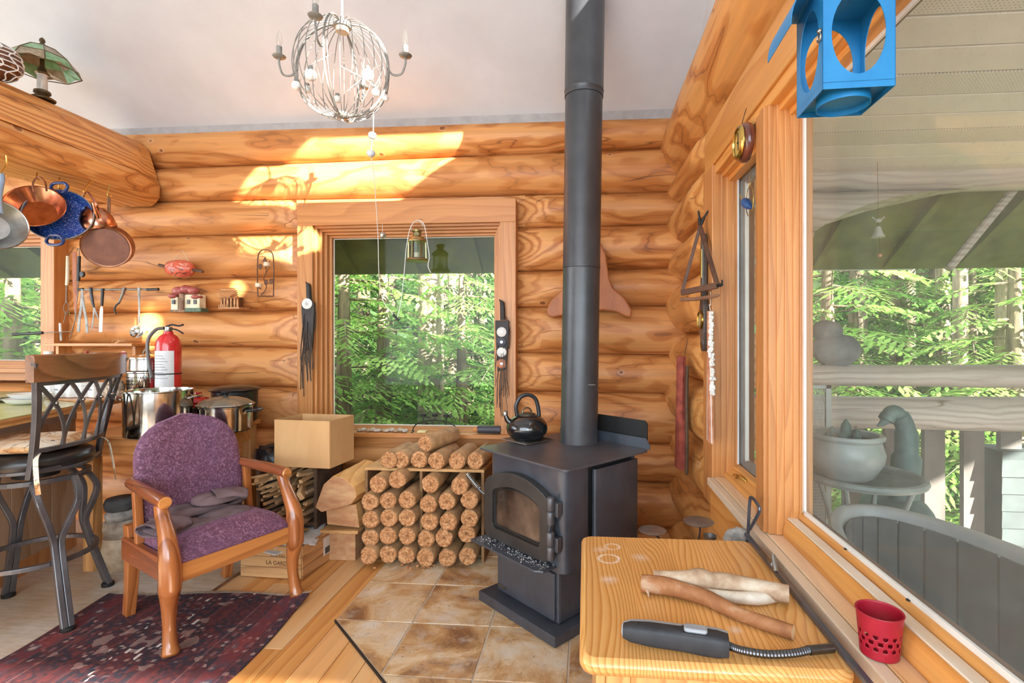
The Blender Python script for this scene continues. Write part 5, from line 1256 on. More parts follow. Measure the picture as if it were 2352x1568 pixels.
# ================================================================== PINE CABINET IN THE FOREGROUND
def pine_top():
    m, nt, b = _new('glued_pine_top'); tc = N(nt, 'TexCoord'); sp = N(nt, 'SeparateXYZ'); L(nt, tc.outputs['Object'], sp.inputs[0])
    strip = math_n(nt, 'FLOOR', math_n(nt, 'MULTIPLY', sp.outputs[0], 7.4))
    cb_ = N(nt, 'CombineXYZ'); L(nt, math_n(nt, 'MULTIPLY', strip, 3.7), cb_.inputs[1]); L(nt, math_n(nt, 'MULTIPLY', strip, 1.9), cb_.inputs[0])
    ad = N(nt, 'VectorMath', operation='ADD'); L(nt, tc.outputs['Object'], ad.inputs[0]); L(nt, cb_.outputs[0], ad.inputs[1])
    mp = N(nt, 'Mapping'); mp.inputs['Scale'].default_value = (1, .22, 1); L(nt, ad.outputs[0], mp.inputs[0]); v = mp.outputs[0]
    n1 = noise(nt, v, 3.2, 2, .5, .3)
    q = math_n(nt, 'ADD', math_n(nt, 'MULTIPLY', sp.outputs[0], 80), math_n(nt, 'ADD', math_n(nt, 'MULTIPLY', n1, 26), math_n(nt, 'MULTIPLY', sp.outputs[2], 60)))
    c = ramp(nt, math_n(nt, 'FRACT', q), [(0, srgb(236,186,118)), (.5, srgb(230,174,104)), (.86, srgb(206,140,70)), (1, srgb(236,186,118))])
    wn_ = N(nt, 'TexWhiteNoise'); wn_.noise_dimensions = '1D'; L(nt, strip, wn_.inputs['W'])
    c = mixc(nt, .75, c, ramp(nt, wn_.outputs[0], [(0, (.84,.78,.7,1)), (1, (1.12,1.12,1.12,1))]), 'MULTIPLY')
    def stain(cx, cy, r, w_, amt):
        nonlocal c
        dx = math_n(nt, 'SUBTRACT', sp.outputs[0], cx); dy = math_n(nt, 'SUBTRACT', sp.outputs[1], cy)
        d = math_n(nt, 'SQRT', math_n(nt, 'ADD', math_n(nt, 'POWER', dx, 2), math_n(nt, 'POWER', dy, 2)))
        k = ramp(nt, math_n(nt, 'ABSOLUTE', math_n(nt, 'SUBTRACT', d, r)), [(0, (1,1,1,1)), (w_, (0,0,0,1))])
        k = math_n(nt, 'MULTIPLY', math_n(nt, 'MULTIPLY', k, amt), ramp(nt, noise(nt, tc.outputs['Object'], 22, 3), [(.35, (.2,.2,.2,1)), (.6, (1,1,1,1))]))
        c = mixc(nt, k, c, srgb(246,238,228))
    stain(-.195, .155, .030, .007, .9); stain(-.18, .245, .022, .007, .6); stain(-.20, .02, .0, .03, .6); stain(-.10, .17, 0, .035, .5); stain(-.22, .22, 0, .03, .5); stain(.075, -.20, 0, .02, .7)
    L(nt, c, b.inputs['Base Color']); b.inputs['Roughness'].default_value = .3; b.inputs['Coat Weight'].default_value = .25; return m
PX0, PX1, PY0, PY1, PZT = -.012, .545, 1.062, 1.738, .731
pc = thing('pine_cabinet', 'varnished pine cabinet with rounded top beside the big window', 'cabinet', ((PX0+PX1)/2, (PY0+PY1)/2, 0))
mb = MB(); mb.prism([(x-(PX0+PX1)/2, y-(PY0+PY1)/2, PZT-.036) for x, y in rrect(PX0, PX1, PY0, PY1, .035, 6)], (0,0,.036)); part(pc, 'top', mb, pine_top(), True, angle=30, bevel=.013)
MPB = board_mat('cabinet_pine', 2, srgb(226,176,112), srgb(198,140,80), 5, rough=.35, coat=.2)
x0, x1, y0, y1 = PX0+.035-.27, PX1-.02-.27, PY0+.03-1.4, PY1-.02-1.4
ox, oy = (PX0+PX1)/2-.27, (PY0+PY1)/2-1.4
for nm, b in (('side', (x0, x0+.02, y0, y1, 0, .695)), ('side', (x1-.02, x1, y0, y1, 0, .695)), ('rear_panel', (x0+.02, x1-.02, y1-.015, y1, .03, .695)), ('shelf', (x0+.02, x1-.02, y0, y1-.015, .06, .08)), ('door', (x0+.075, x1-.075, y0-.004, y0+.016, .085, .655)), ('stile', (x0+.02, x0+.073, y0, y0+.02, 0, .695)), ('stile', (x1-.073, x1-.02, y0, y0+.02, 0, .695)), ('rail', (x0+.073, x1-.073, y0, y0+.02, .657, .695)), ('rail', (x0+.073, x1-.073, y0, y0+.02, 0, .08))):
    mb = MB(); mb.bx(b[0]-ox, b[1]-ox, b[2]-oy, b[3]-oy, b[4], b[5]); part(pc, nm, mb, MPB, True, smooth=False, bevel=.003)

# driftwood sticks
def stick(name, pts, rs, label, mats, z0, n=14, knots=(), ends=True):
    P = [PZ(px, py, z0+rr) for (px, py), rr in zip(pts, rs)]; P2 = spline(P, 5); R2 = []
    for i in range(len(rs)-1): R2 += [rs[i]+(rs[i+1]-rs[i])*j/5 for j in range(5)]
    R2.append(rs[-1]); mb = MB(); rings = []
    for i, p in enumerate(P2):
        t = (P2[min(i+1, len(P2)-1)]-P2[max(i-1,0)]).normalized(); sd = t.cross(UP).normalized(); u = sd.cross(t); r_ = R2[i]
        kb = sum(h*math.exp(-((i-ki)/wd)**2) for ki, h, wd in knots)
        rings.append([p + (sd*math.cos(2*math.pi*k/n)+u*math.sin(2*math.pi*k/n))*r_*(1+.10*mnoise.noise(Vector((i*.25, math.cos(2*math.pi*k/n)*1.5, math.sin(2*math.pi*k/n)*1.5)))+kb*max(0, .4+.6*math.sin(2*math.pi*k/n+.6))) for k in range(n)])
    mb.ring_strip(rings); nf = len(mb.f); mb.m[nf-1] = 1; mb.m[nf-2] = 1
    return solo(name, mb, mats, label, 'stick', angle=50)
def bark(name, a, b_, c_):
    m, nt, b = _new(name); v = coords(nt, (1,1,1)); f = noise(nt, v, 11, 6, .65, .5); g = noise(nt, v, 60, 4, .7)
    L(nt, ramp(nt, f, [(.32, a), (.52, b_), (.68, c_)]), b.inputs['Base Color']); b.inputs['Roughness'].default_value = .7; bump(nt, b, math_n(nt, 'ADD', f, math_n(nt, 'MULTIPLY', g, .3)), .5, .008); return m
M_DR1 = bark('brown_driftwood', srgb(138,86,50), srgb(166,112,70), srgb(190,166,138)); M_DR2 = bark('pale_driftwood', srgb(140,108,82), srgb(186,158,130), srgb(208,192,170)); M_DR3 = bark('bleached_driftwood', srgb(190,172,148), srgb(216,204,186), srgb(232,224,212))
M_CUT = plain('fresh_cut_wood', srgb(232,206,168), srgb(214,180,136), .8)
stick('driftwood_stick', [(1540,1352),(1640,1366),(1740,1374),(1800,1366)], [.010,.014,.016,.010], 'bleached flat driftwood stick lying under the two round ones', [M_DR3, M_CUT], PZT)
stick('driftwood_stick', [(1502,1330),(1600,1334),(1690,1342),(1812,1364)], [.022,.024,.023,.022], 'pale thick driftwood stick with a large knot on the pine cabinet', [M_DR2, M_CUT], PZT+.006, knots=((5.5,.55,1.1),(8.5,.3,1)))
stick('driftwood_stick', [(1474,1338),(1540,1348),(1620,1372),(1700,1410),(1822,1452)], [.022,.0225,.019,.016,.0155], 'long brown bent driftwood stick nearest the electric fire lighter', [M_DR1, M_CUT], PZT+.001)
# thorn of the nearest stick
mb = MB(); a = PZ(1484, 1346, PZT+.02); mb.tube([a, PZ(1488, 1358, PZT+.012), PZ(1491, 1371, PZT+.004)], [.008,.005,.001], 8)
solo('twig_stub', mb, M_DR2, 'short broken twig stub at the thick end of the brown stick', 'twig')

# electric fire lighter with flexible neck
A, B = PZ(1428, 1447, PZT+.022), PZ(1668, 1482, PZT+.022)
ax = (B-A); Lh = ax.length; yaw = math.atan2(ax.y, ax.x)
fl_ = thing('fire_lighter', 'black and grey electric fire lighter with flexible neck on the pine cabinet', 'fire lighter', (A.x, A.y, PZT+.0012), yaw)
def body_ring(x, w_, h, n=20, e=.55):
    return [Vector((x, w_*math.copysign(abs(math.cos(2*math.pi*k/n))**e, math.cos(2*math.pi*k/n)), .024+h*math.copysign(abs(math.sin(2*math.pi*k/n))**e, math.sin(2*math.pi*k/n)))) for k in range(n)]
M_GREYP = plain('light_grey_plastic', srgb(172,178,186), srgb(160,166,174), .4); M_BLKP = plain('black_rubber', srgb(48,50,54), srgb(38,40,44), .6, 0, 30, bmp=.1, bscale=400)
prof = [(0,.010,.008),(.004,.016,.013),(.02,.022,.018),(.06,.026,.021),(.10,.025,.0215),(.13,.024,.022),(.17,.028,.023),(.20,.029,.023),(.222,.024,.020),(Lh-.004,.015,.014),(Lh,.011,.010)]
mb = MB(); mb.ring_strip([body_ring(*p) for p in prof]); part(fl_, 'body', mb, M_GREYP, True, angle=50)
mb = MB(); mb.ring_strip([[Vector((v.x, v.y*.80-.0065, v.z+.0012)) for v in body_ring(x, w_, h)] for x, w_, h in prof[1:-2]]); part(fl_, 'grip', mb, M_BLKP, True, angle=50)
mb = MB(); mb.prism([(x, y, .040) for x, y in rrect(.125,.195,-.024,.010,.008,4)], (0,0,.007)); sw = part(fl_, 'switch_bed', mb, M_BLKP, True, bevel=.002)
mb = MB(); mb.prism([(x, y, .046) for x, y in rrect(.132,.180,-.020,.006,.007,4)], (0,0,.009)); part(sw, 'switch', mb, plain('switch_grey', srgb(160,164,170), srgb(150,154,160), .35), True, bevel=.004)
mb = MB(); mb.prism([(x, y, .0425) for x, y in rrect(.035,.075,-.011,.001,.004,3)], (0,0,.002)); part(fl_, 'slot', mb, M_DARK, True)
mb = MB(); C_ = [B+Vector((0,0,.002)), PZ(1700,1492,PZT+.014), PZ(1760,1502,PZT+.010), PZ(1820,1500,PZT+.011), PZ(1860,1492,PZT+.014)]
S_ = spline(C_, 16); rs = [.0075+.0012*(i % 2) for i in range(len(S_))]; mb.tube(S_, rs, 12); part(fl_, 'flexible_neck', mb, metal('gunmetal', srgb(110,112,116), .3), smooth=False)
mb = MB(); mb.tube([PZ(1858,1493,PZT+.014), PZ(1912,1488,PZT+.012)], .0095, 14); part(fl_, 'nozzle', mb, metal('gunmetal', srgb(110,112,116)))

# black iron bar along the cabinet's window edge, loose iron hook by it
mb = MB(); mb.bar((.540, .80, PZT+.008), (.538, 1.765, PZT+.008), .013, .013); solo('iron_bar', mb, M_BLACKIRON, 'black square iron bar lying along the cabinet edge by the sill', 'bar', smooth=False, bevel=.002)
hk = thing('iron_hook', 'short grey iron hook on the cabinet\'s far window-side corner', 'hook', PZ(1765,1270,PZT))
mb = MB(); mb.tube(spline([PZ(1748,1262,PZT+.02), PZ(1762,1278,PZT+.026), PZ(1775,1296,PZT+.03)], 4), .006, 8); part(hk, 'shank', mb, M_STEELD)
mb = MB(); mb.tube([PZ(1775,1274,PZT+.05), PZ(1782,1312,PZT+.016)], .0065, 8); part(hk, 'tongue', mb, M_STEELD)

# red perforated cup on the sill
rcu = thing('red_cup', 'small red perforated metal cup on the window sill', 'cup', (.609, 1.115, .7445))
M_RED = plain('crimson_paint', srgb(168,28,48), srgb(150,22,42), .35, spec=.5)
n = 56; m_ = 30; H_ = .088; hole_rows = {(.030, 8), (.044, 8)}
mb = MB()
def cr_(v): return .0355 + .0075*v
def holed(a, z):
    if not (.20 < z/H_ < .62): return False
    row = int((z/H_-.20)/.14); zc = (.20+.14*(row+.5))*H_; k = (a/(2*math.pi)*14 + (.5 if row % 2 else 0)); da = (k-round(k))/14*2*math.pi*.04
    return math.hypot(da, z-zc) < .0046
vs = []; fs = []
n, m_ = 112, 44
for j in range(m_+1):
    for i in range(n): a = 2*math.pi*i/n; r_ = cr_(j/m_); vs.append((r_*math.cos(a), r_*math.sin(a), H_*j/m_))
for j in range(m_):
    for i in range(n):
        if not holed(2*math.pi*(i+.5)/n, H_*(j+.5)/m_): fs.append((j*n+i, j*n+(i+1) % n, (j+1)*n+(i+1) % n, (j+1)*n+i))
mb.add(vs, fs); o = part(rcu, 'wall', mb, M_RED, True); so = o.modifiers.new('solid', 'SOLIDIFY'); so.thickness = .0014
mb = MB(); mb.lathe([(.0355,0),(.0355,.002),(.001,.002)], n=40); part(rcu, 'base', mb, M_RED, True)
mb = MB(); mb.tube([Vector((.0433*math.cos(2*math.pi*i/48), .0433*math.sin(2*math.pi*i/48), H_)) for i in range(48)], .0016, 6, closed=True); part(rcu, 'rim', mb, M_RED, True)

# things behind the cabinet: low stand, rock, candle stand, poker
ps = thing('plant_stand', 'low wooden stand behind the pine cabinet holding the pale rock', 'stand', (.30, 1.88, .0125))
mb = MB(); mb.bx(.06, .53, 1.76, 2.0, .578, .60); part(ps, 'top', mb, MPB, smooth=False, bevel=.003)
for x in (.09, .50):
    for y in (1.79, 1.97): mb = MB(); mb.bx(x-.015, x+.015, y-.015, y+.015, .0125, .578); part(ps, 'leg', mb, MPB, smooth=False)
rk = PZ(1690, 1243, .665); mb = MB(); mb.ball((rk.x+.0, 1.86, .668), .05, 14, 10, (1.05,.85,1.35)); 
for i, p in enumerate(mb.v): mb.v[i] = p + Vector((1,1,1))*.012*mnoise.noise(p*28)
solo('rock', mb, plain('pale_rock', srgb(190,186,178), srgb(130,128,124), .9, 0, 16, bmp=.5, bscale=30), 'pale grey rock behind the pine cabinet by the sill', 'rock', angle=20)
cs_ = PZ(1602, 1196, .715); cs_.y = min(cs_.y, 1.93); cst_ = thing('candle_stand', 'black wire candle stand with round metal plates behind the pine cabinet', 'candle stand', (cs_.x, cs_.y, .601))
M_PEW = plain('pewter', srgb(160,160,160), srgb(120,120,122), .35, .8)
mb = MB(); mb.lathe([(.001,0),(.05,.001),(.056,.006),(.054,.007),(.001,.004)], (0,0,.113), 32); part(cst_, 'plate', mb, M_PEW, True)
mb = MB(); mb.lathe([(.001,0),(.045,.001),(.052,.006),(.05,.007),(.001,.004)], (-.165,.02,.068), 32); part(cst_, 'plate', mb, M_PEW, True)
mb = MB(); mb.lathe([(.014,0),(.022,.008),(.024,.018),(.021,.018),(.012,.004),(.001,.003)], (.032,-.04,.066), 24); part(cst_, 'candle_cup', mb, M_PEW, True)
mb = MB(); mb.tube(spline([(0,0,.113),(.004,-.004,.08),(-.02,-.012,.005),(-.06,.0,.004),(-.12,.01,.03),(-.165,.02,.068)], 5), .003, 6); mb.tube(spline([(-.02,-.012,.005),(.01,-.03,.03),(.032,-.04,.066)], 5), .003, 6); part(cst_, 'wire_frame', mb, M_DARK, True)
pk = thing('fire_poker', 'black iron poker with triangular loop handle leaning on the window sill', 'poker', (.47, 1.93, .0125))
top = PX(1722, 1143, .558); 
lp = [PX(1718,1232,.556), PX(1722,1152,.556), PX(1728,1143,.556), PX(1740,1158,.556), PX(1744,1175,.556), PX(1722,1215,.556)]
mb = MB(); mb.tube(spline(lp, 5), .0055, 8); part(pk, 'loop_handle', mb, M_BLACKIRON)
mb = MB(); mb.tube([lp[0], Vector((.47, 1.93, .02))], .0055, 8); part(pk, 'shaft', mb, M_BLACKIRON)

# window crank on the casement sill
ck = PX(1690, 1112, .668); wc = thing('window_crank', 'small brass crank handle on the casement window sill', 'crank', (.668, ck.y, .765))
mb = MB(); P = [Vector((.012,.05,.008)), Vector((.006,.03,.012)), Vector((0,0,.012)), Vector((-.004,-.035,.028)), Vector((.008,-.07,.026)), Vector((.02,-.085,.016))]
mb.tube(spline(P, 5), [.008]*5+[.006]*21, 8); part(wc, 'arm', mb, M_BRASS, True); mb = MB(); mb.lathe([(.013,-.012),(.014,.0),(.01,.012),(.001,.014)], (.01,.045,0), 14); part(wc, 'hub', mb, M_BRASS, True)

# ================================================================== BLUE TIN LANTERN
lc = PD(1952, 140, 1.06)
M_BLUE = plain('blue_paint', srgb(40,132,190), srgb(32,120,178), .35, spec=.5)
S2 = .067; zb_ = PD(1940, 236, 1.06).z; zt_ = PD(1960, 4, 1.06).z; HH = zt_-zb_
lan = thing('tin_lantern', 'bright blue tin lantern with oval openings hanging by the big window', 'lantern', (lc.x-.014, lc.y, zb_), R(-2))
def wall_plate(ax_, s_):
    nn = 28; ov = [(.050*math.cos(2*math.pi*i/nn), HH*.52+.082*math.sin(2*math.pi*i/nn)) for i in range(nn)]
    f = (lambda u, z: Vector((u, s_*S2, z))) if ax_ == 0 else (lambda u, z: Vector((s_*S2, u, z)))
    mb = MB(); mb.plate([f(-S2, .0), f(S2, .0), f(S2, HH), f(-S2, HH)], [[f(*p) for p in ov]], (Vector((0, -.0016*s_, 0)) if ax_ == 0 else Vector((-.0016*s_, 0, 0))))
    return mb
for nm, a, s_ in (('front_panel', 0, -1), ('rear_panel', 0, 1), ('side_panel', 1, 1)):
    part(lan, nm, wall_plate(a, s_), M_BLUE, True, smooth=False)
dr = part(lan, 'door', wall_plate(1, -1), M_BLUE, True, smooth=False)
mb = MB(); mb.plate([(-S2,-S2,.012),(S2,-S2,.012),(S2,S2,.012),(-S2,S2,.012)], [[(.05*math.cos(2*math.pi*i/28), .05*math.sin(2*math.pi*i/28), .012) for i in range(28)]], (0,0,.0015)); part(lan, 'floor_plate', mb, M_BLUE, True, smooth=False)
mb = MB(); mb.lathe([(.05,.012),(.05,-.008),(.0485,-.008),(.0485,.003),(.001,.004)], n=40); part(lan, 'base_cup', mb, M_BLUE, True, angle=40)
mb = MB(); mb.sheet(lambda u, v: ((-S2-.006)+ -.055*math.sin(v*math.pi/2), (u-.5)*2*(S2+.004), HH+.004-.085*(1-math.cos(v*math.pi/2))), 2, 12, thick=.0016); part(lan, 'hood', mb, M_BLUE, True)
mb = MB(); mb.bx(-S2-.006, S2, -S2, S2, HH, HH+.002); part(lan, 'roof', mb, M_BLUE, True, smooth=False)
mb = MB(); mb.tube(arc((-S2-.004, -S2+.006, HH*.5), .008, 0, 2*math.pi, 12, (0,1,0)), .0018, 6); mb.ball((-S2-.004,-S2+.004,HH*.5+.012), .005, 10, 6); part(dr, 'latch', mb, M_STEELD, True)
mb = MB(); p_ = Vector((0,0,HH)); mb.tube(spline([(-.012,0,HH),(-.012,0,HH+.02),(0,0,HH+.03),(.012,0,HH+.02),(.012,0,HH)], 4), .002, 6); mb.tube([(0,0,HH+.03),(.0,0,2.53-zb_)], .0016, 6); part(lan, 'hanging_wire', mb, M_DARK, True)

# ================================================================== RIGHT WALL PIECES
# round brass aneroid on a wooden case
cp_ = PX(1704, 328, .574); ane = thing('round_barometer', 'round brass-faced wooden barometer hanging from the header board', 'barometer', (.574, cp_.y, cp_.z-.072), 0)
TX = Matrix.Rotation(R(-90), 3, 'Y')      # local z -> -x
mb = MB(); mb.lathe([(.001,-.025),(.068,-.024),(.072,-.012),(.068,.0),(.058,.006)], (0,0,.072), 40, TX); part(ane, 'case', mb, board_mat('mahogany', 2, srgb(116,62,46), srgb(84,42,32), 3, rough=.2, coat=.5), True, angle=50)
mb = MB(); mb.lathe([(.058,.004),(.062,.01),(.058,.018),(.05,.02),(.048,.014)], (0,0,.072), 40, TX, cap=False); part(ane, 'bezel', mb, M_BRASS, True, angle=50)
mb = MB(); mb.lathe([(.05,.012),(.001,.0125)], (0,0,.072), 40, TX); dl = part(ane, 'dial', mb, plain('brass_dial', srgb(224,196,120), srgb(206,176,98), .3, .4), True)
mb = MB(); mb.bx(-.015,-.0135,-.002,.002,.045,.11); mb.ball((-.0145,0,.072), .004, 8, 6); part(dl, 'needle', mb, M_DARK, True, smooth=False)
mb = MB(); mb.tube(spline([(-.0,.0,.142),(.004,-.012,.165),(.010,-.02,.19)], 4), .0015, 6); part(ane, 'cord', mb, M_DARK, True)
# blue bird in a wire ring inside the casement
bc = PX(1722, 462, .69); bird = thing('hummingbird_hanger', 'blue glazed hummingbird on a wire ring hanging in the casement window', 'ornament', (.69, bc.y, bc.z-.06))
mb = MB(); mb.tube([Vector((.0, .048*math.cos(2*math.pi*i/32), .06+.062*math.sin(2*math.pi*i/32))) for i in range(32)], .0016, 6, closed=True); mb.tube([Vector((0, .008*math.cos(2*math.pi*i/14), .132+.010*math.sin(2*math.pi*i/14))) for i in range(14)], .0014, 6, closed=True); mb.tube([(0,0,.142),(0.0,0,.30)], .0006, 4); part(bird, 'ring', mb, M_BRASS, True)
mb = MB(); mb.tube(spline([(-.012,.062,.082),(-.010,.044,.070),(-.008,.018,.055),(-.006,-.012,.036),(-.004,-.036,.022)], 5), [.002,.006,.010,.013,.015,.017,.019,.020,.021,.021,.021,.020,.019,.018,.016,.014,.012,.010,.007,.005,.002], 12); part(bird, 'body', mb, plain('blue_glaze', srgb(30,72,128), srgb(52,104,160), .2), True)
mb = MB(); mb.tube([(-.012,.060,.080),(-.016,.085,.112)], [.004,.001], 6); part(bird, 'beak', mb, plain('yellow_glaze', srgb(196,166,60), None, .3), True)
# three sticks tied in a triangle
M_STK = plain('dark_stick', srgb(104,72,54), srgb(80,54,42), .6, 0, 14, bmp=.3)
ap, bl, br = PY(1622, 512, 2.575), Vector((.475, 2.565, 0)), PX(1648, 655, .585)
bl.z = PY(1572, 672, 2.565).z; ap = Vector((.560, 2.555, PX(1622,512,.572).z))
tri = thing('stick_triangle', 'triangle of dark wooden sticks with antler tips hanging by the right window', 'wall ornament', (bl+br)/2)
mb = MB(); mb.bar(bl, ap, .016, .016); part(tri, 'left_stick', mb, M_STK, smooth=False, bevel=.002)
mb = MB(); mb.bar(br, ap, .016, .022); part(tri, 'right_stick', mb, M_STK, smooth=False, bevel=.002)
mb = MB(); mb.bar(bl, br, .014, .028); part(tri, 'cross_stick', mb, M_STK, smooth=False, bevel=.002)
mb = MB(); mb.tube(spline([bl+Vector((-.005,-.01,-.035)), (bl+br)/2+Vector((-.004,-.01,-.045)), br+Vector((.004,-.015,-.045))], 5), [.009]*10+[.005], 8); part(tri, 'antler_rod', mb, plain('antler', srgb(150,110,84), srgb(120,84,62), .5))
for dx in (-.004, .012):
    mb = MB(); mb.tube(spline([ap, ap+Vector((dx*1.2,-.01,.035)), ap+Vector((dx*3,-.02,.075))], 4), [.008]*5+[.005]*3+[.001], 8); part(tri, 'antler_tip', mb, M_DARK)
mb = MB(); mb.tube(spline([br, br+Vector((.01,-.03,.0)), br+Vector((.008,-.045,.02))], 4), [.008]*5+[.004]*3+[.001], 8); part(tri, 'antler_tip', mb, M_DARK)
# banjo barometer
bcz = lambda y: PX(1616, y, .585).z
ban = thing('banjo_barometer', 'long banjo-shaped dark barometer hanging on the right window trim', 'barometer', (.59, 2.555, bcz(806)))
h0 = bcz(806); pr = []
for y, w_ in ((540,.012),(560,.022),(600,.024),(640,.022),(668,.018),(680,.020),(700,.042),(735,.056),(765,.046),(780,.026),(790,.030),(800,.022),(806,.008)): pr.append((w_, bcz(y)-h0))
out = [Vector((0, w_, z)) for w_, z in pr] + [Vector((0, -w_, z)) for w_, z in reversed(pr)]
mb = MB(); mb.prism(out, (-.024,0,0)); part(ban, 'case', mb, plain('dark_oak', srgb(92,84,80), srgb(70,62,58), .3, 0, 12), True, bevel=.004, smooth=False)
zc = bcz(735)-h0
mb = MB(); mb.lathe([(.047,.022),(.048,.032),(.042,.036),(.038,.03)], (0,0,zc), 36, TX, cap=False); part(ban, 'bezel', mb, M_BRASS, True, angle=50)
mb = MB(); mb.lathe([(.04,.028),(.001,.0285)], (0,0,zc), 36, TX); part(ban, 'dial', mb, plain('aged_dial', srgb(206,190,140), srgb(150,132,90), .4), True)
mb = MB(); mb.lathe([(.016,.026),(.0155,.028),(.001,.0285)], (0,0,zc), 24, TX); part(ban, 'dial_centre', mb, M_DARK, True)
mb = MB(); mb.bx(-.028,-.024,-.008,.008,bcz(640)-h0,bcz(575)-h0); part(ban, 'thermometer', mb, M_BRASS, True, smooth=False)
mb = MB(); mb.lathe([(.012,.026),(.001,.029)], (0,0,bcz(795)-h0), 20, TX); part(ban, 'level_glass', mb, M_BRASS, True)
# hide strap with white lacing
st0 = Vector((.588, 2.44, 0)); zs = lambda y: PX(1646, y, .588).z
stp = thing('hide_strap', 'brown hide strap edged with white lacing and fleece on the window trim', 'strap', (.585, 2.42, zs(1022)))
z0, z1 = zs(1022), zs(712); hh = z1-z0
def strap_fn(u, v): w_ = .048 - .030*v; return (-.004-.014*math.sin(math.pi*u)*.6, .0 + (u-.5)*2*w_ + .02*v, hh*v)
mb = MB(); mb.sheet(strap_fn, 8, 24, thick=.006); part(stp, 'hide', mb, plain('brown_hide', srgb(176,104,70), srgb(214,158,124), .8, 0, 14, bmp=.3, bscale=60), True)
for s_ in (0, 1):
    mb = MB(); mb.tube([Vector(strap_fn(s_*.92+.04, i/24))+Vector((-.006,0,0)) for i in range(25)], .0028, 6); part(stp, 'lacing', mb, plain('white_lace', srgb(232,228,222), None, .8), True)
mb = MB(); q = random.Random(9)
for i in range(120):
    v = .38+.6*q.random(); p = Vector(strap_fn(.06, v)); mb.ball(p+Vector((q.gauss(0,.004), -.006+q.gauss(0,.004), q.gauss(0,.006))), .006+.004*q.random(), 6, 4)
o = part(stp, 'fleece', mb, plain('white_fleece', srgb(240,238,234), srgb(224,220,214), .95), True); o['kind'] = 'stuff'
mb = MB(); mb.tube(spline([(0,.02,hh-.005),(-.006,.03,hh+.03),(-.004,.012,hh+.03),(-.002,.02,hh+.09)], 6), .0018, 6); part(stp, 'hanging_lace', mb, plain('white_lace', srgb(232,228,222)), True)
# red machete sheath in the corner
s0, s1 = PX(1568, 1072, .545), PX(1572, 818, .55)
shh = thing('red_sheath', 'long red fringed leather sheath hanging in the log corner', 'sheath', s0)
def sh_fn(u, v):
    c = s0 + (s1-s0)*v; w_ = .052-.022*v + .006*math.sin(v*7); return c + Vector((-.02*math.sin(math.pi*u), (u-.5)*2*w_*1.35, 0))
mb = MB(); mb.sheet(sh_fn, 8, 30, thick=.022); part(shh, 'leather', mb, plain('red_leather', srgb(170,84,66), srgb(122,52,44), .7, 0, 20, bmp=.4, bscale=80))
mb = MB(); mb.tube([sh_fn(0, i/20)+Vector((.006,-.012,-.02)) for i in range(20)], .010, 6); part(shh, 'dark_edge', mb, plain('brown_leather', srgb(92,68,44), srgb(72,52,34), .7))
mb = MB(); q = random.Random(12)
for i in range(140):
    v = .45+.55*q.random(); p = sh_fn(q.random(), v); mb.ball(p+Vector((-.012,0,0)), .0035, 5, 4)
o = part(shh, 'beading', mb, plain('pink_beads', srgb(196,128,110), srgb(150,84,72), .6)); o['kind'] = 'stuff'
mb = MB(); mb.tube([s1, s1+Vector((.02,0,.10))], .002, 6); part(shh, 'thong', mb, plain('brown_leather', srgb(92,68,44)))

# carved tail on the back wall behind the pipe
pts = [(1332,548),(1360,546),(1380,556),(1392,585),(1400,640),(1410,662),(1436,684),(1452,712),(1450,728),(1440,727),(1415,716),(1385,712),(1340,714),(1300,722),(1268,730),(1257,724),(1256,708),(1266,688),(1288,668),(1305,650),(1314,600)]
P = [PY(px, py, 3.52) for px, py in pts]
mb = MB(); mb.prism(P, (0,.045,0)); solo('carved_tail', mb, plain('carved_brown_wood', srgb(188,118,70), srgb(156,92,52), .5, 0, 6, stretch=(1,1,.4), bmp=.15), 'brown carved wooden whale tail on the log wall behind the pipe', 'carving', smooth=False, bevel=.012)

# ================================================================== CHANDELIER
cd = 2.70; cc = PD(786, 160, cd)
M_GREYM = plain('distressed_grey_metal', srgb(150,148,142), srgb(120,118,112), .45, .3, 20)
M_WHWIRE = plain('white_cable', srgb(236,234,230), srgb(226,224,220), .5)
zt2, zb2 = PD(786, 55, cd).z, PD(788, 268, cd).z; hz = (zt2-zb2)/2; cz = (zt2+zb2)/2; rx = 104*cd/FPX
chd = thing('wire_chandelier', 'grey wire globe chandelier with candle arms hanging from the ceiling', 'chandelier', (cc.x, cc.y, zb2))
for k in range(26):
    a = 2*math.pi*k/26+.05; e = Vector((math.cos(a), math.sin(a), 0))
    P = [cc*1 + Vector((0,0,cz-cc.z)) + e*rx*math.sin(math.pi*t)**.8 + UP*(-math.cos(math.pi*t))*hz for t in [.045+.91*i/18 for i in range(19)]]
    mb = MB(); mb.tube(P, .0022, 5); part(chd, 'wire_rib', mb, M_GREYM)
ARM = [R(184), R(4), R(276), R(96)]
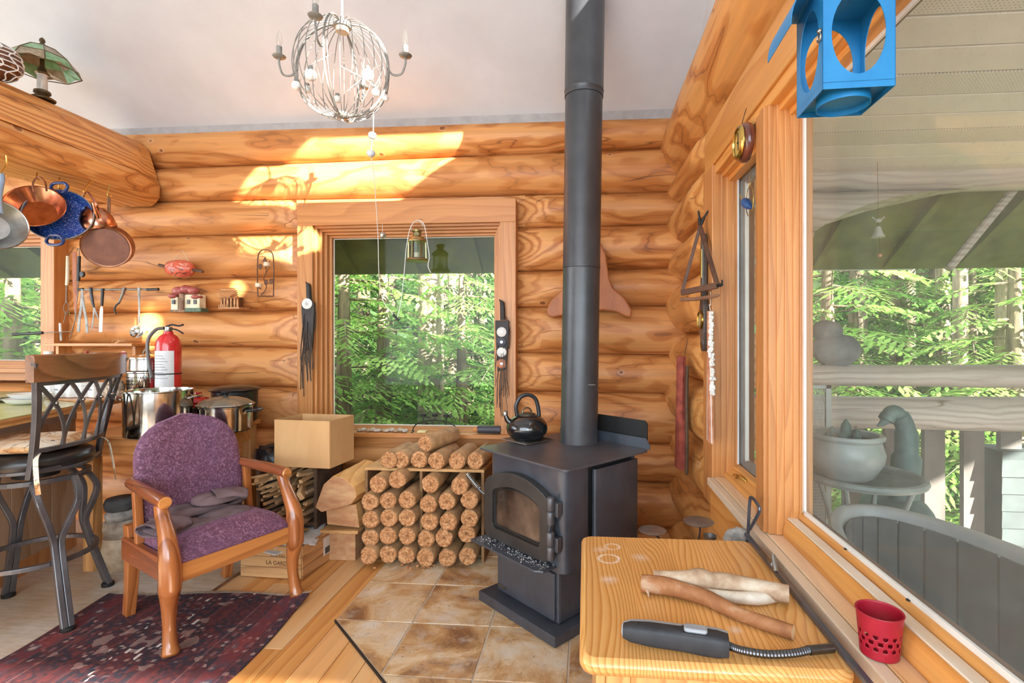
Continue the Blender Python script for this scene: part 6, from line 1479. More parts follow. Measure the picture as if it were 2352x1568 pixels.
for k, a in enumerate(ARM):
    e = Vector((math.cos(a), math.sin(a), 0)); base = Vector((cc.x, cc.y, cz))
    P = [base + e*rx*1.03*math.sin(math.pi*t)**.8 + UP*(math.cos(math.pi*t))*hz for t in [.96-.52*i/12 for i in range(13)]]
    mb = MB(); mb.tube([base + e*rx*1.03*math.sin(math.pi*t)**.8 + UP*(-math.cos(math.pi*t))*hz for t in [.03+.94*i/20 for i in range(21)]], .0055, 8); part(chd, 'arm', mb, M_GREYM)
    p0 = base + e*rx*1.0 + UP*.01
    P = spline([p0, p0+e*.03+UP*-.035, p0+e*.075+UP*-.03, p0+e*.095+UP*.02, p0+e*.096+UP*.055], 5)
    mb = MB(); mb.tube(P, .0055, 8); ar = part(chd, 'arm_hook', mb, M_GREYM)
    t = P[-1]
    mb = MB(); mb.lathe([(.005,0),(.03,.006),(.034,.012),(.032,.014),(.012,.010),(.001,.010)], t, 24); part(ar, 'drip_pan', mb, M_GREYM, angle=50)
    mb = MB(); mb.lathe([(.0145,.01),(.0145,.062),(.012,.064),(.001,.064)], t, 18); part(ar, 'candle_socket', mb, M_GREYM)
    mb = MB(); mb.lathe([(.009,.064),(.014,.078),(.0175,.095),(.015,.115),(.008,.138),(.002,.150),(.001,.151)], t, 18); part(ar, 'bulb', mb, glass_mat('bulb_glass', (.97,.97,.95,1), .06) if 'bg' not in _cache else _cache['bg'], angle=60)
    _cache['bg'] = bpy.data.materials['bulb_glass']
top = Vector((cc.x, cc.y, zt2))
mb = MB(); mb.lathe([(.044,-.02),(.046,-.012),(.040,.008),(.022,.022),(.008,.026),(.001,.027)], top, 28); part(chd, 'top_cap', mb, M_GREYM, angle=50)
mb = MB(); mb.lathe([(.030,-.045),(.034,-.04),(.034,-.02),(.001,-.02)], top, 28); part(chd, 'socket_ring', mb, plain('cream_ring', srgb(206,196,178)), angle=50)
mb = MB(); mb.lathe([(.001,-.026),(.006,-.024),(.008,-.018),(.005,-.012),(.028,-.006),(.038,.006),(.034,.018),(.001,.022)], (cc.x, cc.y, zb2), 28); part(chd, 'bottom_finial', mb, M_GREYM, angle=50)
mb = MB(); mb.tube([top+UP*.02, Vector((cc.x+.0, cc.y, CEIL(cc.y)-.002))], .0055, 8); part(chd, 'cable', mb, M_WHWIRE)
mb = MB(); mb.lathe([(.05,-.03),(.05,-.004),(.001,0)], (cc.x, cc.y, CEIL(cc.y)-.012), 24); part(chd, 'ceiling_rose', mb, M_WHITE)
# string of small globe lights wound through it, its lead looping to the window
sl = thing('string_lights', 'white string of small globe lights wound through the wire chandelier', 'string lights', (cc.x, cc.y, zb2+.02))
SP = [(770,120,2.55),(714,150,2.52),(690,180,2.6),(700,205,2.8),(760,232,2.88),(790,215,2.9),(850,165,2.9),(880,150,2.7),(862,195,2.55),(845,185,2.52),(780,150,2.5)]
mb = MB(); mb.tube(spline([PD(*p) for p in SP], 5), .002, 5); part(sl, 'cable', mb, M_WHWIRE)
M_BALL = plain('frosted_globe', srgb(240,238,234), srgb(232,230,226), .35)
for px, py, dd, r_ in ((714,172,2.52,.029),(845,172,2.53,.029),(681,197,2.62,.024),(775,228,2.86,.021),(706,205,2.84,.021),(884,224,2.75,.02),(862,212,2.6,.02)):
    mb = MB(); c = PD(px, py, dd); mb.ball(c, r_, 16, 10); g_ = part(sl, 'globe', mb, M_BALL)
    mb = MB(); mb.lathe([(.011,r_*.8),(.012,r_*1.4),(.006,r_*1.6),(.001,r_*1.62)], c, 12); part(g_, 'socket', mb, M_GREYM)
ld_ = thing('light_cord', 'thin cord with glass beads trailing from the chandelier to the window', 'cord', PD(908,735,3.4))
CP = [(858,250,2.75),(857,310,2.78),(853,352,2.82),(861,430,3.0),(868,540,3.25),(871,640,3.36),(880,690,3.40),(903,722,3.42)]
mb = MB(); mb.tube(spline([PD(*p) for p in CP], 6), .0022, 6); part(ld_, 'cable', mb, M_WHWIRE)
for px, py, dd, r_ in ((855,311,2.78,.023),(852,352,2.82,.024)):
    mb = MB(); mb.ball(PD(px, py, dd), r_, 16, 10, (1.0,1,.85)); part(ld_, 'bead', mb, plain('pearl_bead', srgb(214,220,226), srgb(196,204,214), .15))
mb = MB(); a, b = PD(903,722,3.42), PD(916,736,3.42); mb.bar(a, b, .022, .014); part(ld_, 'plug', mb, M_DARK, smooth=False, bevel=.003)
CP = [(912,733,3.42),(921,690,3.43),(928,630,3.44),(932,580,3.44),(938,540,3.44),(946,516,3.45),(960,506,3.46),(974,516,3.45),(982,560,3.44),(986,590,3.44),(983,610,3.44),(989,626,3.44)]
mb = MB(); mb.tube(spline([PD(*p) for p in CP], 5), .0022, 6); part(ld_, 'return_cable', mb, M_WHWIRE)

# ================================================================== THINGS AT THE BACK WINDOW
# glass ball
c = PY(879, 540, 3.46); gb = thing('crystal_ball', 'small faceted glass ball hanging from the window header', 'ornament', c-Vector((0,0,.022)))
mb = MB(); mb.ball(c, .0235, 10, 7); part(gb, 'ball', mb, plain('crystal', srgb(190,186,176), srgb(120,116,108), .05, .6, 30), smooth=False)
mb = MB(); mb.tube([c+UP*.023, PY(878, 514, 3.55)], .0015, 5); part(gb, 'thread', mb, M_WHWIRE)
# candle lantern
zl0, zl1 = PY(958, 600, 3.44).z, PY(958, 538, 3.44).z; c = PY(958, 600, 3.44)
ln_ = thing('candle_lantern', 'small brass and glass candle lantern hanging in the back window', 'lantern', c)
mb = MB(); mb.lathe([(.001,0),(.074,.0),(.078,.006),(.072,.016),(.062,.020),(.001,.020)], n=32); part(ln_, 'base', mb, metal('aged_brass', srgb(172,160,120), .35), True, angle=40)
for k in range(6):
    a = R(60*k+15); mb = MB(); mb.bar((.060*math.cos(a), .060*math.sin(a), .018), (.058*math.cos(a), .058*math.sin(a), .135), .007, .007); part(ln_, 'post', mb, metal('aged_brass', srgb(172,160,120)), True, smooth=False)
mb = MB(); mb.lathe([(.054,.02),(.053,.135)], n=28, cap=False); part(ln_, 'glass', mb, glass_mat('lantern_glass', (.8,.84,.74,1), .12, (.7,.72,.6,1)), True)
mb = MB(); mb.lathe([(.068,.132),(.070,.138),(.062,.148),(.045,.165),(.030,.175),(.026,.195),(.036,.205),(.036,.212),(.020,.222),(.001,.225)], n=32); part(ln_, 'roof', mb, metal('aged_brass', srgb(172,160,120)), True, angle=40)
mb = MB(); mb.tube(spline([(-.034,0,.205),(-.040,0,.245),(-.02,0,.275),(0,0,.28),(.02,0,.275),(.040,0,.245),(.034,0,.205)], 5), .0028, 6); part(ln_, 'bail', mb, M_STEELD, True)
mb = MB(); mb.lathe([(.02,.02),(.02,.06),(.001,.062)], n=16); part(ln_, 'candle', mb, plain('wax', srgb(226,218,200), None, .6), True)
mb = MB(); p_ = PY(962, 495, 3.545); mb.tube([Vector((0,0,.278)), Vector((.0,.05,.30)), Vector((.0,.11,.315))], .0022, 6); part(ln_, 'hook', mb, M_STEELD, True)
# candle arch on the sill
zs_ = .723; a0, a1 = PZ(950, 990, zs_), PZ(1050, 988, zs_)
x0, x1 = PY(948, 990, 3.56).x, PY(1050, 990, 3.56).x; yy = 3.56; cxm = (x0+x1)/2; hw = (x1-x0)/2
ca_ = thing('candle_arch', 'black iron arch with three candle cups standing on the window sill', 'candle holder', (cxm, yy, zs_))
mb = MB(); ph = PY(1000, 966, yy).z-zs_; mb.tube([Vector((-hw*math.cos(math.pi*i/20), 0, .004+ph*math.sin(math.pi*i/20)**.8)) for i in range(21)], .0042, 6); part(ca_, 'arch', mb, M_DARK, True)
for s_ in (-1, 1):
    mb = MB(); mb.tube([(s_*hw,-.03,.003),(s_*hw,.03,.003)], .004, 6); part(ca_, 'foot', mb, M_DARK, True)
for u, h in ((-.5, .052), (0, .040), (.52, .050)):
    zb3 = .004+ph*math.sin(math.acos(-u))**.8; mb = MB(); mb.tube([(u*hw,0,zb3),(u*hw,0,zb3+h*.6)], .003, 6); st3 = part(ca_, 'stem', mb, M_DARK, True)
    mb = MB(); mb.lathe([(.004,0),(.020,.003),(.021,.018),(.019,.018),(.017,.006),(.001,.005)], (u*hw,0,zb3+h*.6), 20); part(st3, 'cup', mb, M_DARK, True, angle=40)
# pebbles along the sill
q = random.Random(21)
for i in range(11):
    px = 824 + i*10.6; c = PZ(px, 985 + (i % 2)*3, zs_+.012); c = PY(px, 985, 3.57 if i % 2 else 3.545); r_ = .016+.008*q.random()
    mb = MB(); mb.ball((c.x, c.y, zs_+r_*.55), r_, 12, 8, (1.3, .9, .58), Matrix.Rotation(q.random()*3, 3, 'Z'))
    solo('pebble', mb, plain('pebble_%d' % (i % 3), [srgb(196,180,160), srgb(214,206,196), srgb(176,150,126)][i % 3], [srgb(160,140,120), srgb(180,170,160), srgb(140,116,96)][i % 3], .6, 0, 25), f'smooth pebble on the window sill, {ORD[i]} from the cardboard box', 'pebble', 'pebbles along the window sill')
c = PY(970, 986, 3.55); mb = MB(); mb.bx(c.x-.03, c.x+.03, 3.53, 3.57, zs_, zs_+.014); solo('match_box', mb, plain('cream_card', srgb(222,206,150), srgb(206,188,130), .7), 'flat cream matchbox under the black candle arch', 'matchbox', smooth=False, bevel=.001)
# torch lying on the sill
a, b = PY(1098, 983, 3.55), PY(1150, 981, 3.55); a.z = b.z = zs_+.028
to = thing('torch', 'dark grey torch with wooden end lying on the window sill', 'torch', ((a.x+b.x)/2, 3.55, zs_))
mb = MB(); mb.tube([a+(b-a)*.0, b], .027, 20); part(to, 'barrel', mb, plain('slate_grey', srgb(78,76,82), srgb(66,64,70), .5), angle=40)
mb = MB(); mb.tube([a-Vector((.035,0,.004)), a-Vector((.01,0,.003)), a], [.012,.020,.022], 16); part(to, 'end_cap', mb, plain('orange_wood', srgb(206,142,84), srgb(186,122,68), .5), angle=40)
# beaded dance sticks at the trim
def dance_stick(px, y0, y1, label, seed, discs, Yp=3.52):
    q = random.Random(seed); a, b = PY(px, y0, Yp), PY(px, y1, Yp); t = thing('beaded_sheath', label, 'knife sheath', (a.x, Yp, b.z)); Lz = a.z-b.z
    mbk = plain('dark_leather', srgb(52,44,40), srgb(36,30,28), .6)
    mb = MB(); mb.tube(spline([(-.018,0,Lz),(-.008,0,Lz-.012),(.0,0,Lz-.02),(.004,0,Lz-.06),(.006,0,Lz-.14)], 5), [.006]*5+[.011]*5+[.017]*5+[.018]*6, 10); part(t, 'hilt', mb, mbk, True)
    mb = MB(); mb.prism([(-.046,.010,Lz-.145),(.050,.010,Lz-.145),(.050,.010,Lz-.20),(.034,.010,Lz-.48),(-.030,.010,Lz-.50),(-.046,.010,Lz-.2)], (0,-.022,0)); part(t, 'scabbard', mb, mbk, True, smooth=False, bevel=.004)
    for i, (dz, r_, m_) in enumerate(discs):
        mb = MB(); mb.lathe([(r_,0),(r_,.006),(r_*.8,.010),(.001,.011)], (.0,-.012,Lz-dz), 22, Matrix.Rotation(R(90), 3, 'X')); d_ = part(t, 'rosette', mb, m_, True)
        mb = MB(); mb.lathe([(r_*.35,.009),(r_*.3,.013),(.001,.014)], (.0,-.012,Lz-dz), 16, Matrix.Rotation(R(90), 3, 'X')); part(d_, 'rosette_centre', mb, M_STEELD, True)
    for i in range(22):
        x = -.045+.09*q.random(); zt = Lz-.22-.5*(Lz-.3)*q.random(); ln = .14+.22*q.random(); zb4 = max(.0, zt-ln)
        mb = MB(); mb.tube(spline([(x*.6,-.014,zt),(x,-.02,(zt+zb4)/2),(x+q.gauss(0,.008),-.016,zb4)], 3), .0042, 4, sq=(1.2,.5)); part(t, 'fringe', mb, plain('fringe_leather', srgb(92,76,64), srgb(56,46,40), .8), True, smooth=False)
    mb = MB(); mb.tube(spline([(.03,-.005,Lz-.12),(.055,.0,Lz-.22),(.048,.004,Lz-.34),(.03,.0,Lz-.30)], 5), .003, 6); part(t, 'thong', mb, mbk, True)
    return t
MW = plain('bead_white', srgb(226,222,214), srgb(200,196,190), .5); MBL = plain('bead_navy', srgb(66,66,76), srgb(50,50,60), .5); MOR = plain('bead_orange', srgb(190,120,82), srgb(150,86,60), .5)
dance_stick(708, 648, 920, 'fringed leather knife sheath with one white rosette left of the window', 1, [(.155,.038,MW)], Yp=3.52)
dance_stick(1153, 688, 990, 'fringed leather knife sheath with four rosettes right of the window', 2, [(.225,.034,MW),(.295,.034,MBL),(.365,.034,MW),(.445,.034,MOR)], Yp=3.52)

# ================================================================== ON AND UNDER THE TIE BEAMS
# leaded-glass lamp on the upper beam
lp0 = PX(97, 236, -3.34); ZB = 2.861
def stained(name, cols, sc_):
    m, nt, b = _new(name); v = coords(nt); c = ramp(nt, noise(nt, v, sc_, 3, .6), [(.35, cols[0]), (.65, cols[1])])
    L(nt, c, b.inputs['Base Color']); b.inputs['Roughness'].default_value = .15; b.inputs['Transmission Weight'].default_value = .25; return m
G1 = stained('green_stained_glass', (srgb(120,166,112), srgb(150,194,146)), 30); G2 = stained('amber_stained_glass', (srgb(150,128,100), srgb(186,166,134)), 24)
tl = thing('leaded_glass_lamp', 'small table lamp with green leaded-glass shade on the upper beam', 'lamp', (-3.34, lp0.y, ZB))
M_AB = plain('antique_brass', srgb(120,100,70), srgb(84,70,50), .4, .7)
mb = MB(); mb.lathe([(.001,0),(.062,0),(.066,.008),(.05,.018),(.032,.024),(.028,.03),(.042,.042),(.04,.056),(.02,.064)], n=24); part(tl, 'foot', mb, M_AB, True, angle=50)
mb = MB(); mb.lathe([(.022,.062),(.026,.068),(.024,.15),(.03,.158)], n=20); part(tl, 'marble_stem', mb, plain('white_marble', srgb(226,222,214), srgb(190,184,176), .25), True)
mb = MB(); mb.lathe([(.03,.156),(.036,.166),(.024,.178),(.018,.20),(.012,.21),(.012,.30)], n=18); part(tl, 'socket', mb, M_AB, True)
shd = [(.012,.335),(.075,.315),(.145,.255),(.185,.19)]
for k in range(8):
    a0, a1 = R(45*k+8), R(45*k+53)
    for i in range(3):
        (r0, z0), (r1, z1) = shd[i], shd[i+1]
        drop = .018 if i == 2 else 0; am = (a0+a1)/2
        if i < 2: poly = [(r0*math.cos(a0), r0*math.sin(a0), z0), (r0*math.cos(a1), r0*math.sin(a1), z0), (r1*math.cos(a1), r1*math.sin(a1), z1), (r1*math.cos(a0), r1*math.sin(a0), z1)]
        else: poly = [(r0*math.cos(a0), r0*math.sin(a0), z0), (r0*math.cos(a1), r0*math.sin(a1), z0), (r1*math.cos(a1), r1*math.sin(a1), z1), (r1*.95*math.cos(am), r1*.95*math.sin(am), z1+drop), (r1*math.cos(a0), r1*math.sin(a0), z1)]
        mb = MB(); cn = Vector((math.cos(am), math.sin(am), .9)).normalized(); mb.prism(poly, -cn*.003); part(tl, 'glass_panel', mb, (G1 if (k+i) % 2 else G2), True, smooth=False)
    mb = MB(); mb.tube([(r_*math.cos(a0), r_*math.sin(a0), z) for r_, z in shd], .0032, 5); part(tl, 'lead_came', mb, M_AB, True)
for r_, z in shd[1:]:
    mb = MB(); mb.tube([(r_*math.cos(R(45*k+8)), r_*math.sin(R(45*k+8)), z) for k in range(8)], .003, 5, closed=True); part(tl, 'lead_came', mb, M_AB, True)
mb = MB(); mb.lathe([(.008,.335),(.014,.345),(.010,.355),(.016,.365),(.012,.378),(.002,.388)], n=14); part(tl, 'finial', mb, M_AB, True)
# netted glass float beside it
fp = PX(4, 192, -3.33); fz = ZB
nf = thing('netted_float', 'round brown glass float in white netting at the beam\'s left end', 'float', (-3.33, fp.y-.02, fz))
rf = .105
mb = MB(); mb.ball((0,0,rf), rf, 28, 16); part(nf, 'glass', mb, plain('amber_glass', srgb(104,62,38), srgb(84,50,32), .15), True)
for k in range(9):
    a = R(40*k); mb = MB(); mb.tube([Vector((rf*1.02*math.sin(math.pi*t)*math.cos(a+.25*math.sin(t*20)), rf*1.02*math.sin(math.pi*t)*math.sin(a+.25*math.sin(t*20)), rf-rf*1.02*math.cos(math.pi*t))) for t in [i/28 for i in range(2, 29)]], .0035, 5); part(nf, 'net_cord', mb, M_WHWIRE, True)
for z in (.35, .6, .85, 1.1, 1.35, 1.6):
    rr_ = rf*1.02*math.sqrt(max(.05, 1-(z-1)**2)); mb = MB(); mb.tube([Vector((rr_*math.cos(2*math.pi*i/24), rr_*math.sin(2*math.pi*i/24), rf*z)) for i in range(24)], .0035, 5, closed=True); part(nf, 'net_cord', mb, M_WHWIRE, True)

# pans on hooks under the lower beam
ZU = 2.378; XH = -3.30
def hang_y(px): d = ray(px, 400); return XH*d.y/d.x
def orient(zaxis, up=(0,0,1)):           # matrix whose local z = zaxis, local x ~ sideways
    z = Vector(zaxis).normalized(); x = Vector(up).cross(z).normalized(); y = z.cross(x); return Matrix((x, y, z)).transposed()
def screw_hook(t, p, tip):
    mb = MB(); mb.tube(spline([Vector((p.x, p.y, ZU+.01)), p+UP*.02, tip+Vector((.0,-.012,.006)), tip+UP*-.012, tip+Vector((0,.012,.002))], 5), .0032, 6); part(t, 'hook', mb, M_BRASS)
def pan(name, label, cpx, dep, r, h, axis, mout, min_, hook_px, taper=.85, cat='pan', rimr=.004, flat=False, spin=0):
    c = PD(*cpx, dep); A = orient(axis)
    t = thing(name, label, cat, Vector((XH, hang_y(hook_px), ZU-.35)))
    mb = MB(); mb.lathe([(.001,-h),(r*taper*.96,-h),(r*taper,-h+.008),(r,0)], c, 44, A, cap=False); part(t, 'body', mb, mout, angle=40)
    mb = MB(); mb.lathe([(r-.002,0),(r*taper-.003,-h+.01),(.001,-h+.004)], c, 44, A, cap=False); part(t, 'inside', mb, min_, angle=40)
    mb = MB(); mb.tube([c+A @ Vector((r*math.cos(2*math.pi*i/44), r*math.sin(2*math.pi*i/44), 0)) for i in range(44)], rimr, 6, closed=True); part(t, 'rim', mb, mout)
    return t, c, A
hook = lambda px: Vector((XH, hang_y(px), ZU))
# copper bowl-pan
t, c, A = pan('copper_pan', 'round copper pan with ring handle hanging from the lower beam', (78,472), 3.02, .142, .085, (.50,-.78,.42), M_COPPER, M_COPPER, 90, .62)
p = PD(95, 425, 3.02); mb = MB(); mb.tube(spline([PD(78,440,2.99), PD(76,420,3.0), PD(88,406,3.02), PD(103,418,3.02), PD(107,438,3.0)], 6), .005, 8); part(t, 'ring_handle', mb, M_COPPERD)
screw_hook(t, PD(90, 388, 3.05), PD(89, 408, 3.03))
# blue speckled casserole
def speck():
    m, nt, b = _new('speckled_blue_enamel'); v = coords(nt); f = noise(nt, v, 160, 2, .5)
    L(nt, ramp(nt, f, [(.56, srgb(34,70,150)), (.66, srgb(150,176,220))]), b.inputs['Base Color']); b.inputs['Roughness'].default_value = .25; return m
M_BEN = plain('blue_enamel', srgb(36,58,116), srgb(28,46,96), .25)
t, c, A = pan('blue_casserole', 'blue speckled enamel casserole pan hanging from the lower beam', (134,492), 3.12, .168, .07, (.50,-.82,.28), plain('grey_enamel', srgb(150,140,136), srgb(126,118,114), .35), speck(), 138, .86)
for s_, (ax_, ay) in ((1, (136,431)), (-1, (126,551))):
    hc = PD(ax_, ay, 3.10-(.06 if s_ < 0 else -.02)); w_ = .055; mb = MB()
    mb.tube(spline([hc+Vector((-w_*.6,0,-.026*s_)), hc+Vector((-w_,0,.002*s_)), hc+Vector((-w_*.75,0,.024*s_)), hc+Vector((0,0,.03*s_)), hc+Vector((w_*.75,0,.024*s_)), hc+Vector((w_,0,.002*s_)), hc+Vector((w_*.6,0,-.026*s_)), hc+Vector((0,0,-.030*s_))], 5), .0085, 8, closed=True); part(t, 'handle', mb, M_BEN)
screw_hook(t, PD(139, 405, 3.14), PD(139, 430, 3.13))
# copper kettle
kc = PD(219, 500, 3.28); ke = thing('copper_kettle', 'small copper kettle with arched handle hanging from the lower beam', 'kettle', kc-UP*.10)
A = orient((-.12,-.30,1)); 
mb = MB(); mb.lathe([(.001,-.075),(.092,-.072),(.098,-.06),(.088,.0),(.06,.05),(.036,.062),(.036,.07),(.001,.085)], kc, 36, A); part(ke, 'body', mb, M_COPPER, angle=40)
mb = MB(); mb.lathe([(.001,-.078),(.09,-.0755),(.094,-.070)], kc, 36, A); part(ke, 'soot_bottom', mb, plain('sooty_copper', srgb(96,62,44), srgb(70,48,38), .6, .4))
mb = MB(); mb.tube(spline([kc+A@Vector((-.08,0,-.01)), kc+A@Vector((-.075,0,.10)), kc+A@Vector((-.03,0,.15)), kc+A@Vector((.03,0,.15)), kc+A@Vector((.07,0,.08)), kc+A@Vector((.062,0,.04))], 6), .0075, 8); part(ke, 'handle', mb, M_COPPER)
mb = MB(); mb.tube([kc+A@Vector((.07,-.02,.0)), kc+A@Vector((.098,-.03,.05)), kc+A@Vector((.10,-.03,.085))], [.022,.013,.009], 12); part(ke, 'spout', mb, M_COPPER)
screw_hook(ke, PD(212, 420, 3.28), kc+A@Vector((.0,0,.162)))
# long-handled saucepan seen from below
sc_ = PD(244, 568, 3.28); A = orient((.52,-.80,-.28)) ; sau = thing('copper_saucepan', 'brown copper saucepan hanging by its long handle nearest the wall', 'saucepan', sc_-UP*.13)
mb = MB(); mb.lathe([(.001,.0),(.122,.0),(.13,.006),(.134,-.085),(.131,-.085),(.127,-.004),(.001,-.006)], sc_, 44, A); part(sau, 'body', mb, M_COPPERD, angle=40)
mb = MB(); mb.lathe([(.118,.002),(.001,.003)], sc_, 44, A); part(sau, 'bottom', mb, plain('smoked_copper', srgb(126,84,68), srgb(106,70,58), .45, .5))
hb = PD(246, 528, 3.33); ht = PD(251, 452, 3.30)
mb = MB(); mb.tube(spline([hb, (hb+ht)/2+Vector((.004,0,0)), ht], 5), [.013]*3+[.009]*5+[.008]*3, 8, sq=(1.3,.6)); part(sau, 'handle', mb, plain('steel_handle', srgb(170,150,136), srgb(140,120,108), .35, .7))
screw_hook(sau, PD(252, 432, 3.30), ht+UP*.01)
# steel pan at the frame's edge
t, c, A = pan('steel_wok', 'brushed steel wok with blue handle hanging at the far left', (-12,515), 2.72, .13, .08, (.86,-.50,.1), M_STEELD, M_STEELD, 14, .55)
mb = MB(); mb.tube(spline([PD(2,490,2.72), PD(-1,455,2.73), PD(6,410,2.75), PD(4,398,2.76)], 5), .012, 8, sq=(1,.6)); part(t, 'handle', mb, plain('blue_grey_handle', srgb(150,172,196), srgb(128,150,176), .35))
screw_hook(t, PD(14, 388, 2.78), PD(8, 402, 2.76))

# ================================================================== UTENSILS ON THE KITCHEN WALL
YU = 3.50
def UP_(px, py, off=0): return PY(px, py, YU-off)
def uten(name, label, cat, parts_, base):
    t = thing(name, label, cat, UP_(*base))
    for nm, pts, rr_, m_, kw in parts_:
        mb = MB(); P = spline([UP_(*p) for p in pts], 4)
        R2 = rr_ if not isinstance(rr_, (list, tuple)) else None
        if R2 is None:
            R2 = []
            for i in range(len(rr_)-1): R2 += [rr_[i]+(rr_[i+1]-rr_[i])*j/4 for j in range(4)]
            R2.append(rr_[-1])
        mb.tube(P, R2, kw.get('n', 8), sq=kw.get('sq'), up0=(0,1,0)); part(t, nm, mb, m_, angle=50)
    return t
M_STEELU = plain('utensil_steel', srgb(132,126,118), srgb(104,98,92), .42, .7, 20); M_BLKH = plain('black_handle', srgb(40,38,38), srgb(30,28,28), .4); M_IVO = plain('ivory_handle', srgb(228,216,190), srgb(206,190,160), .4); M_BRW = plain('brown_strop', srgb(166,98,62), srgb(140,80,50), .6)
FL = {'sq': (1.4, .3)}
uten('ivory_whisk', 'ivory-handled steel whisk hanging left of the utensil rail', 'utensil', [('handle', [(156,588),(155,640),(153,655)], [.011,.012,.009], M_IVO, {}), ('shaft', [(153,655),(152,695)], .004, M_STEELU, {}), ('wire', [(152,692),(146,706),(152,722),(158,706),(153,692)], .002, M_STEELU, {}), ('tine', [(152,715),(146,742)], .0022, M_STEELU, {}), ('loop', [(156,588),(164,576),(170,568)], .0016, M_DARK, {})], (152,742))
uten('leather_strop', 'brown leather strop hanging beside the ivory whisk', 'strop', [('strap', [(171,578),(172,640),(174,712)], [.013,.014,.008], M_BRW, FL), ('tip', [(174,712),(175,720)], [.008,.003], M_BRW, FL)], (174,720))
uten('meat_fork', 'black-handled long meat fork hanging beside the brown strop', 'utensil', [('hook', [(176,576),(178,570),(182,572),(182,586)], .003, M_STEELU, {}), ('handle', [(182,588),(180,645)], [.010,.012], M_BLKH, {}), ('shaft', [(180,645),(177,690),(172,706),(173,730),(166,758),(160,778)], [.004,.003,.003,.003,.003,.002], M_STEELU, {}), ('tine', [(173,704),(176,740)], .002, M_STEELU, {})], (165,770))
rail_ = thing('utensil_rail', 'steel utensil rail with black ends on the log wall', 'rail', UP_(270, 668))
mb = MB(); mb.tube([UP_(183,665,.02), UP_(352,664,.02)], .0075, 10); part(rail_, 'bar', mb, M_STEELU)
for a, b in ((180,192), (338,364)): mb = MB(); mb.tube([UP_(a,665,.02), UP_(b,664,.02)], .0105, 10); part(rail_, 'end_cap', mb, M_BLKH)
for px in (196, 345): mb = MB(); mb.tube([UP_(px,665,.02), UP_(px,665,-.06)], .005, 8); part(rail_, 'bracket', mb, M_STEELU)
o25 = .03
def r_(pts): return [(p[0], p[1], o25) for p in pts]
uten('kitchen_tongs', 'steel tongs hanging first from the left on the utensil rail', 'tongs', [('arm', r_([(188,664),(187,700),(182,735),(180,762)]), [.006,.008,.009,.009], M_STEELU, FL), ('arm', r_([(188,664),(192,700),(198,735),(200,764)]), [.006,.008,.009,.009], M_STEELU, FL)], (190,764))
uten('kitchen_scissors', 'black-handled kitchen scissors hanging beside the steel tongs', 'scissors', [('handle', r_([(208,660),(212,690),(216,706)]), [.010,.010,.006], plain('grey_black_handle', srgb(70,72,78), srgb(50,52,58), .35), {}), ('blade', r_([(216,706),(214,735),(210,758)]), [.006,.005,.002], M_STEELU, FL), ('blade', r_([(216,706),(222,722),(226,735)]), [.006,.005,.002], M_STEELU, FL)], (214,758))
uten('palette_knife', 'black-handled broad palette knife hanging from the utensil rail', 'spatula', [('handle', r_([(236,662),(234,702)]), [.010,.009], M_BLKH, {}), ('blade', r_([(234,704),(233,712),(232,740),(231,762)]), [.006,.013,.014,.013], metal('bright_blade', srgb(222,218,210), .3), {'sq': (1.3,.12), 'n': 4})], (232,762))
uten('tin_opener', 'chrome tin opener hanging at the middle of the utensil rail', 'opener', [('handle', r_([(286,660),(282,675),(274,695)]), [.011,.011,.008], M_STEELU, {}), ('claw', r_([(274,695),(266,702),(263,712),(267,722)]), [.007,.006,.006,.004], M_BLKH, {})], (268,722))
lad = uten('steel_ladle', 'long steel ladle hanging at the right of the utensil rail', 'ladle', [('handle', r_([(319,660),(320,700),(319,742)]), [.009,.006,.006], M_STEELU, FL)], (316,780))
mb = MB(); c = UP_(315,762,.035); A = orient((.3,-.9,.25)); mb.lathe([(.001,-.022),(.025,-.018),(.042,-.006),(.046,.004),(.044,.004),(.03,-.012),(.001,-.018)], c, 28, A); part(lad, 'bowl', mb, M_STEEL, angle=50)
uten('basting_brush', 'black-handled skewer lying across the kitchen window jamb', 'skewer', [('handle', [(30,768,.06),(98,764,.06)], [.010,.011], M_BLKH, {}), ('rod', [(98,764,.06),(162,761,.05)], .003, M_STEELU, {})], (95,768))
c = UP_(190,630,-.01); mb = MB(); mb.lathe([(.001,0),(.022,0),(.02,.014),(.001,.016)], c, 20, orient((0,-1,0))); solo('wall_knob', mb, M_BLKH, 'round black knob on the log wall beside the meat fork', 'knob')
uten('vegetable_peeler', 'small white-handled peeler on the window trim under the whisk', 'peeler', [('handle', [(138,742),(139,762)], [.008,.009], M_WHITE, {}), ('blade', [(139,762),(140,782)], [.008,.006], M_STEELU, FL)], (139,782))
# little shelf and what stands around it
sh = thing('spice_shelf', 'narrow pine wall shelf under the utensil rail', 'shelf', UP_(225, 800))
a, b = UP_(132, 790), UP_(330, 792); zS = (a.z+b.z)/2
mb = MB(); mb.bx(a.x, b.x, YU-.10, YU+.06, zS-.010, zS+.010); part(sh, 'board', mb, M_TRIMX, smooth=False, bevel=.002)
for x in (a.x+.03, b.x-.05): mb = MB(); mb.bx(x-.012, x+.012, YU-.03, YU+.07, zS-.12, zS-.010); part(sh, 'bracket', mb, M_TRIMZ, smooth=False, bevel=.002)
mb = MB(); q = random.Random(8)
for k in range(5):
    p = Vector((UP_(300,780).x+.05*q.random(), YU-.05, zS+.012)); mb.tube(spline([p, p+Vector((q.gauss(-.04,.05), -.03, .03*q.random())), p+Vector((q.gauss(-.08,.06), -.05, .02*q.random()-.03))], 4), [.003]*4+[.002]*4+[.001], 5)
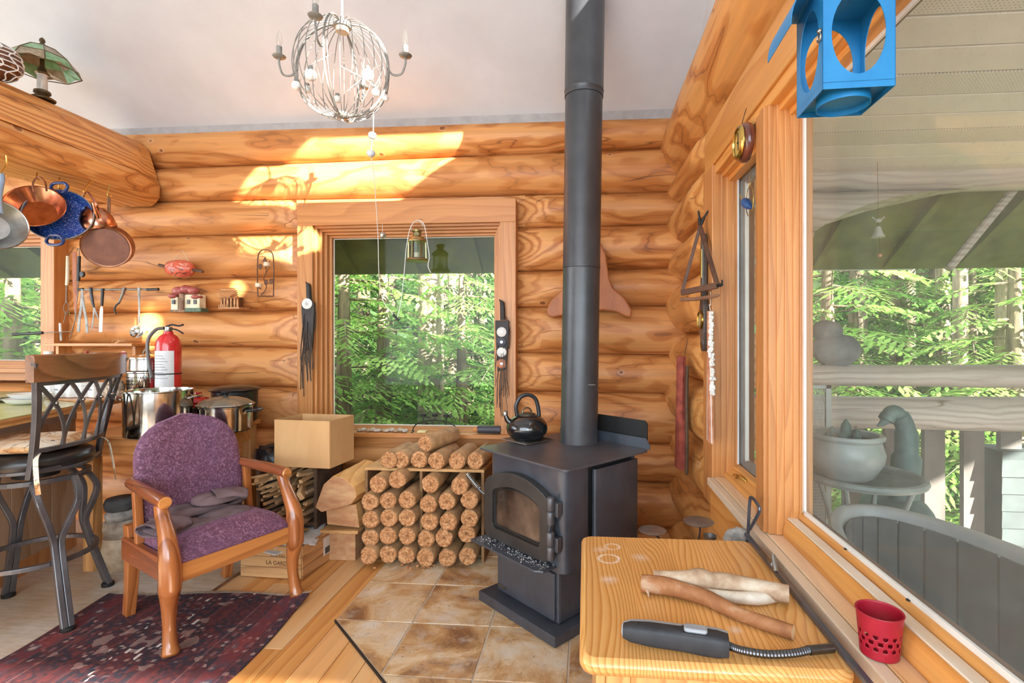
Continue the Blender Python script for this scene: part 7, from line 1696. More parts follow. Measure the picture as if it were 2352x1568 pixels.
solo('dried_twigs', mb, plain('dry_twig', srgb(206,160,110), srgb(180,132,86), .8), 'dry curled twigs lying on the spice shelf', 'twigs', kind='stuff')
c = UP_(118, 800); b_ = thing('spice_jar', 'small glass jar with red label left of the spice shelf', 'jar', (c.x, YU-.02, 1.175))
mb = MB(); mb.lathe([(.001,0),(.028,0),(.03,.006),(.03,.085),(.022,.095)], n=20); part(b_, 'glass', mb, plain('red_spice', srgb(160,74,48), srgb(206,190,170), .3, 0, 14), True, angle=40)
mb = MB(); mb.lathe([(.027,.095),(.028,.12),(.001,.121)], n=20); part(b_, 'cap', mb, M_WHITE, True, angle=40)
c = PD(190, 810, 3.55); bw = thing('steel_sieve_bowl', 'shiny steel bowl with red spatula standing behind the stool rail', 'bowl', (c.x, c.y, 1.001))
mb = MB(); mb.lathe([(.001,0),(.06,0),(.10,.12),(.125,.245),(.13,.25),(.12,.25),(.09,.13),(.001,.02)], n=36); part(bw, 'bowl', mb, M_STEEL, True, angle=40)
mb = MB(); mb.tube([Vector((-.02,0,.18)), Vector((.015,.02,.30))], [.008,.012], 8, sq=(1.2,.6)); part(bw, 'spatula_handle', mb, plain('red_plastic', srgb(190,50,48), srgb(172,40,40), .4), True)

# ================================================================== ORNAMENTS ON THE LOG WALL
YO = 3.50
# painted gourd fish
gc = PY(414, 617, YO); gf = thing('painted_gourd', 'red painted gourd rattle with stick ends hanging on the log wall', 'ornament', gc-UP*.06)
def gourd():
    m, nt, b = _new('painted_gourd'); v = coords(nt); w_ = noise(nt, v, 16, 2, .5, 1.5)
    c = ramp(nt, w_, [(.36, srgb(96,62,50)), (.42, srgb(200,88,66)), (.6, srgb(212,104,80)), (.64, srgb(240,206,178)), (.67, srgb(206,92,70))])
    L(nt, c, b.inputs['Base Color']); b.inputs['Roughness'].default_value = .3; return m
Ax = orient((1,0,-.06)); mb = MB(); mb.lathe([(.001,-.105),(.022,-.10),(.05,-.08),(.062,-.03),(.066,.02),(.055,.07),(.03,.095),(.001,.102)], gc, 28, Ax); part(gf, 'shell', mb, gourd(), angle=60)
for a, b in (((365,608),(386,613)), ((440,619),(466,624))): mb = MB(); mb.tube([PY(*a, YO), PY(*b, YO)], .010, 8); part(gf, 'stick', mb, plain('dark_stick', srgb(104,72,54)))
mb = MB(); mb.tube([PY(398,597,YO), PY(420,576,YO), PY(436,607,YO)], .0018, 5); part(gf, 'string', mb, M_IVO)
# mushroom-roofed cottage
def wallbox(mb, px0, px1, py0, py1, Ynear, Yfar, mi=None):
    a = PY(px0, py1, Ynear); b = PY(px1, py0, Ynear); mb.bx(a.x, b.x, Ynear, Yfar, a.z, b.z, mi)
mh = thing('mushroom_cottage', 'ceramic cottage plaque with red mushroom roofs on the log wall', 'ornament', PY(425, 716, 3.53))
M_CREAM = plain('cream_ceramic', srgb(232,218,188), srgb(206,186,150), .5); M_MR = plain('mushroom_red', srgb(152,72,66), srgb(176,96,86), .35); M_STN = plain('brown_stone', srgb(150,112,80), srgb(104,76,56), .7, 0, 40)
mb = MB(); wallbox(mb, 392, 408, 682, 714, 3.48, 3.54); part(mh, 'left_wing', mb, M_CREAM, smooth=False, bevel=.004)
mb = MB(); wallbox(mb, 410, 422, 674, 714, 3.465, 3.54); part(mh, 'tower', mb, M_STN, smooth=False, bevel=.004)
mb = MB(); wallbox(mb, 422, 458, 676, 714, 3.475, 3.54); part(mh, 'right_wing', mb, M_CREAM, smooth=False, bevel=.004)
for px, py, rx_, rz_ in ((398,680,.035,.020), (410,668,.045,.032), (428,664,.045,.030), (444,667,.04,.028), (452,682,.04,.018)):
    mb = MB(); mb.ball(PY(px, py, 3.49), 1, 18, 10, (rx_, .035, rz_)); part(mh, 'mushroom_roof', mb, M_MR)
mb = MB(); wallbox(mb, 414, 420, 690, 713, 3.46, 3.47); part(mh, 'door', mb, plain('dark_door', srgb(112,66,44), None, .6), smooth=False, bevel=.002)
for px in (397, 432, 447): mb = MB(); wallbox(mb, px-3, px+3, 688, 698, 3.468, 3.484); part(mh, 'window', mb, plain('dark_pane', srgb(70,62,56), None, .3), smooth=False)
mb = MB(); wallbox(mb, 424, 461, 707, 716, 3.46, 3.54); part(mh, 'hedge', mb, plain('glazed_green', srgb(86,106,82), srgb(64,84,64), .5, 0, 60, bmp=.4), smooth=False, bevel=.004)
mb = MB(); wallbox(mb, 390, 424, 711, 717, 3.46, 3.54); part(mh, 'path', mb, M_STN, smooth=False, bevel=.003)
mb = MB(); mb.ball(PY(426, 657, 3.50), .012, 10, 6, (1.5,1,.8)); part(mh, 'finial', mb, M_BRASS)
# small log cabin
lcab = thing('twig_cabin', 'small wooden log cabin ornament on the log wall', 'ornament', PY(525, 708, 3.53))
M_TW = board_mat('cabin_wood', 0, srgb(206,152,100), srgb(170,116,70), 3, rough=.7)
for k in range(5):
    a = PY(502+k*1.6, 682-k*4.6, 3.44+k*.02); b = PY(545-k*.8, 682-k*4.6, 3.44+k*.02); mb = MB(); mb.bar(a, b, .03, .006, (0,-.5,1)); part(lcab, 'shingle', mb, M_TW, smooth=False)
for px in (508, 515, 522, 530, 538, 545): mb = MB(); wallbox(mb, px-1.6, px+1.6, 682, 706, 3.45, 3.46); part(lcab, 'post', mb, M_TW, smooth=False)
mb = MB(); wallbox(mb, 506, 546, 682, 706, 3.48, 3.54); part(lcab, 'wall', mb, plain('cabin_dark', srgb(120,78,48), srgb(96,62,40), .8), smooth=False)
mb = MB(); wallbox(mb, 501, 549, 705, 709, 3.43, 3.54); part(lcab, 'deck', mb, M_TW, smooth=False)
for px in range(503, 520, 4): mb = MB(); wallbox(mb, px-1, px+1, 699, 706, 3.43, 3.436); part(lcab, 'baluster', mb, M_TW, smooth=False)
mb = MB(); a = PY(510, 678, 3.41); b = PY(533, 678, 3.41); mb.bar(a, b, .05, .008, (0,-.4,1)); part(lcab, 'porch_roof', mb, M_TW, smooth=False)
# wire candle hanger
wc_ = thing('wire_candle_hanger', 'rusty arched wire hanger with leaf and votive cups on the log wall', 'candle holder', PY(610, 680, YO))
M_RUST = plain('rusty_wire', srgb(112,76,54), srgb(86,58,42), .6, .5)
P = [PY(592,680,YO), PY(591,620,YO), PY(592,595,YO)] + [PY(610-18*math.cos(math.pi*i/8), 592-20*math.sin(math.pi*i/8), YO) for i in range(1, 8)] + [PY(628,595,YO), PY(629,620,YO), PY(628,680,YO)]
mb = MB(); mb.tube(P, .004, 6); part(wc_, 'arch', mb, M_RUST)
mb = MB(); mb.tube([PY(592,680,YO-.01), PY(628,680,YO-.01)], .004, 6); part(wc_, 'bottom_bar', mb, M_RUST)
mb = MB(); mb.tube(spline([PY(600,678,YO), PY(612,660,YO), PY(606,640,YO), PY(612,620,YO), PY(606,600,YO), PY(610,590,YO)], 4), .003, 6); mb.tube(spline([PY(609,630,YO), PY(618,615,YO), PY(620,598,YO)], 4), .0025, 6); mb.tube(spline([PY(608,650,YO), PY(622,650,YO), PY(626,640,YO)], 4), .0025, 6); part(wc_, 'vine', mb, M_RUST)
for px, py in ((608,600), (611,648), (623,646), (598,612)):
    mb = MB(); mb.ball(PY(px, py, YO-.006), 1, 12, 8, (.016,.004,.020)); part(wc_, 'leaf', mb, M_RUST)
for px, py in ((613,612), (594,660)):
    c = PY(px, py, YO-.03); mb = MB(); mb.lathe([(.001,0),(.016,0),(.022,.004),(.022,.03),(.019,.03),(.019,.008),(.001,.006)], c, 20); part(wc_, 'votive_cup', mb, plain('frosted_votive', srgb(226,206,180), srgb(206,180,150), .3))
    mb = MB(); mb.tube([c, PY(px+(6 if px < 600 else -4), py+4, YO)], .003, 6); part(wc_, 'bracket', mb, M_RUST)

# ================================================================== OUTSIDE
# ---- ground sloping away
mb = MB()
def gfn(u, v):
    x = -30+70*u; y = -14+56*v; z = -1.2 - .02*max(0, y-4) + .35*mnoise.noise(Vector((x*.18, y*.18, 0)))
    return (x, y, z if y > 3.2 or x > 1 or x < -7 else -1.25)
mb.sheet(gfn, 60, 50)
M_GRND = plain('forest_floor', srgb(112,96,72), srgb(84,92,56), .95, 0, 3, bmp=.5, bscale=8)
gr = structure('ground', mb, M_GRND)
# ---- green eave along the back of the house
M_EAVE = plain('green_stained_soffit', srgb(116,126,52), srgb(92,102,40), .7, 0, 5)
zE = PY(950, 629, 4.75).z
mb = MB(); mb.prism([(-8, 3.85, 2.62), (-8, 4.75, zE), (-8, 4.78, zE+.02), (-8, 4.78, zE+.16), (-8, 3.85, 2.78)], (14.5, 0, 0)); eave = structure('eave', mb, M_EAVE, smooth=False)
mb = MB()
for k in range(24):
    x = -7.6+.6*k; m2 = MB(); m2.prism([(x, 3.86, 2.50), (x, 4.70, zE+.0), (x, 4.70, zE+.03), (x, 3.86, 2.62)], (.05, 0, 0)); o = part(eave, 'rafter', m2, M_EAVE, smooth=False)
# ---- right porch: deck, soffit, log end wall with arched opening, railing
M_DECK = board_mat('porch_deck', 0, srgb(150,136,122), srgb(120,106,94), 2, rough=.8)
zD = -.05
mb = MB(); mb.bx(.82, 6.0, -2.3, 3.9, zD-.2, zD-.03); deck = structure('porch_floor', mb, M_DECK, smooth=False)
for k in range(30):
    y0 = 3.88-.14*(k+1); mb = MB(); mb.bx(.83, 5.9, y0+.003, y0+.137, zD-.03, zD); o = part(deck, 'plank', mb, M_DECK, smooth=False)
zS_ = 2.48
M_SOF = plain('white_vented_soffit', srgb(240,236,230), srgb(232,228,222), .6, 0, 3)
mb = MB(); mb.bx(.80, 6.4, -2.70, 3.85, zS_+.02, zS_+.12); sof = structure('porch_ceiling', mb, M_SOF, smooth=False)
def vent():
    m, nt, b = _new('vented_panel'); tc = N(nt, 'TexCoord'); mp = N(nt, 'Mapping'); mp.inputs['Scale'].default_value = (70,70,70); L(nt, tc.outputs['Object'], mp.inputs[0])
    sp = N(nt, 'SeparateXYZ'); L(nt, mp.outputs[0], sp.inputs[0])
    fx = math_n(nt, 'SUBTRACT', math_n(nt, 'FRACT', sp.outputs[0]), .5); fy = math_n(nt, 'SUBTRACT', math_n(nt, 'FRACT', sp.outputs[1]), .5)
    d = math_n(nt, 'SQRT', math_n(nt, 'ADD', math_n(nt, 'POWER', fx, 2), math_n(nt, 'POWER', fy, 2)))
    L(nt, ramp(nt, d, [(.16, srgb(166,160,150)), (.22, srgb(228,224,216))]), b.inputs['Base Color']); b.inputs['Roughness'].default_value = .6; return m
MV = vent()
k = 0; y = 3.82
while y > -2.5:
    mb = MB(); mb.bx(.82, 6.38, y-.195, y-.006, zS_, zS_+.018); c = Vector((2.5, y-.1, zS_)); o = mesh_obj('soffit_panel', mb, MV if k % 3 == 1 else M_SOF, smooth=False, bevel=.004, M=Matrix.Translation(c)); o.location = c; o.parent = sof; y -= .20; k += 1
# log end wall: upper courses, arch cut into them
porch = thing('log_arch_wall', 'weathered log end wall of the porch with a wide arched opening', 'log wall', (2.6, 3.62, -.05))
YP = 3.50
def zrow(py): return PY(2000, py, YP).z
rows = [(zS_, zrow(322)), (zrow(322), zrow(428)), (zrow(428), zrow(520)), (zrow(520), zrow(610))]
ax0 = PY(1858, 560, YP).x; acx = PY(2330, 430, YP).x; a_top = zrow(426); a_bot = zrow(575)
def arch_x(z):               # left edge of the opening at height z
    if z >= a_top: return 9
    u = min(1, max(0, (a_top - z)/(a_top-a_bot))); return acx - (acx-ax0)*math.sqrt(max(0, 1-(1-u)**2))*1.0
for i, (zh, zl) in enumerate(rows):
    n = 22; zc = (zh+zl)/2; hh = (zh-zl)/2*1.03; org = Vector((.9, 3.65, zc)); rings = []
    x_end = 5.9
    ring0, ring1 = [], []
    for j in range(n):
        an = 2*math.pi*j/n; z = zc+hh*math.sin(an); yv = 3.65-.15*math.cos(an)
        ring0.append(Vector((.80, yv, z))); ring1.append(Vector((max(.83, min(x_end, arch_x(z))), yv, z)))
    rs = [[a.lerp(b, t/10) for a, b in zip(ring0, ring1)] for t in range(11)]
    mb = MB(); mb.ring_strip(rs); o = mesh_obj('log', mb, M_GREYX, M=root_mat(porch), angle=40); o.parent = porch
# two railing logs and the balusters
rl = thing('porch_railing', 'grey weathered porch railing with two round rails and flat balusters', 'railing', (2.8, 3.62, -.05))
for py0, py1 in ((838,890), (912,990)):
    z1, z0 = PY(2000, py0, YP).z, PY(2000, py1, YP).z
    mb = MB(); rings = [[Vector((.82+5.1*t/12, 3.58-.09*math.cos(2*math.pi*j/18), (z0+z1)/2+(z1-z0)/2*math.sin(2*math.pi*j/18)*(1+.05*math.sin(t*1.7)))) for j in range(18)] for t in range(13)]
    mb.ring_strip(rings); part(rl, 'rail', mb, M_GREYX)
M_BAL = plain('grey_baluster', srgb(118,112,104), srgb(92,86,80), .85, 0, 6, stretch=(1,1,.3))
zr = PY(2000, 985, YP).z
for k, px in enumerate((1870, 1960, 2055, 2145, 2235, 2320, 2400, 2480, 2560)):
    x = PY(px, 1100, 3.64).x; mb = MB(); mb.bx(x-.065, x+.065, 3.63, 3.67, .0, zr); part(rl, 'baluster', mb, M_BAL, smooth=False)
mb = MB(); mb.bx(.82, 5.9, 3.60, 3.68, -.05, .02); part(rl, 'bottom_rail', mb, M_BAL, smooth=False)
# bird bell in the arch
c = PY(2017, 545, 3.3); be = thing('bird_bell', 'small white bell with a bird on top hanging in the porch arch', 'bell', c)
mb = MB(); mb.lathe([(.038,0),(.034,.008),(.022,.035),(.016,.06),(.006,.068),(.001,.07)], n=20); part(be, 'bell', mb, plain('pale_verdigris', srgb(190,196,190), srgb(160,170,164), .5), True)
mb = MB(); mb.tube(spline([(-.034,0,.125),(-.01,0,.105),(.012,0,.106),(.036,0,.125)], 4), [.004]*4+[.012]*5+[.004]*4, 8); part(be, 'bird', mb, plain('pale_verdigris', srgb(190,196,190)), True)
mb = MB(); mb.tube([(0,0,.07),(0,0,.10)], .002, 5); mb.tube([(0,0,.118),(0,0.02,1.06)], .0012, 5); mb.tube([(.008,0,0),(.010,0,-.10)], .0012, 5); part(be, 'cord', mb, M_DARK, True)
mb = MB(); mb.ball((.010,0,-.11), .012, 10, 7); part(be, 'clapper_bead', mb, plain('terracotta_bead', srgb(206,150,120), None, .6), True)
# round mesh table
tc_ = PD(1980, 1085, 2.75); ztab = PD(1980, 1090, 2.75).z; rt_ = 118*2.75/FPX
ot = thing('patio_table', 'round grey metal mesh patio table on the porch', 'table', (tc_.x, tc_.y, zD), 0)
M_PG = plain('grey_green_metal', srgb(150,160,156), srgb(126,136,134), .5, .2)
h = ztab-zD
mb = MB(); mb.tube([Vector((rt_*math.cos(2*math.pi*i/56), rt_*math.sin(2*math.pi*i/56), h-.008)) for i in range(56)], .02, 8, closed=True); part(ot, 'rim', mb, M_PG, True)
mb = MB()
nl = 26
for i in range(-nl+1, nl):
    x = i*rt_/nl; hw = math.sqrt(max(0, rt_*rt_-x*x)); mb.bx(x-.002, x+.002, -hw, hw, h-.006, h-.002); mb.bx(-hw, hw, x-.002, x+.002, h-.010, h-.006)
o = part(ot, 'mesh_top', mb, M_PG, True, smooth=False); o['kind'] = 'stuff'
for k in range(4):
    a = R(45+90*k); mb = MB(); mb.tube(spline([(rt_*.85*math.cos(a), rt_*.85*math.sin(a), h-.02), (rt_*.55*math.cos(a), rt_*.55*math.sin(a), h*.5), (rt_*.9*math.cos(a), rt_*.9*math.sin(a), .01)], 5), .014, 8); part(ot, 'leg', mb, M_PG, True)
# planter with succulents
pcn = PD(1943, 1090, 2.68); pl = thing('glazed_planter', 'round grey glazed planter with succulents on the patio table', 'planter', (pcn.x, pcn.y, ztab), 0)
sp2 = 2.68/FPX; rr0 = 76*sp2
mb = MB(); mb.lathe([(.001,0),(rr0*.55,0),(rr0*.72,.02),(rr0*.98,.09),(rr0*1.03,.14),(rr0*.95,.19),(rr0*.92,.205),(rr0*1.0,.215),(rr0*1.02,.228),(rr0*.98,.238),(rr0*.86,.235),(rr0*.84,.20)], n=44); part(pl, 'pot', mb, plain('grey_celadon', srgb(158,166,162), srgb(126,136,134), .3, 0, 5), True, angle=50)
mb = MB(); mb.lathe([(rr0*.86,.205),(.001,.215)], n=30); part(pl, 'soil', mb, plain('soil', srgb(70,60,50), None, .95), True)
for x, y, hh_, r_ in ((.0,.0,.11,.028), (-.06,.02,.07,.02), (.06,.02,.06,.022), (-.10,-.02,.05,.018), (.03,-.05,.06,.02), (-.04,-.05,.05,.02)):
    mb = MB(); mb.lathe([(r_*.6,.20),(r_,.20+hh_*.4),(r_*.8,.20+hh_*.75),(.004,.20+hh_)], (x, y, 0), 12); part(pl, 'succulent', mb, plain('succulent_green', srgb(78,100,90), srgb(58,80,72), .6), True)
# goose sculpture behind the table
gz = PD(2050, 1020, 2.95); go = thing('goose_sculpture', 'green patinated goose sculpture with curved neck behind the planter', 'sculpture', (gz.x, gz.y, zD))
M_PAT = plain('green_patina', srgb(96,122,118), srgb(70,94,92), .55, .2, 7)
G = lambda px, py: PD(px, py, 2.95)
mb = MB(); mb.tube(spline([G(2072,1180), G(2078,1100), G(2082,1040), G(2080,985), G(2064,952), G(2050,946), G(2040,956), G(2034,966)], 6), [.08]*6+[.075]*6+[.06]*6+[.05]*6+[.04]*6+[.04]*6+[.042]*6+[.036], 14); part(go, 'neck', mb, M_PAT)
mb = MB(); mb.tube([G(2036,962), G(2024,974), G(2014,978)], [.03,.016,.004], 10); part(go, 'bill', mb, M_PAT)
b0 = G(2070,1200); mb = MB(); mb.ball((b0.x+.02, b0.y+.08, zD+.36), 1, 20, 12, (.16,.30,.20)); part(go, 'body', mb, M_PAT)
for s_ in (-1, 1): mb = MB(); mb.tube([(b0.x+.02+s_*.06, b0.y+.08, zD+.22), (b0.x+.02+s_*.06, b0.y+.06, zD)], .018, 8); part(go, 'leg', mb, M_PAT)
# framed mesh screen at the left
scn = thing('mesh_screen', 'white framed mesh screen standing at the porch\'s window corner', 'screen', (PD(1880,1000,3.1).x, PD(1880,1000,3.1).y, zD))
a, b = PD(1862, 1200, 3.1), PD(1906, 1200, 3.1); zt5 = PD(1880, 884, 3.1).z
for x0_, x1_ in ((a.x-.25, a.x-.23), (b.x-.03, b.x)): mb = MB(); mb.bx(x0_, x1_, a.y-.01, a.y+.01, zD, zt5); part(scn, 'frame_post', mb, M_PG, smooth=False)
mb = MB(); mb.bx(a.x-.25, b.x, a.y-.01, a.y+.01, zt5-.02, zt5); part(scn, 'frame_rail', mb, M_PG, smooth=False)
mb = MB()
for i in range(34): x = a.x-.23+(b.x-a.x+.2)*i/34; mb.bx(x, x+.003, a.y-.002, a.y, zD, zt5-.02)
for i in range(60): z = zD+(zt5-zD-.02)*i/60; mb.bx(a.x-.23, b.x-.03, a.y, a.y+.002, z, z+.003)
o = part(scn, 'mesh', mb, M_PG, smooth=False); o['kind'] = 'stuff'
# lumpy grey shape on the top rail, standing in for a dim reflection
zrt = PY(2000, 838, YP).z; c = PY(1918, 838, 3.56); mb = MB()
mb.ball((c.x, c.y, zrt+.10), 1, 22, 14, (.165,.09,.115)); mb.ball((c.x-.05, c.y, zrt+.225), 1, 18, 12, (.10,.08,.075))
for i, p in enumerate(mb.v): mb.v[i] = p + Vector((1,1,1))*.018*mnoise.noise(p*12)
solo('reflection_standin', mb, plain('reflection_grey', srgb(140,144,142), srgb(112,116,114), .9, 0, 8), 'lumpy grey shape on the porch rail standing in for a reflection', 'ornament')
# long oval tub below the window
ht = thing('oval_tub', 'grey oval panelled tub standing on the porch below the window', 'tub', (1.30, 1.50, zD))
M_TUB = plain('grey_tub_shell', srgb(176,180,180), srgb(156,160,160), .45, 0, 4); M_TUBP = plain('grey_tub_panel', srgb(98,99,97), srgb(80,80,78), .55, 0, 5)
ztub = .615; H_ = ztub-zD; ea, eb = .375, 1.02
def oval(a, k, z): return Vector((ea*k*math.cos(a), (eb-(1-k)*ea)*math.sin(a), z)) if k <= 1 else Vector(((ea+(k-1))*math.cos(a), (eb+(k-1))*math.sin(a), z))
def ov_ring(off, z, n=72): return [Vector(((ea+off)*math.cos(2*math.pi*i/n), (eb+off)*math.sin(2*math.pi*i/n), z)) for i in range(n)]
mb = MB(); rg = [ov_ring(o_, z_) for o_, z_ in ((.005,H_-.07),(.02,H_-.05),(.024,H_-.02),(.012,H_),(-.02,H_),(-.036,H_-.015),(-.036,H_-.055))]; mb.ring_strip(rg, cap=False); part(ht, 'rim', mb, M_TUB, True, angle=60)
npan = 30
for k in range(npan):
    for off, nm in ((0, 'outer_panel'), (-.05, 'inner_panel')):
        A0, A1 = 2*math.pi*(k+.04)/npan, 2*math.pi*(k+.96)/npan
        def pt(a, o_): return Vector(((ea+o_)*math.cos(a), (eb+o_)*math.sin(a), 0))
        mb = MB(); mb.prism([pt(A0, off), pt(A1, off), pt(A1, off-.012), pt(A0, off-.012)], (0,0,H_-.04)); part(ht, nm, mb, M_TUBP, True, smooth=False)
mb = MB(); mb.ring_strip([ov_ring(-.03, .01), ov_ring(-.03, H_-.06)], cap=False); part(ht, 'liner', mb, plain('dark_tub_cover', srgb(78,70,62), srgb(56,52,48), .5, 0, 3), True)
mb = MB(); mb.ring_strip([ov_ring(-.066, 0), ov_ring(-.066, .12)]); part(ht, 'dark_cover', mb, plain('dark_tub_cover', srgb(78,70,62), srgb(56,52,48), .5, 0, 3), True, angle=60)
# diagonal brace in the arch and the pale drip edge of the eave
mb = MB(); mb.tube([PY(2178, 618, 3.80), PY(2345, 415, 3.80)], .028, 10); solo('arch_brace', mb, M_GREYX, 'pale diagonal brace pole in the porch arch', 'brace')
mb = MB(); mb.bx(1.0, 2.9, 4.78, 4.80, zE-.004, zE+.022); part(eave, 'drip_edge', mb, M_WHITE, smooth=False)
# dark siding of a shed beyond, at the far right
sx = PD(2310, 1100, 3.3); sd = thing('porch_cupboard', 'dark green clapboard cupboard at the far right of the porch', 'cupboard', (sx.x+.35, sx.y+.1, zD))
M_SH = plain('dark_green_clapboard', srgb(70,82,80), srgb(56,66,66), .7, 0, 5)
zc_ = PD(2310, 1030, 3.3).z
for k in range(int((zc_-zD)/.11)):
    mb = MB(); z = zD+.11*k; mb.prism([(sx.x-.02, sx.y-.0, z), (sx.x-.035, sx.y-.015, z), (sx.x-.02, sx.y, z+.108)], (.8, 0, 0)); part(sd, 'clapboard', mb, M_SH, smooth=False)
mb = MB(); mb.bx(sx.x-.02, sx.x+.78, sx.y, sx.y+.25, zD, zc_-.02); part(sd, 'body', mb, M_SH, smooth=False)

# ---- forest ---------------------------------------------------------
def bough(mb, p, d, ln, droop, q, dens=1.0, wide=.5):
    """a flat feathery hemlock spray: drooping stem with side twigs, each a row of narrow leaf blades"""
    d = d.normalized(); sd = d.cross(UP).normalized(); n = max(5, int(ln*12*dens)); prev = p
    for i in range(1, n+1):
        t = i/n; c = p + d*ln*t + UP*(-droop*ln*t*t)
        w_ = ln*wide*(1-t)*(.55+.6*q.random()) + .05
        tdir = (c-prev).normalized()
        for s_ in (-1, 1):
            e = c + sd*s_*w_ + tdir*w_*(.55+.3*q.random()) + UP*(-.22*w_ - .05*q.random())
            m = max(2, int(w_*17))
            for k in range(m):
                a = c.lerp(e, k/m); b = c.lerp(e, (k+1.5)/m) + Vector((q.gauss(0,.02), q.gauss(0,.02), q.gauss(0,.018))); fw = .024*(1-.45*k/m)+.009
                nn = (b-a).cross(UP); nn = nn.normalized()*fw if nn.length > 1e-5 else sd*fw
                tip = a.lerp(b, .5)+tdir*.03
                mb.add([a-nn*.4, a.lerp(b,.5)+nn+UP*.004, b, a.lerp(b,.5)-nn], [(0,1,2,3)])
        prev = c
    return mb
def conifer_mesh(seed, h, nb, rmax, z0, dens=1.0):
    q = random.Random(seed); leaf = MB(); tw = MB()
    for i in range(nb):
        t = (i+q.random())/nb; z = z0 + (h-z0)*t; a = i*2.399+q.gauss(0,.3); ln = rmax*(1-t)**.75*(.65+.5*q.random())+.15
        d = Vector((math.cos(a), math.sin(a), .10-.12*q.random())); p = Vector((0,0,z))
        bough(leaf, p+d*.15, d, ln, .22+.25*q.random(), q, dens)
        tw.tube([p, p+d*ln*.5+UP*(-.06*ln), p+d*ln*.9+UP*(-.25*ln)], [.02,.012,.004], 4)
    return leaf, tw
M_BARK = plain('tree_bark', srgb(150,132,108), srgb(92,78,62), .95, 0, 6, stretch=(3,3,.5), bmp=.8, bscale=12)
M_BARK2 = plain('pale_bark', srgb(176,158,130), srgb(120,104,84), .95, 0, 6, stretch=(3,3,.5), bmp=.8, bscale=12)
M_LEAF = leaf_mat('sunlit_hemlock', srgb(184,214,120), srgb(84,132,52), .45, 2.6)  # sunlight painted into a paler leaf colour
M_LEAF2 = leaf_mat('dark_hemlock', srgb(108,150,72), srgb(42,72,34), .4, 2.2)  # darker copy of the leaf colour, shade painted in
PROTO = []
for sd_, h, nb, rm, z0 in ((1, 6.5, 60, 2.0, .6), (2, 7.5, 64, 1.8, .9), (3, 5.5, 56, 1.7, .3)):
    leaf, tw = conifer_mesh(sd_, h, nb, rm, z0)
    PROTO.append((leaf, tw, h))
TREES = {}
def tree(kind, x, y, zg, label, scale=1.0, rz=0, tr=.14, leafm=None, group='conifers in the forest behind the house'):
    leaf, tw, h = PROTO[kind]; key = (kind, leafm.name)
    t = thing('conifer_tree', label, 'tree', (x, y, zg), rz, group); t.scale = (scale,)*3
    if key not in TREES:
        o1 = mesh_obj('foliage', leaf, leafm, smooth=False, fixn=False); o2 = mesh_obj('branches', tw, M_BARK)
        m3 = MB(); m3.tube([(0,0,-.6),(0,0,h*.4),(0,0,h)], [tr*1.1,tr*.8,.02], 12); o3 = mesh_obj('trunk', m3, M_BARK); TREES[key] = (o1, o2, o3)
        for o in (o1, o2, o3): o.parent = t
        o1['kind'] = 'stuff'; o2['kind'] = 'stuff'
    else:
        for o in TREES[key]:
            c = o.copy(); COL.objects.link(c); c.parent = t
    return t
def gz_(x, y): return -1.2 - .02*max(0, y-4)
# bare trunks seen through the windows
def trunk(px, py_base, Y, r, m_, label, lean=0, h=9):
    p = PY(px, 900, Y); z0 = gz_(p.x, Y)-.2; mb = MB(); n = 14; rings = []
    for i in range(13):
        t = i/12; rr_ = r*(1.18-.35*t); 
        rings.append([Vector((p.x+lean*t*h+rr_*(1+.08*mnoise.noise(Vector((math.cos(j*.45)*2, math.sin(j*.45)*2, t*6+px))))*math.cos(2*math.pi*j/n), Y+rr_*math.sin(2*math.pi*j/n), z0+h*t)) for j in range(n)])
    mb.ring_strip(rings); solo('tree_trunk', mb, m_, label, 'tree trunk', 'bare forest trunks')
trunk(990, 990, 7.2, .17, M_BARK2, 'thick pale tree trunk in the middle of the back window')
trunk(1042, 990, 9.5, .11, M_BARK2, 'slim sunlit trunk just right of the thick trunk')
trunk(1079, 990, 10.5, .08, M_BARK2, 'very thin pale trunk at the right of the back window')
trunk(1014, 990, 13.0, .2, M_BARK, 'dark trunk behind the thick pale trunk')
trunk(835, 990, 11.0, .13, M_BARK, 'dark trunk at the left of the back window')
trunk(1108, 990, 13.5, .12, M_BARK, 'distant dark trunk by the right jamb of the back window')
for i, (px, Y, r, m_) in enumerate([(2205, 9.0, .10, M_BARK2), (2310, 8.0, .12, M_BARK2), (2165, 11.0, .12, M_BARK2), (1975, 10.0, .12, M_BARK), (2085, 12.0, .14, M_BARK)]):
    trunk(px, 900, Y, r, m_, f'forest trunk seen through the porch arch, {["third","fifth","fourth","first","second"][i] if False else ORD[[3,4,2,0,1][i]]} from the left')
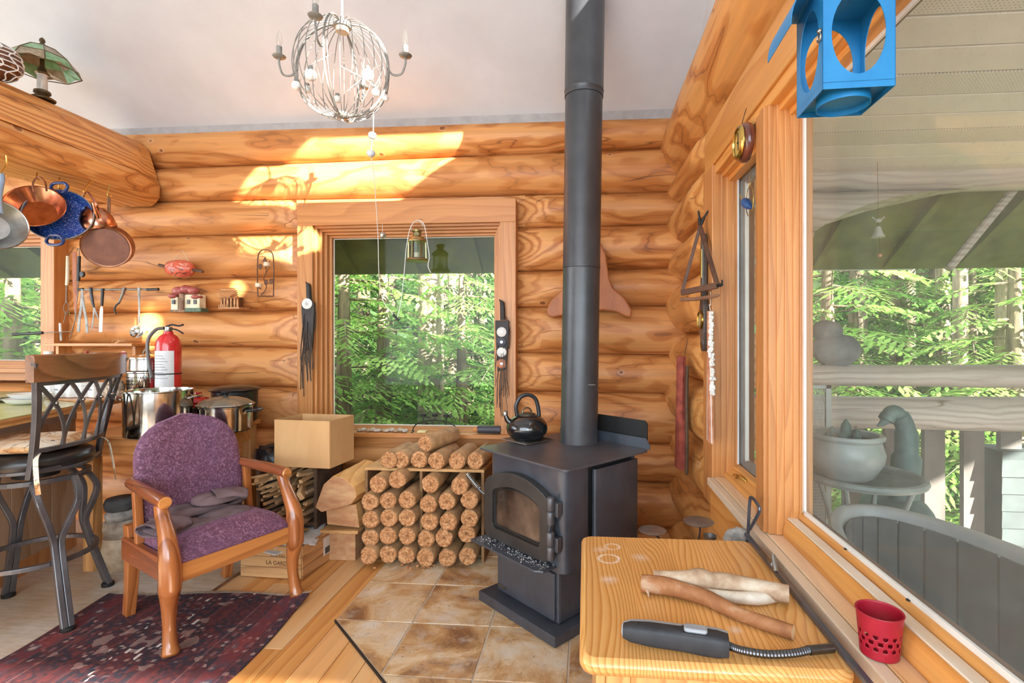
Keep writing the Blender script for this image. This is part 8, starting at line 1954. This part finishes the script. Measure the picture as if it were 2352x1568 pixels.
# conifers: (pixel, distance, kind, scale, light leaf?)
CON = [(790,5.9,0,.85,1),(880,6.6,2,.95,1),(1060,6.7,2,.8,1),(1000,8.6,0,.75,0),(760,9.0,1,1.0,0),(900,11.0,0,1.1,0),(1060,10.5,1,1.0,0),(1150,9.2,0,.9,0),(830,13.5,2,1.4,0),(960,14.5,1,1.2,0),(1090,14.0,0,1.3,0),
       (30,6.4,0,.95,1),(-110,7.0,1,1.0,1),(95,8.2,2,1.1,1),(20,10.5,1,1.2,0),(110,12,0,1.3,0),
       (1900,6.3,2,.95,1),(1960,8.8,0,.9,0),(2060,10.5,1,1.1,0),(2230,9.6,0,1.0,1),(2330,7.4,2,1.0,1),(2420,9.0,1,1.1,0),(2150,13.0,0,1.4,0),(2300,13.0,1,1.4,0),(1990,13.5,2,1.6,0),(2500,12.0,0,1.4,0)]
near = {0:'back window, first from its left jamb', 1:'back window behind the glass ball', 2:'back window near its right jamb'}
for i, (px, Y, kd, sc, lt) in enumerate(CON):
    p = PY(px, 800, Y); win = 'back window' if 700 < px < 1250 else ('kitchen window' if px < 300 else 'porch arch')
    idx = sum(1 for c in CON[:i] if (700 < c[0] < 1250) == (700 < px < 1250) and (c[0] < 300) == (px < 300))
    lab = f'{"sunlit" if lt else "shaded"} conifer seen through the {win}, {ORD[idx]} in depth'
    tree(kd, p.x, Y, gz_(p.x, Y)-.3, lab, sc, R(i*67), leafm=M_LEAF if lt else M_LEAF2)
# hedge of dense forest closing the view
mb = MB(); q = random.Random(77)
for i in range(520):
    a = R(-75+200*q.random()); rr_ = 17+6*q.random(); x = rr_*math.sin(a)*1.1-1; y = 4+rr_*abs(math.cos(a))*.75; z = -1.6+6.5*q.random()**1.2
    if y < 12 and -9 < x < 7: continue
    bough(mb, Vector((x, y, z)), Vector((q.gauss(0,1), -1, .1)), 1.6+q.random(), .5, q, .35, .75)
solo('forest_understory', mb, M_LEAF2, 'dense dark green forest closing the view behind the trees', 'forest', kind='stuff', smooth=False, fixn=False)
mb = MB()
for i in range(60):
    a0 = R(-95+i*4); a1 = R(-95+(i+1)*4); r_ = 27
    mb.add([(r_*math.sin(a0), 2+r_*math.cos(a0), -2.5), (r_*math.sin(a1), 2+r_*math.cos(a1), -2.5), (r_*math.sin(a1), 2+r_*math.cos(a1), 9+1.5*math.sin(i*1.9)), (r_*math.sin(a0), 2+r_*math.cos(a0), 9+1.5*math.sin((i-1)*1.9))], [(0,1,2,3)])
structure('hillside', mb, plain('far_forest', srgb(60,84,44), srgb(34,52,28), .95, 0, .8, bmp=1, bscale=3), smooth=False)
